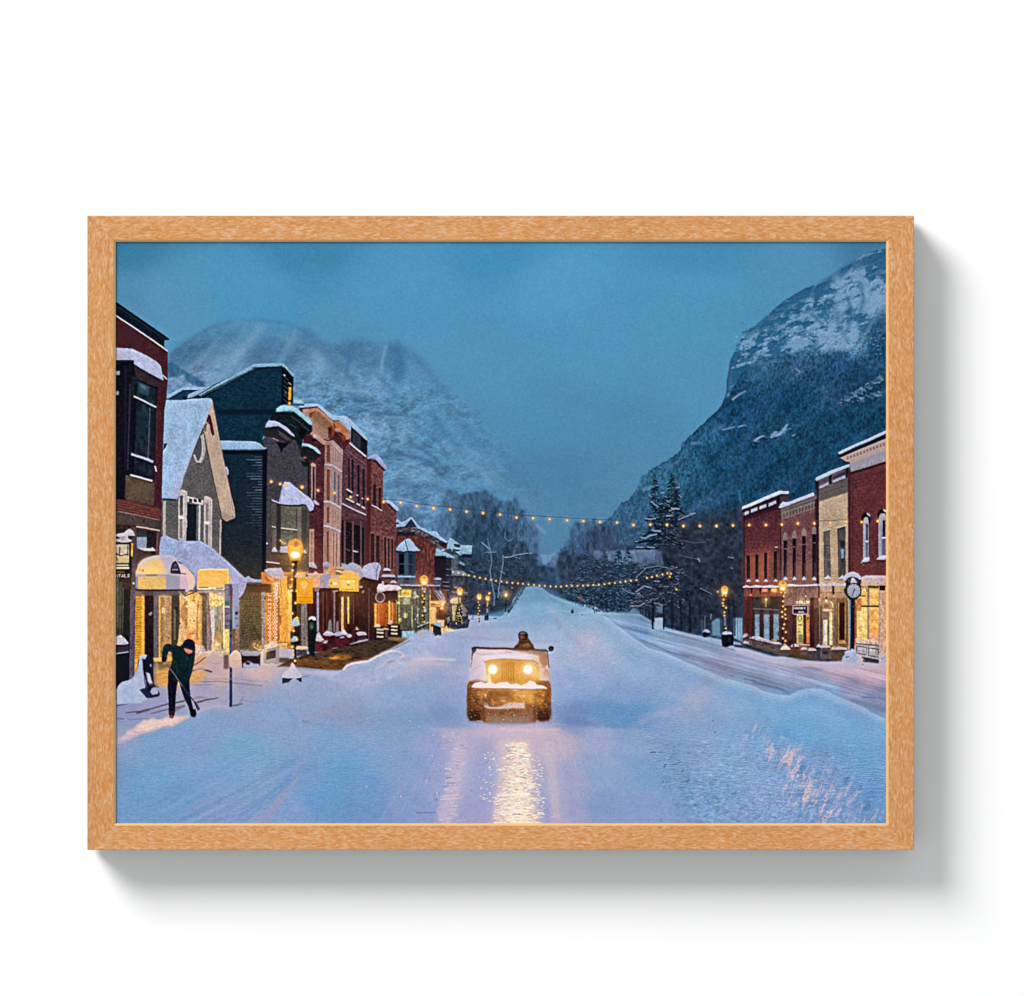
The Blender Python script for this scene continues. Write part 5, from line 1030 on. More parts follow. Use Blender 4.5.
P([(327.6,631),(328,624),(329.4,620.4),(330.6,619.4),(331.6,624),(332,631)], (120,124,120), .95, .4); P([(335.6,632),(336.4,623),(338,620),(338.6,626),(339,632)], (134,118,118), .95, .4)
Lw([(340,638),(344,637)], 1.4, (190,180,200), .9, .3, False); Lw([(332,648.6),(338,648)], 1.2, (180,164,180), .8, .3, False)
P([(356,633),(360,631.6),(365,632),(367,635),(358,636)], (196,180,194), .95, .3); R(357, 636, 366, 640, (60,46,64), .9, .4); P([(355,630),(356.6,626.6),(359,630)], (230,180,130), .9, .3); Lw([(350,644.6),(356,643),(366,640),(368,640)], 1.6, (190,180,204), .9, .3, False)
# bare wet pavement with its warm gleam
subject("printed_bare_pavement", "cleared wet brown pavement before the shops")
P([(276,667),(290,660),(305,655),(320,652),(340,647),(356,643),(375,640),(392,638),(408,639.6),(411,640.4),(406,644),(396,648),(386,652),(376,657),(368,660.6),(362,660.8),(352,662.6),(347,665),(343,669.4),(336,671),(322,669.4),(306,668),(292,666.6)], (50,42,40), 1, .5, True, n=.5, nc=(5,2), c2=(96,58,36))
P([(282,665),(300,658),(330,661),(352,661),(344,668),(330,669.6),(300,667)], (112,72,42), .8, 1.5, False, n=.3, nc=(6,1.5)); E(340, 657.6, 11, 2.2, (206,128,48), .75, 1.5, False); E(334, 658, 5, 1, (252,172,60), .85, .8, False); E(325, 654, 12, 1.4, (110,76,40), .5, 1, False)
P([(388,637),(408,638),(410,640.6),(398,641.6),(388,640)], (150,112,74), .8, .8, False); P([(360,642),(396,642),(386,650),(366,656),(352,654)], (66,54,42), .5, 2, False)
specks(290, 645, 405, 668, 120, (40,30,24), (.4,1.1), .5, 110, asp=2)
# ---- gabled grey house
subject("printed_gabled_house", "gabled grey house with a snow-laden roof and a glowing shop front")
P([(162,499),(178,499),(184,478),(206,412),(211,404),(216,430),(222,460),(229,500),(221,516),(220.6,556),(224,562),(224,600),(240,600),(240,655),(133,655),(133,560),(162,540)], (98,95,96), 1, .25, True, n=.14, nc=(1.4,1.4), brick=(2.0,380,.05))
# siding, vent
E(198.6, 447, 4.2, 13.6, (84,82,94), 1, .3, False, rot=-2); ring(198, 447, 4.6, 15, 1.9, (170,166,168), -50, 150); Lw([(202.8,434),(204.6,450),(203,458),(200,463)], 1.7, (176,170,166), .9, .2, False)
# bargeboard
P([(208.6,404),(212,400),(216.6,424),(221,447),(225.6,470),(230.6,494),(234.4,508),(235.2,517),(231,518.6),(226,521.6),(222,518),(216,492),(209.6,460),(204.4,434),(202.6,427),(206,418)], (184,158,138), 1, .25)
Lw([(212,404),(218.6,440),(224,466),(230,494),(233,512)], 1.3, (150,118,118), .8, .3, False); Lw([(210.8,402),(216,426),(222.4,460),(228.6,490),(232.6,514)], .7, (214,190,170), .7, .2, False)
Lw([(203.4,432),(209.6,462),(216,492),(221,514)], 1.0, (80,64,60), .75, .3, False); P([(221.4,513),(234,516),(235,518),(227,521.6),(222.4,518.6)], (164,140,132), .9, .3, False)
P([(206,421),(208.2,414.4),(210.4,416),(212.4,424),(214.4,434),(212.6,436.4),(210.6,432),(209.6,425)], (86,18,60), 1, .3); Lw([(204,428),(209,421)], 1, (100,90,96), .7, .2, False); P([(209,412),(211,408),(212.6,414)], (190,180,180), .8, .3, False)
P([(203.4,426),(206.6,422),(206,432),(203,430)], (90,76,80), .8, .4, False)
# roof of snow
P([(163.6,401),(165,399.8),(176,400),(186,399.9),(188,399),(208,398),(211,398.6),(212,400.4),(211.6,404),(206.6,418),(201,431),(196,443),(190,458),(184,474),(180.6,486),(178.6,495),(176.4,499.4),(172,498.4),(161.6,497.6),(162.4,460),(163.4,444),(164,420)], (150,182,214), 1, .2, True, c2=(156,180,216), ax=(180,400,172,498), n=.04, nc=(14,14))
P([(184,474),(192,454),(186,462),(174,486),(168,496),(176,498.6),(180,488)], (184,186,216), .55, 2.0, False)
Lw([(211.6,402),(205,420),(198.6,436),(190,458),(182.6,478),(178,496)], .8, (196,184,196), .8, .25, False); P([(163.6,443.4),(167.2,443.6),(165.4,447.4),(163,450.6)], (14,30,44), 1, .2, False)
Lw([(162,499.4),(176,499.8)], 1.5, (60,42,62), .95, .25, False)
R(162.6, 501, 165.8, 538, (176,166,154), 1, .25, False); Lw([(162.2,501),(161.6,538)], 1.0, (60,54,60), .8, .3, False); Lw([(165.9,501),(165,538)], .5, (110,104,100), .7, .2, False)
Lw([(220.6,520),(219.8,555)], 1.6, (190,166,158), .95, .2, False)
# windows of the upper floor
P([(178.4,499),(180,491),(182,489.4),(187,491.4),(186.2,541),(184.6,541),(178,539)], (196,184,182), 1, .25, False); R(179.6, 495.4, 182.8, 515.6, (96,88,106), .95, .2, False); P([(179.8,497),(182.4,497),(182,508),(179.6,508)], (64,76,82), .9, .2, False); R(179.6, 519, 182.2, 538.6, (132,112,114), .95, .2, False); P([(178,516),(182.6,517),(183.4,519),(178.4,518.6)], (226,214,214), .95, .2, False); Lw([(185.4,494),(184.6,540)], .6, (150,134,138), .8, .2, False)
P([(187,496),(203.4,500.4),(203,505.4),(187,501.6)], (206,196,194), 1, .2, False)
for x_ in (188.8, 193.4, 198): P([(x_,498.4),(x_+3.2,499.2),(x_+3.2,502.8),(x_,502)], (54,36,82), 1, .15, False)
P([(187,503.6),(198,505.4),(197.4,541),(185.8,541)], (26,36,48), 1, .25, False, n=.3); P([(196.4,505),(199,505.6),(198,541),(196,541)], (128,146,150), .7, .3, False); Lw([(199.6,505),(199,541)], 1.7, (206,196,200), .95, .2, False); Lw([(186.4,520),(186.4,528)], 1, (220,200,206), .8, .3, False)
R(201, 506, 203, 542, (88,96,104), .95, .3, False)
P([(204,496.4),(207,496),(212,499),(211.6,550),(209.4,549),(205,545),(203.4,540)], (196,182,178), 1, .25, False); R(205.4, 503, 208.6, 521, (134,120,122), .95, .2, False); P([(204.4,521.4),(209,522.4),(209,524.4),(204,523.6)], (232,222,226), .95, .2, False); R(205.2, 525, 208.2, 546, (118,110,116), .95, .2, False); Lw([(210,500),(209.6,549)], .6, (90,80,84), .6, .2, False); P([(205,500),(209,501.4),(209,503),(205,503)], (206,160,156), .8, .2, False)
# snow-covered porch roof
P([(158.6,560),(159,545),(160,537.4),(166,535.4),(172,538.6),(178,540.2),(182,538.6),(187,541.2),(192,541),(200,541),(206,544.4),(212,548),(218,554),(226,560.6),(234,568),(240,574),(243.6,577),(247.4,578.6),(246,586),(243.6,593),(239.4,598),(236,594),(233,588),(229.6,588),(228,590),(197,590),(196,578),(190,570),(180,562),(170,558)], (156,170,210), 1, .2, True, c2=(158,156,196), n=.07, nc=(8,6))
P([(200,545),(216,556),(236,572),(242,580),(236,590),(228,574),(206,566),(190,562)], (146,150,192), .4, 3, False); Lw([(200,542),(214,550),(228,562.6),(243,577)], 1.2, (180,196,226), .6, .6, False); P([(164,538),(180,544),(176,552),(162,556)], (150,184,220), .5, 2.5, False)
# shop front under the porch
shop = [(134,588),(240,592),(240,655),(134,672)]
P([(134,590),(180,592),(180,660),(134,672)], (96,74,72), 1, .3, False)
R(133.4, 592, 141.2, 672, (206,150,42), 1, .3, False, c2=(206,148,30))
for i_ in range(26): Lw([(133.8,596 + i_ * 2.7),(140.8,596.3 + i_ * 2.7)], .6, (150,104,20), .8, .15, False)
R(141.2, 594, 144.4, 668, (244,180,62), 1, .3, False); R(144.6, 590, 153.6, 694, (26,18,26), 1, .4, False, n=.4); R(153.8, 592, 158.4, 688, (98,88,98), 1, .3, False); R(158.6, 596, 160.6, 662, (228,176,60), 1, .3, False, c2=(250,186,70)); R(160.6, 594, 166, 662, (150,118,76), 1, .3, False); R(163, 596, 171.2, 662, (178,138,92), .95, .3, False); R(158, 594, 170, 597, (206,170,120), .6, .4, False)
for y_ in range(598, 607, 3): Lw([(162.6,y_),(164.6,y_ + .2)], .7, (90,70,50), .7, .1, False)
P([(161.6,608),(165.4,608),(165,614),(161.4,613.6)], (224,190,150), .95, .25, False); P([(148.2,614),(151.6,611.6),(152,614),(150,616.4)], (150,140,144), .9, .3, False)
R(171.4, 594, 179, 662, (60,56,48), 1, .3, False); P([(174.6,607),(177.6,607),(177.6,613.4),(175.6,614)], (26,26,38), .9, .3, False); R(173.6, 610, 175.4, 640, (140,112,86), .8, .3, False)
P([(179,592),(202,592),(201,657),(174.6,657),(178,640),(180,620)], (244,186,92), 1, .3, False, n=.12, nc=(3,6)); P([(181,606),(187.4,600),(187.6,628),(185,630),(180,617)], (178,126,74), .9, .6, False); P([(187.6,602),(196.4,601),(196.4,630),(188,630)], (255,216,140), .9, .5, False, c2=(250,196,110)); P([(180,616),(185,630),(184,650),(178,652)], (214,170,130), .7, .7, False)
P([(186,632),(198,633),(199,650),(186,652)], (226,160,90), .8, .6, False); ring(192.6, 638.6, 5.4, 5.2, 1.1, (180,110,60), 160, 380, .8, False); Lw([(186,655),(190,640),(196,634)], 1.1, (255,226,180), .6, .4, False)
Lw([(184.6,596.4),(189,601.6)], 1.5, (255,236,200), .95, .3, False); Lw([(194,600),(198,608),(196.4,618)], .8, (190,130,70), .8, .3, False); E(187, 606.4, 1.4, 1, (255,240,190), .9, .3, False); E(194, 621, .9, .9, (130,90,44), .9, .2, False); E(198.6, 612, .7, .9, (255,236,200), .9, .2, False); E(179.6, 623.6, .9, 1, (60,44,34), .8, .2, False); Lw([(194,596),(193,602)], 1.2, (110,80,50), .7, .3, False); Lw([(198,600),(196.6,640)], 1.2, (110,82,54), .6, .5, False)
R(200.2, 596, 202, 656, (200,150,80), .9, .3, False); R(202, 596, 206.8, 656, (94,80,60), 1, .3, False, n=.2); R(206.8, 596, 209.6, 652, (150,120,124), 1, .3, False); P([(208.6,604),(214.6,600),(215,650),(211,652),(209,640)], (206,196,190), .95, .4, False, n=.2, nc=(1.6,8)); P([(207.4,600),(209.6,596),(211.4,640),(212,652),(209.6,652)], (110,70,66), .7, .4, False)
P([(209,592),(228,592),(224,603),(220,607),(214,609),(209,604)], (252,208,118), 1, .4, False, n=.2, nc=(2,2)); P([(214.6,607),(222.4,606),(222.6,644),(214.6,650)], (136,138,138), .95, .4, False, c2=(186,140,76), n=.25, nc=(1.5,6)); P([(216,632),(221,636),(221,648),(214,648)], (206,156,84), .8, .6, False)
R(222.8, 594, 229.6, 653, (250,208,116), 1, .3, False, n=.1, nc=(1.4,10)); R(223.4, 606, 224.4, 650, (255,240,190), .7, .2, False); P([(211,645),(216,641),(220,644),(222,650),(212,651)], (240,200,140), .9, .4, False)
P([(194,654),(212,650),(226,650),(230,654),(229,657),(214,656),(196,660)], (226,192,160), .9, .5, False)
P([(229,592),(233,597),(239.6,601),(239.6,612),(238,655),(230,655)], (150,110,76), .9, .4, False, n=.25); P([(232,612),(234.8,616),(235,650),(233,650)], (120,80,50), .8, .4, False); glow(226, 600, 12, (255,170,70), .25)
P([(134,590),(186,591),(188,593),(184,596),(176,595.6),(134,596)], (84,76,90), .7, .5, False); P([(180,592),(186,596),(184,600),(180,596)], (206,170,150), .6, .5, False)
Lw([(181,591.6),(185,596),(190,594),(198,591)], 1.2, (64,50,30), .9, .3, False); P([(196,590),(202,590),(206,595),(203,597),(199,594)], (90,70,64), .9, .4, False); R(197, 590.6, 225, 593, (182,150,130), .9, .3, False); P([(214,593),(224,592),(225,598),(220,597)], (190,160,170), .7, .4, False)
# floor light on the snow and a rim of snow
P([(155,664),(175,661),(195,668),(206,674),(200,682),(172,686),(155,686)], (226,170,96), .9, 2.0, False, n=.2, nc=(6,2)); P([(156,672),(168,671),(170,683),(156,685)], (206,150,80), .7, 1.0, False, n=.3, nc=(5,1.3)); P([(158,662),(172,660),(170,668),(158,670)], (96,74,44), .75, .9, False)
for y_ in (669, 672.6, 676): Lw([(190,y_),(206,y_ + 1)], .8, (190,150,124), .6, .3, False)
R(132, 659, 140, 668, (246,186,76), .9, .5, False); R(133, 662.4, 140, 663.6, (150,110,30), .7, .3, False); P([(153,658),(172,657),(172,661),(154,662)], (250,200,110), .85, .5, False)
P([(190,644),(204,646),(206,654),(196,660),(190,666)], (206,176,170), .8, .7, False); P([(192,660),(205,654),(205,668),(192,670)], (212,152,100), .6, 1, False); Lw([(192,671),(200,668.6),(208,671),(212,672)], 1.6, (44,34,54), .85, .5, False); Lw([(194,665.6),(200,661.6),(206,657)], .9, (56,50,66), .85, .2, False); P([(192,668),(202,664),(208,668),(204,671),(194,671)], (214,170,150), .7, .6, False)

# ---- first building on the left
subject("printed_building", "tall dark brick building with a bay window at the left edge of the print")
P([(112,299),(116,302),(140,318.6),(169.4,339),(169,340),(164.4,340.4),(164.2,347),(167.4,351),(167.6,380),(166.2,398),(164.4,410),(163,440),(162,480),(161.2,520),(160.6,538),(159,546),(158,556),(142,560),(136,570),(134,592),(134,700),(112,700)], (74,33,43), 1, .25, True, n=.22, nc=(1.3,1.3), brick=(2.2,400,.22))
P([(112,299),(116,301.6),(140,318.4),(169.4,338.8),(168.6,340),(164.4,340),(164.2,347),(140,331.6),(112,313)], (12,26,44), 1, .25, False, n=.25); Lw([(116,303),(140,320),(168,339.4)], .9, (6,14,40), .9, .2, False); Lw([(116,305.6),(140,322),(164,339)], .7, (40,76,92), .55, .2, False); Lw([(116,308.6),(150,332)], .7, (36,50,70), .4, .2, False)
Lw([(112,313),(128,323.6),(145,335),(156,342.6),(167.6,351)], 1.25, (196,204,226), 1, .15, False)
P([(112,347),(117,347.8),(132,348.6),(140,352.4),(148,356.4),(157,362),(160.6,366),(162,374),(163.4,380.6),(160,379),(149,373),(134,364.6),(133,360.4),(112,359.8)], (172,178,206), 1, .25, n=.05, nc=(5,5)); P([(112,352),(126,352),(124,358),(112,359)], (186,168,190), .5, 1.2, False)
Lw([(162.4,375),(167,379.4)], 1.2, (176,186,206), .9, .2, False)
P([(112,360),(133.4,360),(134,362),(132.4,364.4),(112,364)], (10,28,44), 1, .2, False); Lw([(116,361),(132,361)], .8, (30,84,110), .6, .2, False)
P([(112,364),(134,364),(158,380),(157.6,392),(154,480),(126,476),(125,500),(112,499)], (20,20,34), 1, .3, False, n=.4)
P([(134,366),(144,371),(158.4,380.6),(157.6,387.6),(148,384),(136,378)], (58,46,54), .95, .4, False, n=.2)
R(112, 371, 119.4, 375, (150,164,186), .95, .3, False); R(112, 391, 118.6, 395, (160,178,200), .9, .4, False); Lw([(125.4,366),(125,470)], 1.6, (36,34,54), .8, .5, False); P([(132,376),(138,378),(137,400),(131,398)], (28,46,56), .7, .6, False)
P([(137.6,381),(155,389),(153,478),(133.6,472)], (26,46,62), 1, .35, False, n=.5, nc=(3,6), c2=(34,40,56)); P([(138.6,382),(149,387),(148,396),(139,393)], (54,90,110), .8, .8, False); P([(140,384),(146,387),(145,390),(141,388)], (116,126,154), .6, .6, False); Lw([(149.8,408),(148.6,440),(147.6,462)], .9, (116,108,116), .75, .3, False); P([(151,410),(155,412),(154,455),(150,452)], (22,30,40), .7, .6, False); P([(138,410),(146,414),(145,440),(137,436)], (20,54,66), .5, 2, False)
Lw([(130,384),(129,420),(127.4,470)], 1.4, (62,54,84), .85, .4, False); Lw([(126,478),(124.6,498)], 1.2, (112,84,60), .6, .4, False); Lw([(135.4,384),(134,420),(132.6,472)], 2.0, (14,18,36), .85, .4, False); Lw([(156.4,392),(155,440),(152.6,478)], 1.2, (44,34,40), .85, .3, False); Lw([(157,405),(156,450)], .8, (96,66,60), .6, .2, False)
Lw([(133.6,396.2),(144,401),(156,407.4)], 1.5, (186,184,204), .95, .2, False); Lw([(131,454),(140,457),(148,459.6),(153,462)], 2.1, (182,184,224), .95, .25, False, 2.6); Lw([(130,475),(140,477.4),(152,481)], 1.8, (200,200,230), .95, .2, False); Lw([(154.8,466),(156.2,471.6)], 1.4, (206,204,226), .9, .2, False); E(150.6, 404.6, 1, .8, (190,150,190), .7, .3, False)
P([(125.6,475),(132,476.6),(152,482),(154.4,484),(153.4,505.6),(140,503),(125.4,499)], (96,74,62), 1, .35, False, n=.15, nc=(3,3)); P([(130,480),(150,484),(150,500),(130,497)], (104,84,66), .6, 1.2, False); Lw([(127,503.4),(136,504.6),(146,504.6)], 1.2, (46,34,34), .8, .5, False)
P([(112,499),(125,500),(154,507),(161,509),(160.6,521),(140,516),(112,509)], (112,58,52), .9, .4, False, n=.2, nc=(1.4,1.4), brick=(2.3,400,.12))
P([(112,509.6),(124,512),(140,515.6),(160,519),(159,528),(140,526),(124,524.6),(112,524)], (84,68,64), 1, .4, False, n=.15); Lw([(118,511.4),(136,515),(160,520.4)], .9, (150,112,106), .85, .3, False); E(132.6, 519.4, .6, 1.6, (34,26,30), .9, .2, False); E(143.6, 521.6, .8, 1.2, (34,26,30), .9, .2, False); R(156, 520, 161, 537, (60,60,58), .7, .6, False)
P([(136,526),(160,530.4),(158.6,566),(134,566)], (92,62,70), 1, .3, False); P([(136.4,529.4),(157,532.6),(155.4,549),(136,547.6)], (40,34,42), 1, .25, False, n=.2); P([(136.6,537),(146.6,536.8),(146.2,549),(136.4,548)], (136,150,176), 1, .3, False); P([(137,529.6),(147,531),(146,537),(137,537)], (56,66,66), .8, .4, False)
Lw([(136,526.6),(147,528.2),(159.4,530.6)], 1.4, (206,170,162), .95, .25, False); P([(137,548),(150,548.4),(153,547.4),(155.4,551),(144,551)], (204,196,200), .95, .25, False); Lw([(157.4,532),(156.6,560)], 1.6, (126,84,90), .7, .3, False); P([(137,552),(152,553),(151,558),(140,561),(136,566)], (84,60,60), .95, .4, False); P([(151,552),(156,552),(155,556),(151,556)], (40,26,36), .8, .4, False)
P([(131.4,527),(136.4,527.6),(135.6,590),(134,690),(128,690),(130,590)], (86,66,70), 1, .3, False, c2=(96,86,112), n=.15, nc=(2,6)); Lw([(134,600),(133,690)], 1, (60,50,66), .7, .4, False); E(133.4, 583.4, .9, .9, (250,220,180), .9, .3, False); E(131, 648.6, .8, .8, (40,36,46), .8, .2, False)
P([(112,524),(126,527),(132,529),(131,590),(112,590)], (58,44,38), 1, .4, False, n=.3)
P([(112,590),(130,590),(129,700),(112,700)], (28,30,32), 1, .3, False, n=.3); P([(112,578),(118,578),(119,610),(117,636),(112,636)], (118,120,96), .95, .4, False, c2=(84,96,88), n=.2, nc=(1.6,10)); P([(118,582),(122,582),(121,634),(118,636)], (70,76,62), .9, .4, False); Lw([(123,588),(122.4,634)], .8, (110,116,112), .6, .2, False); R(112, 612, 115, 632, (140,160,176), .5, .8, False)
subject("printed_lantern_sign", "snow-topped lantern box sign at the left edge of the print")
P([(112,535),(120,533.4),(124,532.6),(127,529.8),(130,528.8),(133,531.4),(134.6,535.6),(133,536.6),(129.4,536.4),(127.6,538.6),(131.6,540),(131.4,541.6),(127,542.4),(112,543)], (196,186,196), 1, .25, n=.1); P([(112,536),(118,536.4),(120,539),(112,538.6)], (18,30,50), .95, .25, False); P([(128,535.6),(134.8,536),(131,538),(127.6,538)], (24,26,50), .95, .25, False); Lw([(112,543.2),(120.4,543)], 2, (16,22,34), .95, .25, False); P([(126,536),(123,541),(121,541),(119,537)], (150,140,150), .7, .4, False)
R(112, 543, 131.6, 578, (30,24,28), 1, .25); R(112, 544.4, 128.8, 563, (196,180,156), 1, .3, False, n=.2); P([(112,556),(128.6,556),(128.8,562.6),(112,563)], (206,176,120), .8, .5, False)
for pts in ([(119.4,547),(119.4,555)], [(116,553),(119.4,556),(124,555),(128,554)], [(114,556),(118,554)]): Lw(pts, 1.2, (76,40,30), .9, .25, False)
Lw([(116,557),(117.6,560.6)], 1, (60,44,30), .8, .2, False); Lw([(127.6,545),(127.4,556)], 1.2, (50,40,44), .8, .3, False); R(128.9, 543, 130.6, 569, (22,16,24), 1, .2, False); P([(131,543),(133,543.4),(132.2,557.6),(131,556)], (240,166,50), .95, .3, False); E(131.6, 553, .7, 3.4, (255,226,110), .9, .3, False)
R(112, 564.6, 128.6, 566, (206,186,160), .9, .2, False); R(112, 567, 129, 569, (236,214,176), .95, .25, False); R(116, 571, 124, 573, (130,90,50), .7, .4, False)
word("ENTALS", 112.6, 574.6, 2.9, 2.1, (206,196,186), .65, slope=-.02)
subject("printed_bench", "dark bin heaped with snow at the left edge of the print")
P([(112,644),(128.6,643.6),(129,652),(128.4,683),(122,684),(112,686)], (24,24,34), 1, .3); P([(112,645),(128,644.6),(128.6,652),(112,653.6)], (54,44,62), 1, .3, False); Lw([(114,654),(128.4,652)], 1.1, (150,180,180), .85, .25, False); P([(112,638),(117,636),(121,635),(124,638),(128.6,643.2),(126,644.6),(112,645)], (196,188,206), 1, .25, False, n=.08)
subject("printed_snow_heap", "tall snow heap around an upright dark object beside the worker")
P([(136.6,674),(138,660),(146,655),(151,660),(152.6,672),(154,684),(160,694),(158.6,696.6),(153,697.6),(147,698),(142,695),(139,690)], (22,28,48), 1, .35, n=.4)
P([(139.6,655.6),(142,654.6),(147,655),(146,657),(144,662),(142.4,668),(143.4,675),(146,682),(146,686),(143,690),(145,694),(147,700),(140,703),(124,704),(116.6,704),(116,690),(118,686),(122,682),(128,680.4),(132,678.6),(135.6,673.6),(138,667)], (174,184,212), 1, .3, True, n=.08, nc=(4,4))
P([(146,672),(149.6,674),(151,680),(153,684),(150,685),(147.4,681)], (200,200,220), .95, .4, False); P([(150,692),(152,688),(156,687),(158,690),(157.6,694),(152,695)], (170,172,206), .95, .4, False); Lw([(147,660),(150,664),(151,670)], 1, (110,110,130), .6, .4, False); P([(142,659),(150,660),(151.6,670),(148,672.6),(143,670)], (24,22,34), .9, .4, False); P([(143.6,676),(147,685),(146,692),(144,682)], (70,72,104), .8, .4, False); E(150.6, 665.6, 1, 1.4, (170,174,196), .7, .3, False)
P([(139,690),(143,688),(152,696),(152.6,698),(146,697.6)], (28,44,74), .95, .3, False); P([(118,690),(126,684),(134,690),(140,700),(122,702)], (160,176,214), .5, 2, False); P([(148,684),(154,683),(154,686),(149,686)], (84,50,70), .8, .4, False)

subject("printed_awning", "round snow-heaped awning glowing yellow over the shop door")
P([(135.4,573.6),(136.6,570),(138,565),(141,561),(145.6,558.4),(152,556.2),(160,555),(168,554.6),(173,555.6),(176,559),(179,563.4),(183,564.4),(187,567.6),(191,572.6),(194.6,577),(195.4,583),(193,589.6),(189.6,590),(187,592.6),(184,590),(180,589),(137,589.6),(135.6,577)], (190,178,196), 1, .25, True)
P([(135.8,573.6),(137.4,567.6),(141,562),(148,559),(158,558),(164,562),(166.4,570),(166.8,574)], (250,198,116), .95, 1.4, False); P([(138,565),(144,558.6),(156,556),(160,560),(148,563),(140,570)], (206,184,176), .7, 1.4, False); E(150, 571, 12, 2.6, (255,214,116), .8, 1.5, False)
P([(180,566),(188,570),(194.4,578),(194.6,584),(192,589.4),(186,589),(184,578)], (240,196,176), .85, 1.2, False); P([(160,558),(172,557),(172,572),(166,573)], (180,170,200), .7, 1.5, False)
P([(170,573),(170.8,567),(172.6,562.4),(175,560.8),(177,562.6),(178.8,567),(180.6,572.6),(180.8,574)], (44,34,54), 1, .25); P([(172,570.6),(178,570.6),(178,569),(172.4,569)], (170,160,180), .7, .3, False); P([(173,567.4),(177,567.4),(176.6,563.6),(174,563.6)], (96,88,106), .7, .4, False); Lw([(170.6,573.4),(186,574)], 1, (70,50,50), .9, .2, False)
P([(136,574.6),(170,574.6),(170,576.8),(137,576.8)], (150,148,182), .8, .4, False); P([(145,574.6),(157.6,574.6),(156,576.4),(146,576.4)], (150,104,56), .9, .3, False)
R(135.4, 576.6, 138, 589, (132,134,160), 1, .2, False); R(138, 576.8, 166, 589, (232,186,98), 1, .3, False, n=.13, nc=(1.5,2)); R(138, 576.8, 166, 579.4, (206,170,104), .6, .5, False); R(166, 575, 180, 589, (150,146,172), 1, .3, False); P([(180,574),(186,575),(189,590),(186,592.6),(184,589.4),(180,589.2)], (212,176,190), 1, .4, False)
R(155, 580, 164, 587, (206,178,116), .5, .6, False); E(139.6, 570, .8, 1.6, (226,130,50), .8, .3, False); E(142.8, 570.6, 1, 1.6, (216,110,40), .8, .3, False); Lw([(152,562),(158,567)], .5, (196,160,120), .6, .2, False)
Lw([(135,589.8),(160,590.4),(185,590)], 1.5, (40,30,34), .95, .3, False); glow(150, 572, 10, (255,180,80), .25, 6)
subject("printed_lightbox_sign", "glowing yellow drum sign with snow around it")
P([(198.4,569.4),(228.6,569),(229,586.4),(224,587),(198.4,587.2)], (250,188,84), 1, .25, True, n=.10, nc=(3,2)); Lw([(198.6,570),(212,569.4),(228.6,569.8)], 1.6, (255,226,150), .95, .3, False); R(197.6, 570, 199.6, 587, (250,196,100), .9, .3, False); Lw([(227.8,571),(228,586)], 1.3, (255,216,120), .9, .3, False); P([(228.6,575),(230.2,576),(230.2,583),(228.8,583.6)], (236,170,80), .95, .3)
Lw([(197.6,588.6),(212,588.2),(224.6,589)], 1.6, (255,232,180), .9, .35, False); Lw([(199,587.4),(208.6,587.6)], 1, (106,76,90), .9, .2, False); Lw([(216,588.4),(223,588.6)], 1, (106,76,90), .8, .2, False); E(212, 580, 10, 4, (255,206,100), .4, 2, False); glow(213, 580, 13, (255,170,60), .22, 9)

# ---- street furniture, left
subject("printed_street_sign", "street sign pole with two grey plates on the left pavement")
R(224.6, 584, 232, 629, (112,100,126), 1, .25, True, n=.3, nc=(2,3)); R(224.8, 586, 228.6, 600, (126,124,140), .9, .3, False); R(230, 585, 232, 628, (70,56,92), .8, .3, False); R(224.8, 601.4, 229, 605.4, (34,108,110), .95, .25, False); R(224.4, 606, 229.4, 607.4, (240,206,150), .8, .25, False); R(224.6, 608, 230, 629, (110,96,128), .95, .25, False, n=.3, nc=(2,2))
dash_text(225.6, 229, 590, 2, (70,64,86), 4, .7); dash_text(225.6, 229, 595, 2, (70,64,86), 5, .7); dash_text(225.4, 230, 613, 2.4, (70,54,90), 6, .7); dash_text(225.4, 230, 621, 2.4, (70,54,90), 7, .7)
R(232.6, 584, 238.8, 606.8, (146,152,186), 1, .25, True); R(232.4, 607, 238.6, 629, (140,136,168), 1, .25, True); R(232.6, 607, 234.6, 628, (130,176,196), .8, .3, False); E(236.4, 613.4, 1.7, 2, (44,34,64), .9, .35, False); E(236, 618.4, 1.4, 1, (70,60,90), .7, .3, False); E(237, 626, 1.2, .8, (90,80,110), .7, .3, False)
R(229.2, 620, 231.9, 706.5, (52,66,104), 1, .2, True, n=.5, nc=(3,4)); R(229.2, 680, 231.9, 707, (26,50,86), .95, .25, True)
for y_ in (632, 640, 648, 655, 664, 672, 678): R(229.4, y_, 231.6, y_ + 2.4, (106,104,134), .7, .4, False)
subject("printed_planter", "round snow-covered urn nearest the worker with the shovel")
P([(207.6,663),(208.6,657),(211.6,654),(215,653),(219,655),(221.8,660),(221.4,666),(219,671),(215,672),(211,670.6),(208.6,667)], (206,176,170), 1, .3, True, c2=(186,160,166)); Lw([(208,662),(215,664),(221.6,663)], .7, (170,140,140), .7, .3, False)
subject("printed_planter", "round snow-covered urn behind the sign pole")
P([(228,660),(229,656),(232,652),(236,649.8),(239,652),(241.4,656),(241,662),(239.4,667.6),(234,668.6),(229.6,667)], (232,198,172), 1, .3, True, c2=(204,174,160)); Lw([(232,660.6),(237,662),(241.4,660)], .7, (180,150,140), .7, .3, False); R(223.6, 655, 228.6, 669, (92,66,70), .8, .6, True)
subject("printed_bench", "low dark bench with snow between the urns and the light curtain")
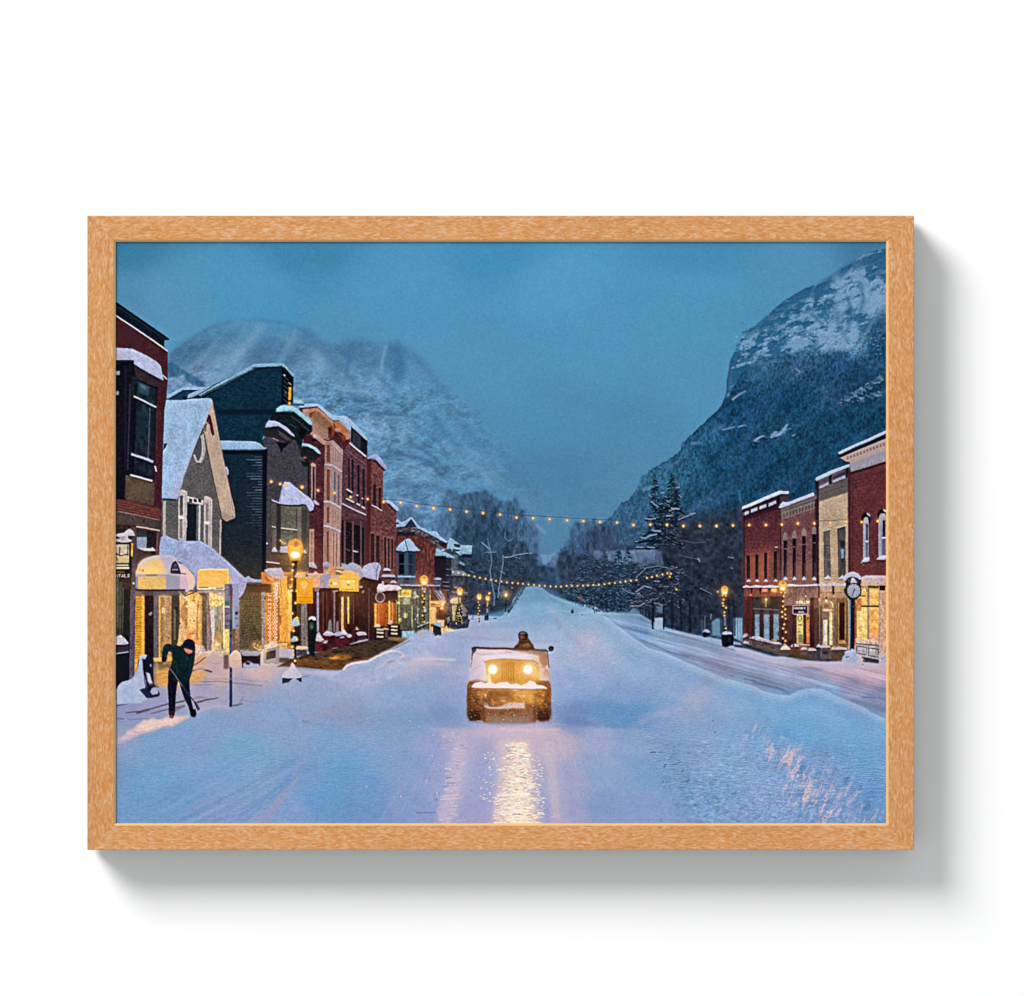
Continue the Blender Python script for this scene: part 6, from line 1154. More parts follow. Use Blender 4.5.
P([(240.6,652.4),(244,650.6),(256,650.8),(260.6,654),(260,666),(254,667.6),(242,668)], (42,30,38), 1, .3); P([(240.6,653),(244,650.8),(256,651),(260,653.6),(258.6,656),(243,656)], (156,150,168), 1, .25, False); P([(243,664),(248,661),(254,664),(259,664),(259.6,667.4),(250,668.6),(243,668)], (176,176,204), .95, .4, False); E(247.6, 663.4, 2.4, 1.6, (24,20,26), .9, .4, False)
P([(262.6,649),(279,645),(279,664),(276.4,664.6),(272,663),(265,665),(262,660)], (168,152,148), 1, .3, True); P([(266,652),(275.6,650),(275.6,658),(266,660)], (76,62,56), 1, .3, False); P([(263.6,646),(268,643.6),(273,641),(276,643),(279,644.6),(276,647),(265,649.6)], (246,206,178), .95, .35, False)
Lw([(262,650),(262.4,664),(268,665)], 2, (220,200,204), .8, .6, False); R(279, 658, 289, 663, (70,60,44), .8, .6, False)
subject("printed_fairy_lights", "tangle of warm fairy lights above the low bench")
specks(251, 643, 267, 655, 56, (255,206,110), (.4,.75), .95, 121, inside=lambda x, y: abs(y - (644 + (x - 252) * .62)) < 3.2, own=True); specks(251, 643, 267, 655, 26, (255,246,216), (.35,.6), .95, 122, inside=lambda x, y: abs(y - (645 + (x - 252) * .6)) < 2.6)
for pts in ([(247,650),(253,645),(257,641)],[(252,649),(262,640)],[(256,645),(264,652)]): Lw(pts, .5, (236,150,70), .5, .2, False)
glow(258, 648, 5, (255,140,60), .3); glow(263, 653, 4, (255,150,70), .35)

def lamp(cx, top, h, rx, base, polew=1.6, seed=1, nb=8, wrap=True):
    hb = top + h
    pb = base
    if wrap:
        for i_ in range(int((pb - hb) / 3.2)):
            y_ = hb + 2 + i_ * 3.2
            Lw([(cx - polew * .8, y_ + 1.2), (cx + polew * .8, y_ - .4)], .9, (28,24,26), .95, .2, True)
    Lw([(cx, hb - 1), (cx, pb)], polew, (24,24,32), 1, .2, True)
    P([(cx - rx * .62, hb), (cx - rx * .98, top + h * .58), (cx - rx, top + h * .36), (cx - rx * .78, top + h * .13), (cx, top), (cx + rx * .78, top + h * .13), (cx + rx, top + h * .36), (cx + rx * .98, top + h * .58), (cx + rx * .62, hb)], (240,146,36), 1, .25, True)
    E(cx, top + h * .5, rx * .72, h * .34, (255,196,56), .8, rx * .15, False)
    P([(cx - rx * .7, top + h * .28), (cx - rx * .5, top + h * .1), (cx, top + h * .02), (cx + rx * .5, top + h * .1), (cx + rx * .7, top + h * .28), (cx, top + h * .4)], (226,138,70), .75, rx * .1, False)
    E(cx + rx * .1, top + h * .26, rx * .26, h * .12, (120,70,60), .7, rx * .1, False)
    Lw([(cx - rx * .8, top + h * .3), (cx - rx * .4, top + h * .42), (cx, top + h * .45), (cx + rx * .4, top + h * .42), (cx + rx * .8, top + h * .3)], max(.4, rx * .1), (255,216,110), .8, .2, False)
    E(cx, top + h * .74, rx * .6, h * .15, (255,255,250), 1, rx * .1, False)
    R(cx - rx * .6, hb - h * .05, cx + rx * .6, hb + h * .02, (170,100,30), .9, .2, False)
    glow(cx, top + h * .6, rx * 1.7, (255,130,40), .24); glow(cx, top + h * .72, rx * .9, (255,190,90), .35)
subject("printed_street_lamp", "nearest street lamp on the left, glowing orange with fairy lights on its pole")
lamp(295.2, 538.4, 22.6, 7.8, 664, 2.6, wrap=False)
P([(291.6,561),(298,561),(297,565),(296,592),(293,592),(293,566)], (26,22,28), 1, .25); Lw([(291,588.4),(297.6,588.4)], 1.1, (20,18,26), .95, .2, True); P([(291.6,592),(296.6,592),(297,620),(292,622)], (16,14,22), .95, .3, True)
P([(290,626),(293,619),(296,617),(299,621),(300,625),(295,626.6)], (176,190,206), .95, .3, True); P([(290,632),(299,627),(300,644),(291,646)], (20,20,34), .8, .6, True); P([(290.4,640.6),(293.6,636),(297,637),(298,641),(292,642)], (170,184,206), .95, .3, False); E(297.4, 619.6, 1.6, 2.4, (240,196,130), .7, .5, False)
for x_, y_ in ((293,564.6),(292.4,570.6),(297.4,574),(301,576.2),(291.6,579.6),(290.4,587.2),(296.6,591),(295.4,603),(292.2,613.6),(297,618),(291,624.6),(293.4,631),(296.4,639.4),(291.8,647.2),(293,655),(295,661)): bulb(x_, y_, 1.35)
glow(301, 576, 4, (255,170,80), .5)
subject("printed_snow_pile", "snow-capped base of the nearest left street lamp")
P([(281.6,676),(284,672),(289.4,669),(290.4,665),(292,662.6),(294,664),(295.6,668),(300,672.6),(301.8,676),(301.6,682),(297,679),(295,678.6),(290,681.6),(282.4,684)], (196,190,206), 1, .3, True, n=.08); P([(282,678),(293.4,678.4),(288.6,682.4),(282,684)], (16,56,68), 1, .25, True); P([(295.6,678.6),(301.8,677.4),(301.8,682.2),(299.6,682)], (16,40,60), 1, .25, True); P([(284,672),(291,667),(293,664),(295,670),(290,676),(283,676)], (222,202,210), .5, 1, False)
Lw([(302,677),(309,676)], .9, (90,60,90), .5, .3, False)
subject("printed_banner", "square orange banner hanging from the nearest left street lamp")
R(296.4, 578.8, 312.8, 603.4, (242,152,24), 1, .25, True, c2=(236,146,26)); R(297.4, 580, 311.8, 596, (248,168,44), .6, .8, False); E(303.8, 585.4, 4, 4.4, (255,206,110), .7, 1.2, False); ring(304, 587, 6.0, 7.6, .6, (200,116,14), 20, 340, .8, False); Lw([(299,585),(304,594),(309,585)], .7, (206,122,20), .8, .2, False); Lw([(301.4,583),(304,588),(307,583)], .6, (255,226,150), .8, .2, False); Lw([(304,589),(304,595)], .5, (255,220,140), .6, .2, False); Lw([(297,597.6),(312,597.4)], .5, (196,112,20), .8, .2, False)
dash_text(300, 310.6, 601.6, 1.3, (130,70,10), 9, .8, .4, 1.1); dash_text(300, 309.6, 599.4, .9, (196,116,20), 10, .6, .3, 1.0)
P([(294,577),(297,573),(300,574.6),(304,577),(300,578.4)], (220,180,150), .85, .3, True); bulb(301, 576.2, 1.7)
subject("printed_lightbox_sign", "yellow gabled light box sign over the dark red shop front")
P([(338.8,577),(341,575.6),(344.6,574.2),(354,573.8),(358,577),(358.6,579),(358.4,591.8),(338.9,591)], (248,184,60), 1, .25, True); R(340.4, 579.6, 355, 590, (255,204,90), .85, .4, False); Lw([(340,579.4),(356,579.4)], .7, (206,130,30), .8, .2, False); Lw([(355.6,579),(355.4,591)], .7, (210,136,30), .7, .2, False); E(348.2, 582.2, 1.6, 1.5, (255,250,214), .95, .4, False); E(353.6, 581.6, 1.6, 1.2, (255,236,160), .8, .4, False); P([(347.4,583.6),(349.2,583.8),(349.6,586),(347,586)], (180,104,24), .85, .3, False)
dash_text(342, 354.6, 589.4, 1.1, (150,90,20), 12, .85, .4, 1.0); P([(340,573),(345,570),(352,570.6),(357,574.6),(350,574),(344,574.6)], (250,190,100), .9, .4, False); Lw([(336,570.8),(341,572.4)], 1, (255,220,170), .9, .3, False); glow(348, 583, 9, (255,170,50), .3)
P([(329,581),(330.6,578.4),(337,578.4),(338.4,580),(338.2,588),(331,587.6),(329.4,585)], (248,188,80), 1, .3, True); E(334.8, 583.8, 2.2, 1.4, (255,250,220), .95, .4, False); E(331, 583.6, .9, 1.4, (150,84,30), .7, .3, False)
bulb(357.6, 574.4, 1.3)
subject("printed_parking_meter", "dark green parking meter wearing a cap of snow")
P([(308.2,622),(309,618.6),(312,617.4),(315.4,619),(315.8,640),(314.4,652),(315,656),(309,656),(308.6,640)], (16,28,32), 1, .3, True, n=.3); E(311.4, 626.4, 2, 4, (54,78,66), .85, .6, False); E(311.6, 627, 1, 1.4, (110,130,120), .6, .4, False); P([(308,620.4),(309,617.2),(312,616),(315,617),(316.2,620),(314,620.6),(311,619)], (210,206,214), 1, .25, False)
subject("printed_stool", "small snow-topped table beside the nearest left lamp")
P([(295.4,648.4),(297,646.4),(306,646.2),(308,648),(306,649.6),(297,650)], (226,186,160), 1, .3, True); R(296.6, 650, 307, 656, (58,50,54), .85, .5, True, n=.5); P([(299,660),(301,656),(303,660)], (40,40,46), .7, .4, False)
subject("printed_street_lamp", "second street lamp on the left, its pole wrapped in lights")
lamp(424, 575.2, 10.6, 4.0, 631, 1.6); 
for i_, y_ in enumerate((589,592,595.6,598.6,602,607.4,615.4,622)): bulb(422.6 + (i_ % 2) * 1.6, y_, .95)
E(424.8, 610.6, 1.6, 2, (196,190,214), .9, .4, False); E(424.8, 589.6, 1.4, 2.4, (180,170,180), .7, .4, False)
subject("printed_street_lamp", "third street lamp on the left behind the dark sandwich board")
lamp(459.8, 587.4, 8.4, 3.0, 608, 1.0); Lw([(460,597),(460,603)], 1.5, (250,206,120), .9, .4, False)
subject("printed_street_lamp", "small distant lamp, left one of the far pair")
lamp(479.2, 593.8, 6.2, 2.4, 623, .9)
for i_, y_ in enumerate((602,605,608,611,614,617,619.6)): bulb(478.4 + (i_ % 2) * 1.0, y_, .7)
subject("printed_street_lamp", "small distant lamp, right one of the far pair")
lamp(487.6, 595.6, 5.2, 2.1, 618, .8); Lw([(487.6,601),(487.4,607)], 1.3, (236,196,100), .9, .4, False); R(484.6, 615.6, 488.4, 620.6, (24,38,50), .9, .3); E(487.4, 611, .9, 3, (190,180,196), .7, .4, False)
bulb(489.4, 593.4, 1.2)
subject("printed_street_lamp", "farthest lamp beneath the white-barked tree")
Lw([(506,598),(505.6,612)], 1.2, (26,34,50), .95, .2, True); E(506, 595.3, 1.5, 1.8, (255,206,110), 1, .3, True); glow(506, 595, 3.4, (255,170,80), .6); E(506, 595.6, .7, .9, (255,250,220), 1, .2, False)
Lw([(516,559),(518,559)], .1, (0,0,0), 0, 0, False); E(512, 588, 1.1, 1, (190,130,120), .7, .3, False)
R(493.6, 618, 496.6, 619.2, (40,70,84), .9, .2, False); P([(504,613),(508,612),(506,615)], (140,180,206), .8, .4, False)
P([(512,602),(517,601),(516,606),(513,606)], (70,140,170), .6, .6, False); P([(524,594),(529,593),(528,598),(524,598)], (130,160,196), .6, .6, False)
for x_, w_ in ((416.2, .8), (406.6, .5)): Lw([(x_,612 if x_ > 410 else 604),(x_,640 if x_ > 410 else 628)], w_, (50,52,62), .85, .15, False)
Lw([(417,627),(422,625),(431,621.6)], .9, (190,186,196), .8, .3, False)

# ---------- snow banks that overlap the left pavement
subject("printed_snow_bank", "low ridge of shovelled snow along the left kerb")
P([(343,670),(346,665.4),(351,663),(360,661.4),(367,660.6),(373,657.4),(381,653),(390,649),(398,644.6),(407,640),(412,636.6),(416,633),(419,630.6),(424,629),(428,630),(432,631.6),(436,637),(440,636),(446,640),(430,652),(410,664),(390,680),(350,690),(330,680),(312,672)], (168,180,212), .9, .9, True, n=.08, nc=(6,4))
P([(417,632),(420,630.6),(424,629.4),(424,634),(421,638),(418,636)], (176,160,160), .6, .8, False)
for pts, w, w2, col, a, s in [([(343,670),(347,665.6),(352,663.8),(362,662.2),(368,661.4),(376,657),(386,652.4),(394,650)],2.2,1.4,(242,212,206),.85,.5), ([(390,651),(400,652),(404,656),(398,658)],1.6,2.4,(230,204,208),.7,.7), ([(386,662),(392,662),(398,658),(402,654)],1.6,1.2,(150,146,180),.7,.6),
  ([(375,669),(382,666),(386,662),(392,658),(398,660)],1.4,1,(224,196,202),.7,.5), ([(372,666),(380,662)],4,3,(150,166,204),.6,1.2), ([(402,650),(412,645),(424,640)],4,4,(150,172,210),.6,2), ([(385,668),(400,664),(420,660),(436,659)],3,5,(206,192,210),.55,1.6), ([(404,642),(412,637.6)],1.2,1,(204,196,214),.6,.4),
  ([(404,658),(416,655),(432,655)],2,3,(196,188,210),.5,1), ([(360,668),(366,668),(372,664)],5,4,(160,172,208),.5,2), ([(300,672),(320,674),(340,673)],2.4,2,(208,190,200),.6,1), ([(346,678),(360,674)],4,4,(176,184,214),.5,2)]:
    Lw(pts, w, col, a, s, False, w2)
Lw([(410,640.8),(404,644),(392,650)], .8, (84,62,60), .5, .3, False)
# ================= right side of the street
subject("printed_building", "farthest brick building on the right with white panels under its snowy parapet")
P([(742,509.6),(780,492.6),(789,494),(789,500),(782,502),(781,509),(781.4,585),(784,588),(784,655),(772,655),(744,642),(743.4,560)], (92,40,50), 1, .25, True, n=.22, nc=(1.4,1.4))
P([(744,520),(781,505),(781.4,585),(744,585)], (86,36,48), .9, .8, False, c2=(128,66,66), n=.2, nc=(1.4,1.4)); P([(745,555),(776,548),(770,584),(746,584)], (166,88,66), .7, 4, False)
P([(742.4,510),(780,494),(782,508),(743.4,521)], (62,24,42), .95, .4, False)
for a_, b_, c_, d_ in ((743.6,749,511.6,509.6),(751,757.6,508.6,506.2),(759.4,766.6,505.6,502.8),(768.8,776.2,502.6,499.4)): P([(a_,c_+1),(b_,d_+1),(b_,d_+4.2),(a_,c_+4.2)], (176,186,214), .95, .25, False)
P([(779,493.4),(789,494),(789,500),(782,504),(778,500)], (70,62,72), .95, .3, False); R(777.6, 496, 780, 503, (24,14,24), .9, .3, False)
for i_ in range(9): Lw([(747 + i_ * 3.6, 519.6 - i_ * 1.4),(747.4 + i_ * 3.6, 524 - i_ * 1.4)], .7, (54,22,36), .6, .25, False)
P([(741.8,509),(742.6,506.6),(750,503.4),(765,496.8),(779,490.8),(788.4,491),(789.4,492.6),(788,494),(780.6,494),(766,500),(752,506),(742.6,509.4)], (190,200,226), 1, .2)
Lw([(780.8,526),(780.6,585)], .9, (40,18,30), .8, .3, False); Lw([(744.2,512),(744.4,642)], 1, (34,24,34), .8, .3, False); Lw([(774.6,547.4),(777.8,547)], .9, (210,190,220), .8, .2, False)
for x_, t_ in ((748.4,555.6),(757,554.6),(765.8,552.8),(775.6,551.6)):
    R(x_ - 1.5, t_, x_ + 1.5, 580, (30,26,38), 1, .25, False); R(x_ + .2, t_ + 8, x_ + .9, 579, (84,54,62), .5, .2, False); P([(x_ - 2,581.6),(x_,578.8),(x_ + 2,580),(x_ + 2,582)], (176,196,220), .95, .25, False)
P([(743,586.8),(746,585),(750,586.4),(756,585),(763,586),(770,585.2),(783,586.4),(783,587.6),(743,587.8)], (204,186,212), 1, .2, False)
P([(744,588),(784,588),(784,596),(744,597)], (126,66,60), .95, .3, False); R(743.6, 598, 751.4, 636, (92,40,40), .95, .4, False, n=.2); R(746, 600, 750.6, 634, (58,32,34), .8, .5, False)
for x_ in (751.6, 760.4, 769.6): P([(x_ - 1.4,588),(x_ + 1.4,588),(x_ + .8,592),(x_,595)], (26,22,28), .9, .3, False)
R(762, 589, 767.4, 592.2, (240,150,100), .95, .3, False); R(771.6, 588.8, 777, 592, (252,184,72), 1, .3, False); glow(774, 590.4, 3, (255,160,60), .5); E(750.6, 595, 1.2, 1, (230,120,80), .8, .3, False)
R(752, 597.4, 779, 642, (44,44,48), 1, .3, False, n=.4, nc=(2,3))
for x0_, x1_ in ((755,759.4),(764,769.4),(773.8,779)): R(x0_, 614, x1_, 640, (118,144,168), 1, .35, False, c2=(132,158,182)); R(x0_, 609.6, x1_, 614.6, (60,64,64), .9, .5, False); R(x0_ - 1, 600, x1_, 608, (40,50,48), .8, .4, False)
for x_ in (753, 761.4, 771.4): R(x_ - 1.5, 597.6, x_ + 1.5, 641, (58,34,40), .95, .25, False)
Lw([(753,608.6),(779,610)], 1.0, (130,116,124), .7, .3, False); bulb(766.4, 599.6, 1.2); Lw([(766.2,601),(766,607)], .8, (240,200,110), .8, .3, False); glow(766, 601, 3, (255,180,80), .4); R(779.4, 597, 784, 645, (72,34,38), .95, .3, False); E(778.6, 634, 1, 2.6, (80,40,30), .8, .4, False)
subject("printed_low_wall", "snow-topped low stone wall before the shops on the right")
P([(741.6,636),(746,634),(750,638),(784,645),(786,650),(800,652),(886,655),(886,662),(846,662),(815,662),(800,659),(787,657),(770,653),(755,650),(741,645)], (76,62,66), 1, .4, True, n=.3, nc=(4,3)); P([(749,637),(783,644.6),(786,657),(770,654),(749,646)], (100,84,84), .9, .5, False, n=.2, nc=(3,1.4)); P([(735,645.6),(750,646),(772,653),(786,657),(776,657),(752,651)], (34,50,66), .85, .6, False)
P([(742,637),(745,633.6),(747.4,633.4),(748,636),(744,638)], (196,170,184), .9, .3, False); P([(742.6,643),(745,640.6),(748.6,642),(750,645)], (200,180,200), .9, .3, False); P([(749,638),(754,636.2),(760,637),(764,638.4),(772,641),(780,642.6),(784,644.6),(776,644.4),(762,641.4)], (184,176,196), .95, .3, False); Lw([(757,636.6),(760,637.6)], 1.2, (240,216,150), .8, .3, False); Lw([(772,639.6),(777,641)], 1.2, (230,196,120), .8, .3, False)
subject("printed_building", "brick building with a grey dentilled cornice on the right")
P([(781,510),(788,504),(816,494),(818,500),(818.6,585),(819.4,660),(784,650),(783,588),(781.4,540)], (122,78,80), 1, .25, True, n=.2, nc=(1.4,1.4))
P([(781,524),(817,512),(817,530),(781,538)], (112,62,68), .6, 2, False); P([(782,565),(818,562),(818,584),(782,584)], (150,96,86), .6, 3, False)
P([(781,508.4),(788,506),(817,495.6),(817,508),(782,519.6)], (122,108,106), 1, .3, False); Lw([(781,511.6),(798,506),(817,499.4)], .8, (82,68,74), .8, .25, False); Lw([(782,514),(817,502)], .6, (150,134,128), .7, .2, False)
for i_ in range(11): x_ = 783.4 + i_ * 3.15; y_ = 513.6 - (x_ - 783) * .335; P([(x_,y_),(x_+1.3,y_-.4),(x_+1.3,y_+3.8),(x_,y_+4.2)], (84,66,68), .8, .2, False)
P([(778.6,508),(781,504),(783,501.6),(786,502.2),(790,501.6),(800,497.6),(814,492.2),(814.4,495.6),(800,501),(788,505.6),(781.4,508)], (182,188,218), 1, .2)
P([(815,500),(819,497),(819,585),(816.6,585)], (50,26,40), .85, .4, False); E(789.6,533.2,.6,.6,(40,28,34),.9,.1,False); E(808.6,528.8,.6,.6,(30,28,34),.9,.1,False)
for x_, t_ in ((785.4,540.4),(794.4,538.4),(804,536.2),(814.2,534.4)):
    P([(x_-2.6,t_),(x_-2,t_-6),(x_,t_-8.4),(x_+2,t_-6),(x_+2.6,t_)], (150,124,122), .85, .4, False); R(x_ - 1.7, t_, x_ + 1.7, 578, (44,22,38), 1, .25, False); R(x_ - 1.6, t_, x_ + 1.6, t_ + 7, (20,18,34), .9, .3, False); Lw([(x_-1.6,t_+8.6),(x_+1.6,t_+8.4)], .7, (150,130,150), .7, .2, False); R(x_ + .2, 563, x_ + 1.6, 578, (92,74,72), .7, .3, False)
    P([(x_-2.2,580),(x_,576.4),(x_+2.2,578.4),(x_+2,580.4)], (176,192,218), .95, .25, False)
P([(783,585.4),(790,584),(800,585),(810,584.6),(819,583.6),(819,586),(783,586.6)], (206,192,220), 1, .2, False)
P([(784,587),(818,586.6),(818,600),(816,606),(786,606)], (126,92,84), .95, .4, False, n=.2, nc=(1.2,3)); R(785, 600, 793, 606, (140,112,110), .8, .6, False); R(784, 606, 797, 648, (60,30,36), .95, .4, False, n=.4, nc=(2,8)); R(788, 606, 792, 640, (92,56,60), .6, .4, False)
R(810, 598, 819.6, 652, (54,26,34), .95, .4, False, n=.35, nc=(1.5,8)); R(814.6, 606, 818, 648, (96,62,54), .7, .4, False); R(814, 590, 818.6, 608, (150,104,86), .6, .6, False)
R(796.4, 600.4, 809.4, 604, (252,204,140), .95, .4, False); Lw([(797,600.6),(809,600.4)], .8, (60,34,36), .7, .2, False); R(803, 601, 806, 603, (110,50,40), .8, .3, False); glow(803, 602, 5, (255,180,110), .4, 3)
R(797, 614, 803.4, 643.6, (240,206,116), 1, .3, False, c2=(206,176,92)); R(803.4, 614, 806.4, 645, (50,28,34), 1, .25, False); R(806.4, 614, 809.4, 643, (226,130,66), .95, .3, False); R(806.6, 614, 809, 620, (176,160,90), .9, .3, False); ring(800, 618.6, 1.8, 2.8, .9, (64,74,80), 0, 360, .95, False); R(798.2, 624.6, 802.4, 625.8, (60,56,40), .8, .2, False); R(798.2, 631.6, 801, 632.8, (60,56,40), .8, .2, False); R(798.6, 634, 803, 643, (76,84,66), .8, .4, False); E(808, 618.6, .9, 2, (40,96,70), .8, .3, False); Lw([(797,644.4),(810,645)], .9, (240,214,160), .8, .3, False); glow(800, 630, 3, (255,200,110), .25, 12)
subject("printed_hanging_sign", "small dark blue shop sign with pale lettering on the right")
P([(792.4,606.2),(793.4,605.2),(807.6,605),(808.6,606),(808.4,613.8),(807,614.8),(793.6,614.6),(792.6,613.6)], (186,150,160), 1, .2); R(793.6, 606, 807.6, 613.8, (32,24,58), 1, .2, False)
dash_text(794.2, 806.2, 608.2, 1.9, (236,196,196), 14, .95, .6, 1.15); dash_text(798.8, 803.6, 612.2, 1.6, (226,186,190), 15, .95, .6, 1.05)
for x_ in (799, 806): Lw([(x_,597),(x_,605)], .5, (60,44,50), .8, .1, False)
E(806, 596.4, .9, .9, (200,180,170), .8, .2, False)
subject("printed_building", "cream building with a snow-edged parapet on the right")
P([(816,481),(850,466),(850,474),(849,585),(850,660),(820,658),(818.6,588),(819,500)], (180,158,136), 1, .25, True, c2=(200,158,122), n=.10, nc=(1.4,1.4))
P([(817,480),(850,466),(849,492),(819,502)], (116,104,102), 1, .3, False); P([(819,487.6),(848,477),(848,490),(820,498)], (104,94,94), .9, .4, False); Lw([(819,495),(848,484.6)], .7, (80,72,76), .7, .25, False); P([(820,498),(848,489.4),(848,492),(820,501)], (96,84,80), .7, .5, False)
P([(819,481.6),(829,477.6),(829,483),(819.4,487)], (92,86,104), .95, .3, False); P([(833,476.4),(845.6,471),(845.6,477),(833,481)], (74,56,84), .95, .3, False)
for a_, b_, c_, d_ in ((818.4,829.4,488.2,483.8),(833,845.4,481.6,477.4)): P([(a_,c_-1.4),(b_,d_-2.2),(b_,d_+.6),(a_,c_+1.2)], (164,166,196), .95, .25, False)
for x_, y_ in ((816.8,480),(830.6,475),(847.4,468.4)): P([(x_-1.7,y_),(x_+1.6,y_-.8),(x_+1.4,y_+9),(x_-1.6,y_+9.6)], (48,26,48), 1, .3, False)
P([(815.4,480),(816.4,477.4),(824,473.8),(834,469.4),(842,466.6),(849.6,464),(850,466.6),(843,469.4),(834,473),(824,477.8),(816.6,481)], (166,186,214), 1, .2)
P([(815,482),(819.4,482),(819,500),(819.4,585),(817.4,585),(817.6,500)], (40,26,40), .85, .4, False); P([(847.8,474),(854.6,472),(854.4,586),(848.4,582),(848,494)], (84,40,52), .95, .4, False); Lw([(820.2,502),(820.8,583)], 1.2, (206,180,150), .6, .5, False); Lw([(819.4,521.4),(848,520)], .5, (110,100,100), .6, .2, False)
for pts, cc in (([(823.4,531.4),(830,529.6),(831.2,577),(824.4,577.6)],(92,88,88)), ([(837.4,528),(845.6,525.6),(846,576.6),(838.6,577.6)],(78,76,76))): P(pts, cc, 1, .3, False, n=.3, nc=(2,5))
Lw([(823.2,531),(830.4,529.2)], 1.2, (206,196,180), .7, .3, False); Lw([(837,528),(846,525.2)], 1.3, (226,206,180), .8, .3, False); P([(841,549.6),(844,549),(844,558),(841.6,558.6)], (116,166,204), 1, .3, False); R(840.6, 541, 845, 548, (38,44,42), .8, .4, False); R(825, 530.6, 830, 545, (120,108,92), .6, .5, False); R(839, 529, 845, 540, (100,88,92), .6, .5, False); Lw([(826,547),(830,548)], .8, (150,150,170), .6, .3, False); Lw([(825,559.6),(831,560)], .6, (140,130,136), .6, .3, False); Lw([(826.4,548),(826,577)], .9, (132,120,116), .6, .3, False); Lw([(840,548),(839.6,577)], .8, (120,118,112), .6, .3, False)
for x_ in (827.4, 841.6): P([(x_-3.6,579),(x_-1,576.8),(x_+1,575),(x_+3.2,577.6),(x_+3,579)], (196,200,220), .95, .25, False); R(x_ - 3.4, 579, x_ + 3.6, 580.4, (140,100,80), .6, .3, False)
P([(818.6,584.8),(821,582.6),(823,582),(825,584),(831,583.6),(834.6,582),(838,583.6),(845,583.6),(850,584),(850,586),(819,586.4)], (200,188,204), 1, .25, False)
P([(819,586.6),(850,586.2),(850,593),(819,593.6)], (196,156,130), .95, .3, False); P([(819.4,592),(848,591.6),(848,599),(820,600)], (176,132,104), .95, .4, False); R(832.4, 586, 834.6, 594.6, (28,22,34), 1, .3, False); R(818.4, 586, 820, 598, (34,22,30), .9, .3, False); Lw([(820,592.6),(832,592.4)], .6, (140,96,76), .7, .2, False)
R(819.6, 598, 848, 650, (128,94,72), 1, .4, False, n=.25, nc=(2,8)); R(820, 606, 822.6, 646, (96,64,62), .9, .3, False); E(820.4, 600, .9, 2, (240,160,110), .8, .4, False)
R(823, 602, 834, 645, (150,112,88), .95, .3, False); R(823.6, 620, 827.4, 644.6, (206,200,196), 1, .3, False); R(825.6, 620, 827.6, 645, (250,236,170), .9, .3, False); R(829.6, 612, 832.4, 645, (232,212,140), 1, .3, False, c2=(250,236,170)); R(827.6, 610, 829.4, 646, (122,96,94), .95, .25, False); R(824, 611, 828, 619, (134,96,96), .9, .4, False); P([(822.6,609.4),(832.4,609.2),(832.4,611.4),(822.6,611.6)], (226,190,140), .8, .3, False)
Lw([(830.4,601.4),(832.6,604),(832.6,608)], 1.4, (255,222,120), .95, .3, False); E(826.4, 601, 1.2, 1.2, (255,236,200), 1, .3, False); R(824, 604, 829, 608, (80,44,50), .9, .4, False); E(826.6, 598, 1, 1.4, (44,26,34), .9, .3, False); glow(828, 603, 4, (255,190,100), .4)
R(836.8, 601, 848.6, 645, (110,80,48), 1, .3, False); R(839.6, 603, 845, 640, (46,16,20), 1, .3, False); Lw([(838.8,602),(838.6,640)], .9, (170,130,70), .8, .2, False); Lw([(845.6,602),(845.4,640)], .9, (176,134,76), .8, .2, False); R(838.4, 640.6, 845.6, 644, (190,140,80), .95, .3, False); R(834.4, 604, 836.6, 645, (118,92,90), .9, .3, False)
subject("printed_building", "tall red brick building with arched windows at the right edge of the print")
P([(849,470),(892,452),(892,662),(856,660),(851,640),(851,580),(850,500)], (104,46,54), 1, .25, True, n=.2, nc=(1.3,1.3), c2=(112,52,56))
P([(839.6,457.6),(892,434.6),(892,452),(892,460),(851,472.4),(850,462),(846,461.6),(843,459.4)], (176,152,150), 1, .25, False); P([(850.6,463.6),(892,448),(892,458.4),(851.2,471.6)], (152,146,164), 1, .3, False); P([(838.4,455.6),(862,445.4),(892,431.4),(892,436),(864,447.6),(840,457.8)], (14,24,34), 1, .25, True)
for i_ in range(13): x_ = 846.6 + i_ * 3.3; y_ = 457.4 - (x_ - 846) * .37; P([(x_,y_),(x_+1.8,y_-1.4),(x_+2.4,y_+1.6),(x_+.6,y_+2.8)], (126,96,86), .8, .3, False)
P([(838,453),(842,450.4),(855,444.2),(870,438),(880,433),(892,427.6),(892,430.6),(872,440),(856,446.6),(840,454.4)], (170,186,214), 1, .2)
P([(850.6,472.2),(892,459.4),(892,462),(851,474.4)], (54,22,36), .85, .4, False)
for i_ in range(20): x_ = 855 + i_ * 1.9; y_ = 480.6 - (x_ - 855) * .33; Lw([(x_,y_-1),(x_,y_+1.4)], .7, (66,28,38), .65, .2, False)
Lw([(853,476),(853.4,575)], .8, (70,34,44), .6, .3, False); Lw([(849.6,470),(849.6,575)], 1.8, (66,26,42), .7, .5, False)
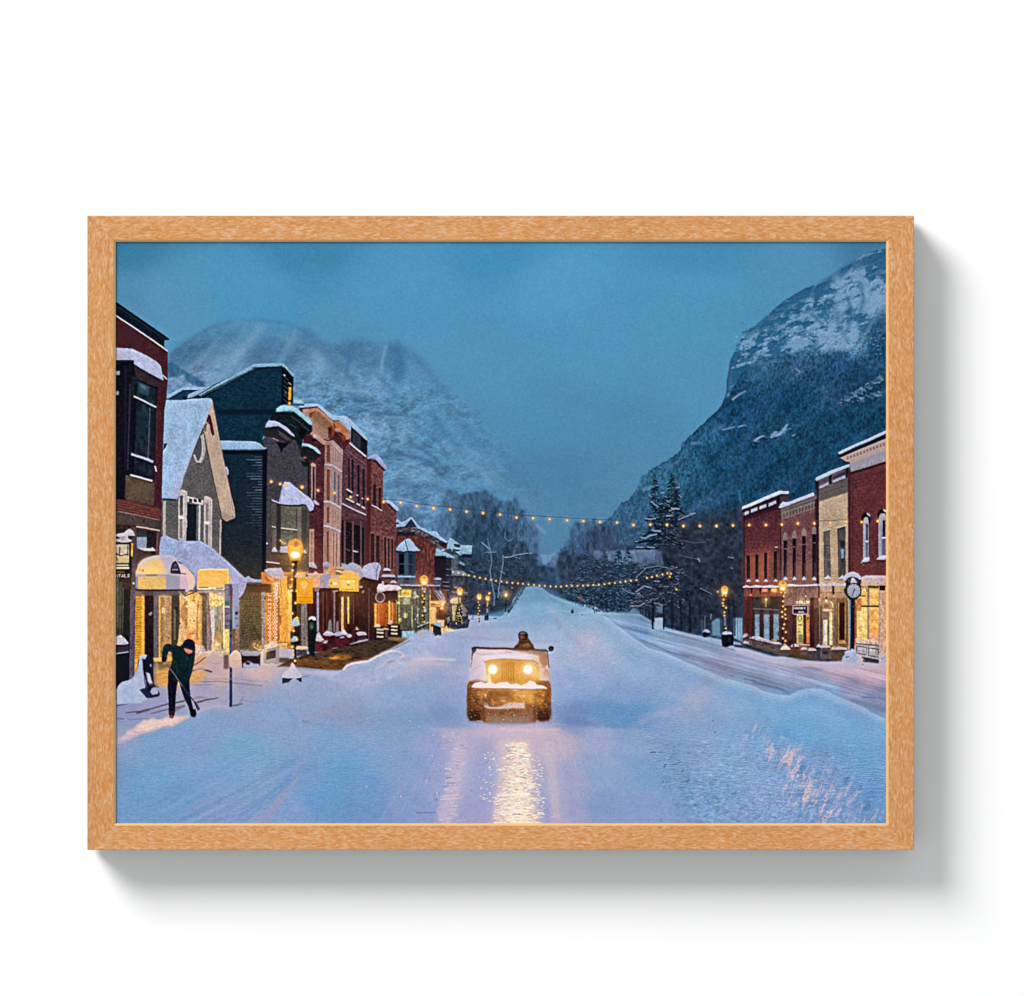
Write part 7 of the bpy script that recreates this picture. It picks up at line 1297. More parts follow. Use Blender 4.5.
def archw(cx, y0_, y1_, w_, side):
    P([(cx-4.8,y0_+6),(cx-4.6,y0_+1),(cx-2,y0_-2.6),(cx+2,y0_-3),(cx+4.6,y0_),(cx+5,y0_+8),(cx+3,y0_+8),(cx-3,y0_+8)], (26,16,24), 1, .25, False); P([(cx+1,y0_-3.2),(cx+3.6,y0_-1.6),(cx+5,y0_+1),(cx+3.4,y0_+.4),(cx+1,y0_-1.6)], (196,200,220), .9, .2, False)
    P([(cx-w_*.75,y1_),(cx-w_*.75,y0_+6),(cx-w_*.4,y0_+1.6),(cx+w_*.5,y0_+1.4),(cx+w_*.8,y0_+5),(cx+w_*.85,y1_)], (146,146,168), 1, .25, False); P([(cx-w_*.4,y0_+8),(cx-w_*.2,y0_+2),(cx+w_*.5,y0_+2),(cx+w_*.6,y0_+8)], (176,160,170), .9, .3, False)
    R(cx + w_ * .05, y0_ + 8.6, cx + w_ * .6, y0_ + 25, (40,24,44), 1, .25, False); R(cx + w_ * .0, y0_ + 27, cx + w_ * .62, y1_ - 3, (100,96,130), 1, .25, False); Lw([(cx-w_*.1,y0_+26),(cx+w_*.8,y0_+25.6)], 1.2, (206,206,226), .9, .2, False); R(cx - w_ * .78, y0_ + 8, cx - w_ * .3, y1_ - 2, (166,164,186), .7, .3, False)
    P([(cx-w_-1,y1_+1),(cx-w_*.4,y1_-3),(cx+w_,y1_-3),(cx+w_,y1_+.8),(cx,y1_+1.6)], (196,200,226), .95, .25, False); Lw([(cx-w_+2,y1_+2.6),(cx+w_+1,y1_+1.8)], 1.3, (70,30,36), .6, .4, False)
archw(866, 515.6, 560.6, 3.4, 0); archw(882.6, 512, 558.4, 5.0, 0)
E(863.6, 565, .9, .8, (170,110,90), .6, .3, False); Lw([(861,562.6),(862.6,563)], 1, (206,196,216), .8, .2, False)
P([(861,578),(866,575.6),(875,575.4),(892,576),(892,586),(862,585.6)], (206,176,176), 1, .3, False, n=.08, nc=(6,2)); Lw([(862,577),(892,576)], 1.2, (206,196,216), .7, .5, False); R(860, 584, 879, 587, (240,190,140), .7, .4, False)
R(856, 586.6, 892, 644, (236,176,84), 1, .3, False); R(868, 585.8, 879, 588.6, (72,76,40), .9, .3, False); R(879.4, 585.6, 885.4, 590.8, (50,18,38), 1, .2, False); R(870, 590, 879, 606, (252,214,120), 1, .4, False, c2=(240,180,80)); R(857, 608, 867.4, 642, (252,206,104), 1, .5, False, n=.12, nc=(3,4)); R(870, 608, 879, 642, (246,186,84), 1, .5, False, n=.22, nc=(3,4))
R(860, 588, 867, 605, (246,190,90), .9, .4, False); Lw([(861,590.4),(866,590)], 1.2, (255,240,190), .9, .3, False); ring(863.6, 592, 3, 4, 1, (196,120,50), 90, 270, .8, False)
for x_, y_ in ((861.6,614.6),(861,619),(863,624.6),(864,629),(861,633)): E(x_, y_, .8, .7, (255,252,230), .95, .25, False)
P([(871,633),(874,625),(878,629),(878,642),(870,642)], (240,150,70), .7, .8, False); E(874.6, 629, 2, 2, (252,150,40), .9, .6, False); R(871, 634, 879, 642, (230,170,140), .7, .8, False); ring(875, 615, 2.4, 5, .8, (210,140,50), 100, 300, .8, False); R(871, 596.6, 878, 599, (220,150,50), .6, .4, False)
R(867.4, 588, 869.6, 642, (132,104,106), 1, .25, False); R(858, 605.4, 879, 607.2, (48,34,34), 1, .25, False); R(855.4, 606, 857, 641, (120,72,50), .9, .3, False); P([(856,639),(858,638),(879,641),(879,644.6),(856,643)], (232,190,170), .9, .4, False)
R(879.2, 591, 892, 662, (196,156,132), 1, .3, False, n=.1, nc=(3,8)); Lw([(879.4,586),(879.2,655)], .9, (150,120,120), .8, .25, False); E(883, 604, 1, 4, (170,124,100), .6, .5, False); P([(878,655),(892,652),(892,664),(878,662)], (176,176,206), .8, .6, False); P([(879,642),(892,640),(892,652),(879,653)], (206,170,156), .6, .8, False)
P([(855,643),(879,644.6),(879,663),(860,660),(855,654)], (172,160,168), 1, .3, False); 
for pts in ([(856.6,646),(866.6,647.6),(866.4,655),(857,653.4),(856.6,646)], [(868.6,648),(878.4,649.4),(878.4,657.4),(868.6,655.6),(868.6,648)]): Lw(pts, .9, (34,30,42), .95, .2, False)
P([(862,657),(879,660),(879,664),(866,662)], (40,36,48), .8, .5, False); Lw([(856,643.6),(879,646)], 1, (60,50,56), .8, .2, False)
P([(855,600),(861.6,598),(861.8,611),(857,611.4)], (184,116,60), 1, .3, True)
glow(868, 620, 10, (255,170,80), .18, 18)
subject("printed_planter", "row of square snow-topped planters outside the right-hand shops")
for x0_, x1_, y0_, y1_, c_ in ((791,800,646,655,(96,60,44)),(801,808,649,658,(92,78,76)),(808,817,650,659,(78,66,72)),(817,821,646,660,(50,58,72)),(821,831,647,659,(88,80,86)),(831,848,649,661,(80,64,56))):
    R(x0_, y0_, x1_, y1_, c_, .95, .35, True, n=.2); P([(x0_-.4,y0_+1),(x0_+1.4,y0_-1.8),((x0_+x1_)/2,y0_-2.2),(x1_-1.4,y0_-1.2),(x1_,y0_+.8)], (206,186,190), .95, .3, False)
P([(780.6,650),(783,646.6),(786,645.4),(789,647),(791,650),(789,657),(781,656)], (88,76,76), .95, .4, True); P([(780,649.6),(783,646.4),(786.6,645.2),(789.6,647.6),(790.6,649.8)], (220,198,196), .95, .3, False); R(823, 651, 828, 654.6, (34,36,48), .8, .4, False); P([(816,647),(820,645.4),(824,645),(822,647.6)], (180,190,216), .9, .3, False); E(793.6, 645, 1, 2.6, (40,34,34), .8, .4, False)
P([(786,656),(800,654),(816,660),(800,660)], (84,62,40), .7, .8, False)
subject("printed_street_clock", "snow-topped post clock on the right pavement")
Lw([(852.8,600),(852.4,652)], 3.8, (18,20,32), 1, .25, True); P([(850,594),(856,594),(855,604),(851,604)], (16,20,32), 1, .3, True); Lw([(850.2,607),(855.4,606.6)], 1, (60,54,66), .7, .2, False); Lw([(860,596),(866,596)], 1, (24,24,34), .9, .2, True); Lw([(858,586.6),(866,587),(867,592)], .6, (40,34,40), .8, .2, False)
P([(844,580),(846,583),(846,587),(844,590),(844.4,593),(847,597),(850,600),(857,599.6),(861,595.6),(862,590),(860.6,584),(861.4,580),(858,577),(853,575.6),(848,577)], (18,34,42), 1, .3, True)
P([(847,580),(851,577.6),(855,577.6),(860,580.6),(858,583),(857,581),(850,581),(849,583.6)], (74,62,76), .9, .3, False); P([(850.4,583.4),(852,578),(854,577.6),(857.6,583),(854,583)], (196,190,206), .95, .25, False)
P([(843.2,580.4),(843.4,577.4),(846,574.2),(850,572.2),(854,571.8),(858,573.4),(861,576.8),(862,579),(860,580),(857.4,577.8),(853,576.6),(848.6,577.4),(846,580.4),(845,581.2)], (186,186,208), 1, .2, True)
E(853.8, 591, 7.7, 8, (20,36,44), 1, .2, True); E(853.9, 590.9, 6.5, 6.9, (154,160,182), 1, .25, False)
for i_ in range(12): a_ = math.radians(30 * i_); Lw([(853.9 + 5.2 * math.sin(a_), 590.9 - 5.5 * math.cos(a_)),(853.9 + 6.0 * math.sin(a_), 590.9 - 6.4 * math.cos(a_))], .7, (70,70,96), .9, .1, False)
Lw([(854,591),(853,594),(852,596.4)], 1.1, (28,28,48), 1, .15, False); Lw([(854,592),(854.6,589)], 1.2, (28,28,48), 1, .15, False)
subject("printed_snow_pile", "snow pile at the foot of the post clock")
P([(842,661),(843,657),(845,654.6),(844.6,652),(847,650.6),(850,651),(852,648.8),(855,649.4),(857,653),(859.6,657),(861.6,664),(842,664)], (172,182,208), 1, .35, True, n=.08); P([(857,653),(860,655.6),(863,661),(863.6,664),(861,664)], (206,180,180), .9, .4, False); Lw([(845.6,657.6),(849,656.6)], 1, (40,60,96), .85, .3, False); E(863, 664.6, 1, .8, (30,40,60), .8, .2, False)
subject("printed_snow_bank", "snow edge along the right pavement")
P([(735,648),(750,649.6),(762,654),(772,657),(784,656.6),(789,660.6),(800,662),(812,661),(826,662),(844,661),(856,664.4),(870,664),(892,663),(892,668),(840,668),(800,667),(760,661),(735,652)], (172,180,210), .9, .7, True, c2=(196,180,200))
subject("printed_street_lamp", "street lamp on the right by the brick shop fronts")
lamp(782.9, 580.2, 11.4, 4.1, 645, 1.7)
for i_, (x_, y_) in enumerate(((781.4,592.6),(785,592.8),(783.8,596.2),(783.2,601.4),(783.2,606.4),(785.4,609.4),(782.2,612),(785.4,614.6),(782.6,617),(785.8,618.8),(784.4,624.4),(783.2,628.6),(786,632.2),(783,638.4),(785.6,641))): bulb(x_, y_, 1.05)
P([(780.6,650),(783,646),(785,643),(787,646.4),(789.6,649.6)], (236,206,170), .8, .4, False)
subject("printed_street_lamp", "farther street lamp on the right beside the dark bin")
lamp(724.7, 585.8, 9.4, 3.6, 632, 1.5)
for i_, (x_, y_) in enumerate(((722.6,595.4),(725.8,595.8),(723.8,599.6),(723,603),(723.4,605.8),(726,607.8),(724.6,612.4),(724.4,615.6),(725.8,628.4))): bulb(x_, y_, 1.0)
Lw([(724.9,617),(724.9,626)], 2.0, (130,140,170), .8, .4, False); bulb(717.9, 592, .9)
subject("printed_litter_bin", "dark litter bin with snow on top beside the farther right lamp")
P([(721.4,640),(722,635),(723,632.6),(732,632.6),(733.6,635),(733.8,645.6),(730,646),(726,647.6),(722.4,646.6),(721.6,642)], (16,22,38), 1, .3, True, n=.3); P([(721.8,634),(724,631.6),(729,631),(732.4,633),(732,634.4),(724,634.8)], (180,182,206), 1, .25, False); P([(733.6,644.6),(742,645.4),(744,648),(734,647)], (26,50,74), .85, .5, True); E(729.6, 640, 1.2, 3, (34,44,62), .8, .4, False)
subject("printed_litter_bin", "small dark bin capped with snow among the right-hand trees")
P([(702,635),(704,631.6),(709,631.6),(710,635),(709,636.6),(705.4,637.8),(703,637)], (22,34,50), 1, .3, True); P([(702,632.6),(704.6,629.4),(708,629.6),(710.4,631.8),(709,633),(705,632)], (160,176,206), .95, .25, False); Lw([(705,616),(705,630)], .6, (110,130,160), .8, .15, False); Lw([(711,614),(711,620)], .9, (140,160,150), .7, .3, False)
subject("printed_woodland", "snow seen between the trunks by the right pavement")
P([(654.6,618),(663,617.6),(663,629.8),(655,629.6)], (160,184,212), .95, .4, False); P([(712,622),(718,618),(722,620),(721,636),(712,636)], (112,152,186), .85, .8, False); P([(734,618),(742.6,618),(742.4,642),(734,638)], (136,172,204), .9, .5, False, n=.2, nc=(1.4,9)); R(700, 620, 704, 632, (66,86,106), .6, .8, False); P([(640,625),(632,624),(626,616),(634,607),(640,612)], (124,160,190), .6, 1.0, False); P([(660,605),(664,604),(664,614),(655,612)], (110,140,166), .6, .9, False)
Lw([(652.6,617),(652.8,629.6)], 2.2, (18,26,42), .95, .25, False); Lw([(663.6,606),(663.8,629.4)], 1.6, (26,28,46), .9, .25, False); Lw([(728.8,614),(728.6,632)], 2, (34,44,66), .85, .4, False); Lw([(735,612),(735.2,636)], 1.2, (26,34,54), .9, .25, False); Lw([(720.8,615),(721,634)], 1.6, (44,54,76), .8, .4, False)
for x_ in (737.6, 740.2): Lw([(x_,617),(x_,634)], .5, (60,76,104), .7, .15, False)
E(672.6, 630.6, 1.2, .5, (170,90,96), .7, .3, False); E(693.4, 634.6, 1.4, .6, (176,92,80), .8, .3, False)
P([(571,611.4),(571.8,609.8),(572.8,608.8),(574.2,612),(573.4,613.8),(571.4,613.6)], (26,62,82), .9, .3, False); E(582.6, 615, .7, .6, (30,60,90), .9, .2, False)
for x_ in (594.6, 596.2): Lw([(x_,610),(x_,614)], .6, (44,70,96), .9, .1, False)

# ================= things on the road
subject("printed_string_lights", "long cable of warm bulbs strung across the street in the print")
UP = [(271,481.5),(280,484),(286.3,485),(302,487),(318,490.2),(334.5,493),(350.5,497),(367.5,499),(383.5,501.7),(400.5,502.5),(416.5,506),(433.5,508),(450,509.5),(466.5,511.5),(483,513),(500,514.5),(516.5,517.5),(533,518.2),(549.7,519),(567,520.2),(583.5,521),(600,522),(617,522.5),(633.5,525),(650.5,524.5),(667,524.7),(683.5,526),(700,526),(716.5,526),(733,525.3),(749.2,525),(766,525),(782,524.5),(798,523.5),(814.5,523.3),(830.5,522.7),(846.5,521.5),(862,522),(878,521)]
Lw([(x_, y_ - 2.4) for x_, y_ in UP if 383 < x_ < 640], .55, (34,62,92), .8, .1, True); Lw([(x_, y_ - 2.4) for x_, y_ in UP if 790 < x_ < 850], .5, (90,80,84), .6, .1, True)
big = {302: 1.95, 400.5: 1.85, 433.5: 1.8, 367.5: 1.5, 846.5: 1.6, 862: 1.5}
for x_, y_ in UP: bulb(x_, y_ + .2, big.get(x_, 1.5 if x_ > 275 else 1.6))
bulb(282, 542.4, .9); bulb(284.4, 543.6, .9); bulb(280.4, 540.6, .9)
subject("printed_string_lights", "lower cable of small warm bulbs sagging over the far end of the street")
LO = [(453,572),(458.5,573),(463.5,574.5),(469,575.5),(474.5,576.7),(480,578),(485.5,579),(491,580),(496,581),(501.5,581.6),(507,582.4),(512.5,583),(518,583.6),(523,584),(528.5,584.5),(534,585),(539.5,585.6),(545,586),(550.5,586.4),(556,586.6),(561,586.6),(566.5,586.2),(572,586),(577.5,586),(583,585.7),(588,585.5),(593.5,585),(599,584.7),(604.5,584.3),(609.5,583.5),(615,583),(620.5,582.2),(625.5,581.5),(631,580.8),(636.4,580),(647,578),(652,577),(657,575.8),(662.5,574.6),(667.5,573.4),(671,573.8),(670,576.8),(676.5,589.5)]
Lw(LO[:-2], .35, (40,50,66), .5, .1, True)
for x_, y_ in LO: bulb(x_, y_, 1.0, True, .7)

subject("printed_person", "person in a dark hooded coat bending to shovel snow")
P([(168,674),(177,674),(179,676),(176.6,688),(175.4,700),(175,712),(174,715),(168.6,714.6),(168.2,700),(167.4,688)], (16,16,34), 1, .25, True, n=.3); P([(177,675),(189,676),(189.6,686),(190.4,697),(193,708),(195,715),(190.6,716),(188,706),(184.6,700),(181,690)], (14,18,40), 1, .25, True, n=.3)
P([(168.4,710.6),(174.4,711),(174.6,714.4),(172.6,718.6),(169.6,717.8),(168.8,714)], (60,30,28), 1, .3); P([(170,715),(172.6,715.6),(171.6,718.8),(169.4,717.6)], (150,90,70), .8, .3, False); P([(190,710),(195.4,709),(196.6,714),(195,717.4),(191.4,717),(190,714.6)], (26,14,34), 1, .3)
P([(163,647),(165,644.4),(168,643.8),(174,645.2),(180,646.2),(183,643.6),(186,641),(191,642),(194.6,648),(195,655),(194,664),(192,672),(190,678.6),(188.6,684),(184,683),(178,681.6),(173,680.6),(167.6,677.6),(168,672),(171,664),(172.6,656),(172,652.4),(168.6,651.6),(167.4,655),(167,660),(164,664),(161.4,661),(161.8,653)], (13,31,40), 1, .25, True, n=.35, nc=(2,2))
P([(163.6,648),(167,645.6),(167.4,648),(166,656),(165,662),(163,661)], (24,40,56), .8, .5, False); P([(174,652),(184,650),(186,664),(180,676),(171,672)], (17,38,38), .6, 1.4, False); Lw([(192,652),(191,664),(188,676)], 1.4, (30,46,70), .6, .6, False); Lw([(186,654),(186.6,662)], .7, (46,74,74), .5, .4, False)
P([(166,656),(171.6,655),(172.6,660),(170,664.6),(166,664)], (236,170,70), .4, .6, False)
P([(182.6,648),(182.4,643.6),(184.4,640.4),(188,638.8),(192,639.6),(194.6,642.6),(195.2,648),(194.4,652),(190,654),(184.6,651)], (10,24,40), 1, .3, True, n=.3); P([(183.8,648.4),(186.4,648.2),(190,649.4),(192.4,650.4),(191.8,653),(188.4,654.2),(185.4,652.4)], (204,120,112), 1, .35, False); Lw([(184,648),(192,650)], .8, (40,26,34), .7, .3, False); Lw([(186.6,652.6),(188,653.2)], .5, (130,60,60), .7, .1, False)
E(164.6, 663, 1.6, 1.8, (210,130,100), .9, .3, False); P([(161.6,657),(166.4,657),(165.6,662.4),(162,662)], (10,16,30), .95, .3, False)
for pts, w, c_, a_ in [([(172,656),(176,664),(177,674)],1.0,(34,62,62),.6), ([(180,650),(178,662),(182,672)],.9,(8,18,26),.7), ([(186,654),(190,664),(188,676)],1.0,(36,58,72),.5), ([(165,648),(170,646.4),(178,648)],.8,(44,66,76),.6), ([(171,682),(171,698),(171.4,708)],1.0,(34,36,58),.6), ([(184,684),(187,698),(191,708)],1.0,(32,36,62),.6), ([(173,660),(180,658)],.7,(8,18,26),.5), ([(185,643),(189,641.4),(193,644)],.8,(34,54,70),.6), ([(167.4,655),(166.4,660)],.8,(150,96,56),.5), ([(172.2,660),(169.4,668),(168.6,676)],.7,(120,84,52),.45)]:
    Lw(pts, w, c_, a_, .35, False)
Lw([(163.4,648),(165.6,645.4),(169,644.6),(174,645.8)], .8, (150,104,60), .45, .25, False); Lw([(193.8,650),(194,660),(191.8,672)], .9, (150,100,62), .4, .3, False); Lw([(176,690),(175,702),(174.6,711)], .7, (104,72,58), .4, .25, False)
specks(168, 646, 194, 682, 60, (58,88,84), (.25,.5), .45, 401); specks(168, 680, 192, 712, 26, (60,62,84), (.25,.45), .4, 402)
subject("printed_snow_shovel", "snow shovel in the worker's hands")
Lw([(165.6,663.6),(174,674),(180,683),(188,694),(195,703)], 1.1, (96,84,92), 1, .15, True); Lw([(182,686),(195,703)], 1.2, (30,40,74), .9, .2, False); P([(193.4,702),(195.4,701.4),(199.6,708.4),(199.4,710),(197.6,711.2),(196.6,709)], (58,30,62), 1, .25, True); Lw([(195.6,703),(198.6,709)], .8, (110,80,100), .7, .2, False)

subject("printed_off_road_car", "small open off-road car driving towards the viewer with bright headlights")
P([(469.4,681),(470,660),(471.6,650),(473.8,646.8),(490,647.6),(515,648),(546,649),(547.6,652),(548,662),(549.8,681),(549.8,686),(469,686)], (204,190,204), 1, .35, True, n=.06, nc=(3,3))
P([(467,686),(469,682),(474,681),(545,681),(550.6,684),(551,690),(550.6,716),(549,721),(542,722.4),(537,720),(535,723),(484,723),(481,720),(474,721.4),(469,719.6),(467.2,712)], (140,88,46), 1, .4, True, n=.25, nc=(3,3))
P([(471,652),(484,650.4),(510,651),(545,652),(547.4,662),(549.4,679),(535,681),(534,664),(487,662),(485,683),(469.4,680),(470.4,662)], (202,190,208), 1, .5, False, n=.07, nc=(4,3)); P([(472,664),(484,664),(486,681),(469.6,679)], (196,190,216), .8, 1.2, False); P([(532,652),(546,653),(548,668),(549.6,680),(538,678),(535,668)], (206,176,164), .75, 1.4, False); P([(483,670),(490,662),(486,682),(480,680)], (240,206,170), .7, 1.4, False)
Lw([(471.6,649),(475,647.8),(490,648.6),(505,648.6),(520,649.8),(547,650.8)], 2.3, (48,38,40), 1, .35, True); Lw([(547,651),(548.2,660),(549,668)], 1.3, (74,56,54), .85, .35, False); Lw([(472,652),(482,655),(500,653.6),(515,656)], .8, (150,140,160), .6, .5, False); Lw([(484.6,662.6),(489,660.2),(505,659.4),(533,660.8),(539,664.6)], 1.5, (120,74,40), .85, .4, False); P([(471.6,650),(473,647),(476,647),(476.6,651),(474,653),(472,656)], (40,46,58), .95, .35, False); Lw([(472.4,652),(471.4,660)], .9, (50,44,56), .85, .3, False); P([(511,650),(524,649),(546,650),(547.4,660),(543,656),(530,654)], (106,84,78), .8, .8, False, n=.3, nc=(2,1.2)); P([(490,652),(505,654),(530,655),(525,658.6),(500,657)], (220,206,222), .8, .9, False)
Lw([(505,651.6),(512,652.6)], 1, (110,96,100), .6, .4, False); P([(540,656),(546.6,658),(547.6,664),(543,668),(540,662)], (150,110,84), .7, .8, False)
P([(485,663.6),(490,660.6),(500,659.8),(508,659.2),(520,660.6),(533,661.6),(539,666),(540,682),(530,686),(515,685),(488,683)], (196,124,42), 1, .8, False, n=.2, nc=(2,3)); P([(484.6,664),(489,661.2),(505,660.4),(533,661.8)] + [(533,664),(505,663),(488,665)], (196,128,50), .85, .5, False)
for x_ in (502.2, 504.4, 506.6, 508.8, 511, 513.2): Lw([(x_,662.6),(x_,681)], .9, (104,62,24), .85, .25, False)
E(508, 672, 7, 9, (150,92,36), .45, 2, False); specks(488, 660, 534, 684, 70, (255,206,90), (.2,.4), .5, 131); specks(488, 664, 534, 684, 60, (110,64,20), (.25,.5), .5, 132)
P([(469,681),(478,679),(486,682),(484,685),(472,685)], (120,88,70), .8, .6, False); P([(535,681),(549,680.6),(551,686),(546,689),(536,684)], (122,84,62), .85, .6, False); E(546.4, 673, 3.4, 3.6, (196,140,124), .8, .7, False)
P([(472,664),(484,664.6),(486,680),(469.8,679)], (176,172,206), .5, 1.4, False); Lw([(469.6,678),(471,672),(474,668),(482,666)], .8, (150,140,172), .55, .5, False); Lw([(538,667),(544,668),(548.6,673),(549.6,679)], .9, (132,98,92), .6, .5, False)
Lw([(473,652),(471.8,660),(470.6,668)], .9, (84,74,88), .7, .3, False); P([(480,656),(505,655),(530,657.6),(532,660),(505,658.6),(484,660.6)], (228,214,222), .6, .7, False); P([(538,654),(547,655),(548,664),(544,668),(540,663)], (134,92,66), .65, .8, False)
# tyres
for x0_, x1_ in ((467, 482.4), (536, 551)):
    P([(x0_+.4,690),(x0_+2,682),(x1_-2,682),(x1_,690),(x1_,714),(x1_-1.6,720),(x0_+3,721),(x0_+.6,716)], (118,72,40), 1, .45, False, n=.5, nc=(1.6,1.6)); P([(x0_+.4,710),(x1_,710),(x1_-1.6,720.6),(x0_+3,721.4),(x0_+.6,717)], (44,26,24), .85, 1.2, False); Lw([(x0_+1,688),(x0_+.8,700),(x0_+1,716)], 1.6, (92,58,46), .8, .6, False)
    specks(x0_ + 1, 686, x1_ - 1, 718, 45, (226,160,90), (.2,.42), .55, int(x0_)); specks(x0_ + 1, 686, x1_ - 1, 718, 60, (60,34,20), (.3,.6), .6, int(x0_) + 1)
P([(474,688),(545,689),(544,704),(538,706),(484,704),(480,700)], (178,108,52), .9, .8, False, n=.45, nc=(3,2)); P([(488,690),(512,690),(514,698),(505,702),(490,700)], (112,68,36), .75, 1.2, False, n=.3); P([(516,692),(534,690),(536,702),(522,704)], (214,150,66), .5, 1.4, False, n=.3); P([(482,704),(536,704),(536,720),(530,722),(486,722),(482,718)], (128,82,56), .95, 1.2, False, n=.25, nc=(2,2)); Lw([(484,694),(484,720)], 2.4, (70,42,30), .6, .9, False); Lw([(534.6,694),(534.6,720)], 2.4, (70,42,30), .6, .9, False); P([(486,716),(532,716),(530,724),(488,724)], (150,120,112), .75, 1.4, False)
P([(483.6,702),(487,702.4),(489,707),(500,707),(505,704),(511,702.4),(524.6,703),(525,708.6),(516,708.4),(506,709),(488,709),(484,707)], (222,188,176), .92, .5, False); P([(484,694),(487,694),(486.6,700),(484.6,698)], (236,210,190), .9, .4, False); E(503, 700.6, 3, 1.2, (226,182,120), .7, .5, False); E(516, 690, 2.4, 1.6, (228,190,170), .7, .6, False); E(524, 696, 3, 1.6, (250,196,90), .7, .8, False); E(502, 697.4, 5, 1, (210,160,100), .6, .5, False)
specks(470, 688, 550, 716, 110, (255,210,130), (.2,.42), .6, 141); specks(474, 688, 548, 718, 120, (104,60,30), (.3,.7), .5, 142); specks(460, 690, 560, 722, 60, (255,232,200), (.2,.45), .8, 143)
P([(483,699),(487,694),(492,691),(491,704),(484,706)], (92,56,34), .6, .8, False); P([(528,692),(535,694),(535,706),(528,704)], (226,150,64), .5, 1.0, False); P([(494,692),(510,692),(508,697),(497,698)], (84,50,30), .55, .9, False)
for x0_, x1_ in ((467.6, 481.6), (537, 550.6)):
    for yy in range(690, 719, 3): Lw([(x0_ + 1, yy),((x0_ + x1_) / 2, yy + 1),(x1_ - 1, yy)], .7, (66,38,24), .45, .3, False)
# snow-loaded bumper
P([(471.6,687.4),(473,684.6),(476,682.8),(481,681.6),(485,683.6),(490,681.4),(495,684),(500,682.6),(507,682),(511,684.6),(516,683.4),(521,685.6),(526,683.4),(530,680.6),(534,681.6),(537,685),(543,685.6),(548,688.6),(530,689),(505,688.2),(480,688.4)], (240,220,222), 1, .3, False); Lw([(473,688.2),(500,689),(530,689.6),(547,689.4)], .8, (150,110,96), .7, .3, False)
P([(527,662),(534,664),(540,672),(543,680),(534,680),(530,674)], (250,206,130), .6, 1.4, False); P([(487,676),(490,673),(491.6,684),(488,686)], (255,230,190), .8, .6, False)
glow(492, 670, 17, (255,130,60), .26); glow(528, 670, 17, (255,130,60), .30)
for hx, hy in ((492.6, 669.6), (527.8, 669.6)):
    glow(hx, hy, 13, (255,120,40), .42); glow(hx, hy, 6.5, (255,170,80), .7); E(hx, hy, 5.0, 4.9, (255,236,170), .9, .9, False); E(hx, hy, 4.2, 4.3, (255,255,252), 1, .4, False)
E(533.4, 669.8, 1.4, .8, (255,200,100), .9, .4, False); glow(510, 684, 30, (255,130,60), .14, 24); glow(520, 695, 12, (255,170,60), .25, 6)
Lw([(547.6,652),(550,650)], .7, (70,50,54), .9, .1, True); E(551.2, 648.8, 2.7, 2.8, (52,34,44), 1, .25, True); E(551.6, 649.4, 1.4, 1.4, (96,66,66), .6, .4, False)
P([(549,706),(551,700),(552,716),(549.6,721)], (90,80,100), .5, .8, False)
Lw([(470,722.6),(510,723.6),(552,722.4)], 2, (130,136,178), .6, 1.0, False)
subject("printed_person", "driver in a brown coat and hat sitting up in the open off-road car")
P([(513,649),(514.6,646.4),(517.6,643.8),(518.8,641),(519,637),(527.6,637),(529.4,640),(531.6,643),(533.6,646),(535,650),(524,650.6)], (92,62,42), 1, .35, True, n=.3, nc=(2,2)); E(526.6, 645.6, 4, 2.2, (146,108,66), .6, .8, False); Lw([(519.4,642),(524,643.4),(529,641.4)], .8, (52,34,26), .6, .3, False)
P([(518.2,637.6),(518.2,634),(519.8,632),(522.6,631.2),(526,631.8),(527.8,634),(528.2,637.4),(527,640),(522,640.6),(519.2,640)], (74,46,34), 1, .3, True, n=.2); P([(519.2,634),(520.8,632.4),(524.4,632),(526,633.6),(522,634.8)], (112,120,134), .85, .35, False); P([(519.2,635.6),(523.6,635.4),(524.8,638),(521,639.6)], (138,90,62), .75, .4, False); E(526.6, 636.4, 1, 1.8, (46,28,26), .6, .3, False)
# gleam of the headlights on the packed snow
subject("printed_snowy_road", "gleam of the headlights on the packed snow before the car")
q = random.Random(200)
P([(498,738),(530,738),(536,780),(541,826),(490,826),(496,780)], (226,196,194), .5, 3.5, False); P([(505,742),(528,742),(535,824),(493,824)], (240,208,186), .45, 2, False); P([(452,742),(478,736),(470,780),(452,826),(436,826),(446,780)], (206,186,206), .35, 4, False)
for _ in range(1500):
    t = q.random() ** .8; y = 743 + t * 80; cx_ = 519 - 3 * t; hw = 9 + 13 * t; hw *= 1 + .16 * math.sin(y * .45) + .1 * math.sin(y * 1.3)
    x = cx_ + q.gauss(.08, .5) * hw
    if abs(x - cx_) > hw * 1.15: continue
    L_ = q.uniform(1.2, 5.6) * (1 + .6 * t); d = q.uniform(-.5, .5)
    Lw([(x - L_ / 2, y - d), (x, y - q.uniform(-.3, .3)), (x + L_ / 2, y + d)], q.uniform(.7, 1.7), q.choice(((255,240,220),(255,250,236),(255,228,196),(252,216,190))), q.uniform(.4, .95), .22, False, q.uniform(.3, .9))
for _ in range(420):
    t = q.random(); y = 746 + t * 77; hw = 9 + 14 * t; x = 516 + q.uniform(-1, 1) * hw; L_ = q.uniform(1.5, 4.5)
    Lw([(x - L_ / 2, y), (x + L_ / 2, y + q.uniform(-.8, .6))], q.uniform(.35, .8), q.choice(((170,144,164),(198,160,150),(150,136,170))), q.uniform(.3, .7), .18, False)
for _ in range(60):
    t = q.random(); y = 756 + t * 62; x = 536 + t * 7 + q.gauss(0, 2.6); L_ = q.uniform(1, 3.2)
    Lw([(x - L_ / 2, y), (x + L_ / 2, y + q.uniform(-.6, .6))], q.uniform(.6, 1.3), (252,230,210), q.uniform(.4, .9), .22, False)
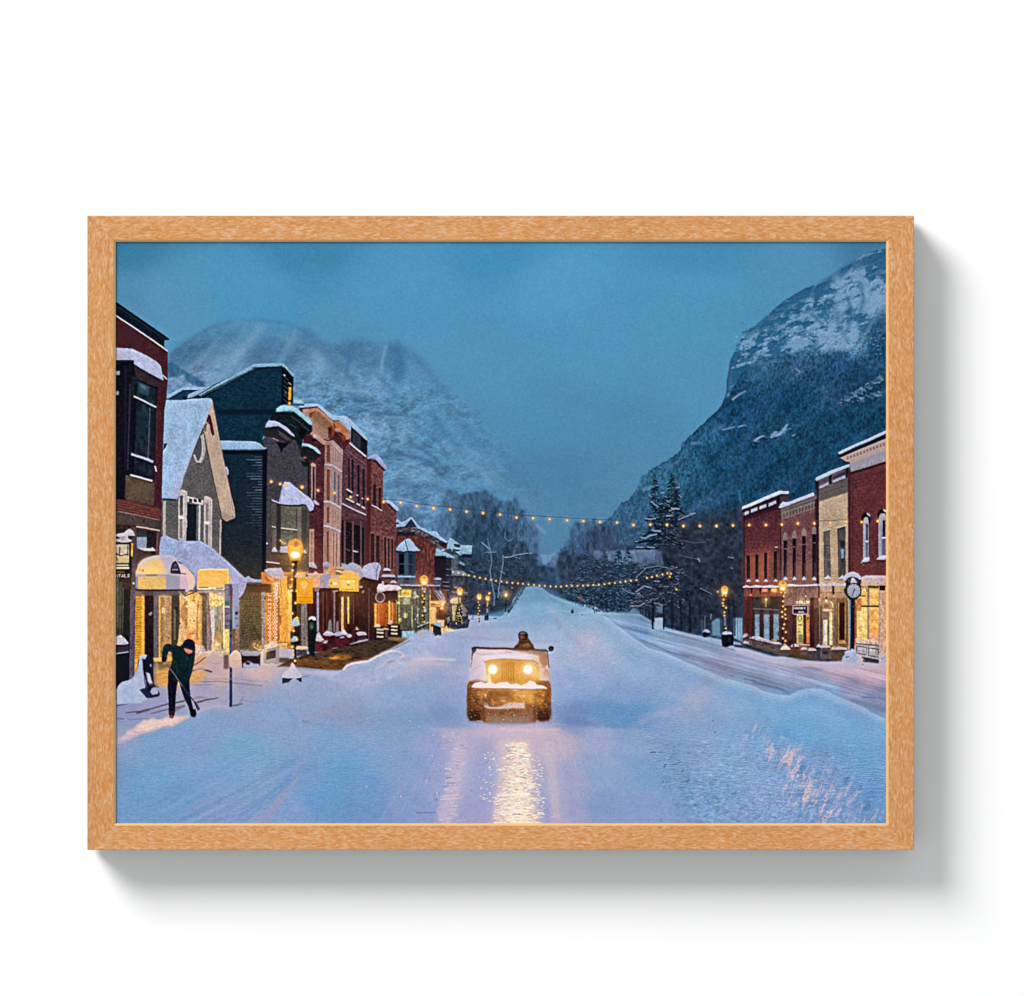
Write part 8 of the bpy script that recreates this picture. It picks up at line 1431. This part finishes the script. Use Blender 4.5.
for _ in range(34):
    t = q.random(); y = 752 + t * 50; x = 489 + q.gauss(0, 3.6) - t * 2; L_ = q.uniform(.9, 2.8)
    Lw([(x - L_ / 2, y), (x + L_ / 2, y + q.uniform(-.6, .6))], q.uniform(.6, 1.2), (250,230,216), q.uniform(.5, .9), .2, False)
for _ in range(110):
    t = q.random(); y = 744 + t * 78; x = 460 - 12 * t + q.gauss(0, 6); L_ = q.uniform(2, 7)
    Lw([(x - L_ / 2, y), (x + L_ / 2, y + q.uniform(-.7, .7))], q.uniform(.6, 1.5), q.choice(((226,200,214),(236,208,208),(190,180,210),(150,158,196))), q.uniform(.25, .65), .3, False)
for pts, c_, a_ in [([(445,778),(452,777.6)],(96,134,166),.7),([(443,787),(449,786)],(88,140,168),.7),([(447,783),(455,784)],(120,130,170),.6),([(440,800),(462,798)],(238,206,206),.8),([(444,796),(460,795.4)],(226,200,210),.7),([(450,790),(460,791)],(216,196,216),.7),([(452,772),(466,773)],(196,190,216),.6),([(455,806),(457,806)],(250,230,220),.8),([(436,794),(438,794)],(180,214,214),.7),([(470,790),(474,792)],(130,136,180),.5),([(486,763),(488,762)],(110,110,150),.6),([(512,814.6),(520,813.8)],(150,120,150),.7),([(456,821),(468,820)],(200,184,210),.6)]:
    Lw(pts, 1.2, c_, a_, .25, False, .6)
Lw([(497,795.6),(510,795),(530,794)], 2.4, (255,248,226), .8, .6, False); glow(518, 776, 18, (255,180,150), .14, 34)
for x_, y_ in ((450.6,740.5),(444.6,736.4),(509,731),(503.6,720),(426.4,781),(419,726.6),(366.4,787),(400.6,796.4),(390.4,756.6),(437,793),(432,756),(452.6,733),(409.6,721),(463,765)): E(x_, y_, .6, .55, (255,222,190), .85, .2, False)
specks(430, 735, 590, 822, 80, (255,236,220), (.2,.45), .6, 210)
# ---------- the small unevenness of real fronts: random tone, then printed-in top light and lamp glow
names = [o_[0] for o_ in OBJS]
bm_ = np.isin(IDS, [i for i, n_ in enumerate(names) if n_ in ('printed_building', 'printed_gabled_house', 'printed_low_wall')]).astype(np.float32)
bm_ = blur(bm_, .8)
Xg, Yg = grid(0, NY, 0, NX)
lowz = np.clip((Yg - 578) / 14.0, 0, 1)
v1 = fbm(Xg, Yg, 1.5, 4.5, 501, 0, 3, .7) - .5
v2 = fbm(Xg, Yg, 1.5, 1.4, 511, 0, 2, .6) - .5
v3 = fbm(Xg, Yg, 9, 14, 521, 0, 3) - .5
k_ = 1 + bm_ * (lowz * (.34 * v1 + .32 * v2) + (1 - lowz) * (.12 * v1 + .18 * v2) + .16 * v3)
IMG *= np.clip(k_, .5, 1.6)[..., None]
IMG[...] = np.clip(IMG, 0, 262)
lum_ = IMG.mean(2, keepdims=True)
cool = (bm_ * np.clip(1 - (IMG[..., 0] - 95) / 60, 0, 1) * np.clip((600 - Yg) / 20, .4, 1))[..., None]
IMG += (lum_ + (IMG - lum_) * .84 - IMG) * cool; IMG *= 1 - .10 * cool
lb = blur(IMG.mean(2), 1.6); e_ = lb - np.roll(lb, 3, 0); gm_ = blur(np.isin(IDS, [0]).astype(np.float32) * -1 + 1, 2.0) * np.clip((672 - Yg) / 10, 0, 1)  # lit upper edges and shade beneath shapes, worked into the inks
IMG += (np.clip(e_, -40, 30) * .34 * gm_)[..., None]
IMG[...] = np.clip(IMG, 0, 262)
hot = np.clip((IMG[..., 0] - IMG[..., 2] - 70) / 60, 0, 1) * bm_
lum_ = IMG.mean(2, keepdims=True)
IMG += (lum_ - IMG) * (.05 * bm_ * np.clip((IMG[..., 0] - IMG[..., 2]) / 60, 0, 1))[..., None]
IMG *= (1 + .06 * hot)[..., None]
IMG[..., 1] *= 1 - hot * (.06 + .12 * np.clip(v3 + .15, 0, 1))
sun_ = np.clip((IMG[..., 0] - IMG[..., 2] - 90) / 50, 0, 1) * np.clip((IMG[..., 1] - 150) / 30, 0, 1) * (1 - bm_) * (Yg < 700)
IMG[..., 1] *= 1 - .05 * sun_; IMG[..., 2] = IMG[..., 2] * (1 - .06 * sun_) + 10 * sun_
for gx, gy, r_, a_ in ((150,600,26,.10),(215,600,26,.12),(272,600,20,.16),(300,580,22,.16),(345,590,22,.14),(382,600,16,.10),(405,600,16,.12),(440,605,12,.16),(766,598,18,.10),(803,605,18,.10),(830,600,14,.10),(866,600,20,.10)): glow(gx, gy, r_, (255,140,50), a_)  # warm lamplight spilling over the shop fronts, printed as colour
# lens softness: edges wander by a fraction of a pixel
dx = (fbm(Xg, Yg, 2.6, 2.6, 541, 0, 2) - .5) * .9; dy = (fbm(Xg, Yg, 2.6, 2.6, 551, 0, 2) - .5) * .9
fx = np.clip(np.arange(NX)[None, :] + dx * S * .5, 0, NX - 1.01); fy = np.clip(np.arange(NY)[:, None] + dy * S * .5, 0, NY - 1.01)
ix_ = fx.astype(int); iy_ = fy.astype(int); ax_ = (fx - ix_)[..., None].astype(np.float32); ay_ = (fy - iy_)[..., None].astype(np.float32)
IMG = (IMG[iy_, ix_] * (1 - ax_) + IMG[iy_, ix_ + 1] * ax_) * (1 - ay_) + (IMG[iy_ + 1, ix_] * (1 - ax_) + IMG[iy_ + 1, ix_ + 1] * ax_) * ay_
# ---------- film grain, slight sharpening
IMG = np.maximum(IMG, 0); IMG -= 17 * np.exp(-IMG / 34.0) * (IMG < 120)
sh = IMG - blur(IMG, 1.5)
IMG += 0.72 * sh
IMG += 0.16 * (IMG - blur(IMG, 8.0))
g = np.random.RandomState(3).normal(0, 1, (NY, NX)).astype(np.float32); g = blur(g, 0.5); g /= g.std()
gc = np.random.RandomState(4).normal(0, 1, (NY, NX, 3)).astype(np.float32)
gc = blur(gc, 1.8); gc /= gc.std()
L_ = IMG.mean(2)
amp = (6.0 - 1.6 * (IDS == 0)) * np.clip(L_ / 90.0, .55, 1) * np.clip((262 - L_) / 60, .15, 1)
IMG += (g * amp)[..., None] + gc * (amp * .30)[..., None]
IMG = np.clip(IMG, 0, 255)
# ------------------------------------------------------------------ the sheet of paper, cut along its printed subjects
m_ink, nt, bs = new_mat("printed_paper")
att = nt.nodes.new('ShaderNodeAttribute'); att.attribute_name = "ink"
nt.links.new(att.outputs['Color'], bs.inputs['Base Color'])
bs.inputs['Roughness'].default_value = 0.85
bs.inputs['Specular IOR Level'].default_value = 0.05

lin = IMG / 255.0
lin = np.where(lin <= 0.04045, lin / 12.92, ((lin + 0.055) / 1.055) ** 2.4) * INK_GAIN
alb = np.clip(lin, 0, 1)
srgb = np.where(alb <= 0.0031308, alb * 12.92, 1.055 * np.power(np.maximum(alb, 1e-6), 1 / 2.4) - 0.055)
COL = np.ones((NY, NX, 4), np.float32); COL[..., :3] = srgb

paper = bpy.data.objects.new("print", None)
scene.collection.objects.link(paper)
paper.parent = root; paper.matrix_parent_inverse = ROOT_INV

def sheet(name, label, sel):
    """one piece of the sheet: the grid cells chosen by the boolean array sel"""
    iy, ix = np.nonzero(sel)
    q4 = np.stack([iy * NX + ix, (iy + 1) * NX + ix, (iy + 1) * NX + ix + 1, iy * NX + ix + 1], 1).ravel()
    used, inv = np.unique(q4, return_inverse=True)
    vy, vx = used // NX, used % NX
    co = np.empty((len(used), 3), np.float32)
    co[:, 0] = (vx / S + GX0 - CX) / 1000.0
    co[:, 1] = RECESS / 1000.0
    co[:, 2] = HEIGHT + (CZ - (vy / S + GY0)) / 1000.0
    me = bpy.data.meshes.new(name)
    n = len(iy)
    me.vertices.add(len(used)); me.vertices.foreach_set('co', co.ravel())
    me.loops.add(n * 4); me.loops.foreach_set('vertex_index', inv.astype(np.int32).ravel())
    me.polygons.add(n); me.polygons.foreach_set('loop_start', np.arange(0, n * 4, 4, dtype=np.int32))
    me.update(calc_edges=True)
    ca = me.color_attributes.new("ink", 'BYTE_COLOR', 'POINT')
    ca.data.foreach_set('color_srgb', COL[vy, vx].ravel())
    me.materials.append(m_ink)
    ob = bpy.data.objects.new(name, me)
    scene.collection.objects.link(ob)
    ob.parent = paper
    if label: ob["label"] = label
    return ob

cell = IDS[:-1, :-1]
for k, (nm, lb) in enumerate(OBJS):
    s_ = cell == k
    if s_.sum() >= 12:
        sheet(nm, lb, s_)
    else:                                   # nothing left of it: give the few cells to the street
        cell[s_] = 0

# backing board that closes the frame behind the print
m_back, nt, bs = new_mat("backing_board")
nz = nt.nodes.new('ShaderNodeTexNoise'); nz.inputs['Scale'].default_value = 60
rp = nt.nodes.new('ShaderNodeValToRGB')
rp.color_ramp.elements[0].color = (0.20, 0.13, 0.07, 1); rp.color_ramp.elements[1].color = (0.27, 0.18, 0.10, 1)
nt.links.new(nz.outputs['Fac'], rp.inputs['Fac']); nt.links.new(rp.outputs['Color'], bs.inputs['Base Color'])
def boxm(x0, y0, x1, y1, d0, d1):
    v = [W(x, y, d) for d in (d0, d1) for x, y in ((x0, y0), (x1, y0), (x1, y1), (x0, y1))]
    return v, [(0,3,2,1),(4,5,6,7),(0,1,5,4),(1,2,6,5),(2,3,7,6),(3,0,4,7)]
v, f = boxm(PX0 - 5, PY0 - 5, PX1 + 5, PY1 + 5, 7.6, 12.0)
bb = link_mesh("backing_board", v, f, m_back)
bb.parent = root; bb.matrix_parent_inverse = ROOT_INV
# two wall buffers keep the frame 12 mm clear of the wall
for x in (330, 680):
    for y in (232, 832):
        v, f = boxm(x - 6, y - 4, x + 6, y + 4, FR_BACK + 0.1, WALL - 0.1)
        pb = link_mesh("wall_spacer", v, f, m_back)
        pb.parent = root; pb.matrix_parent_inverse = ROOT_INV
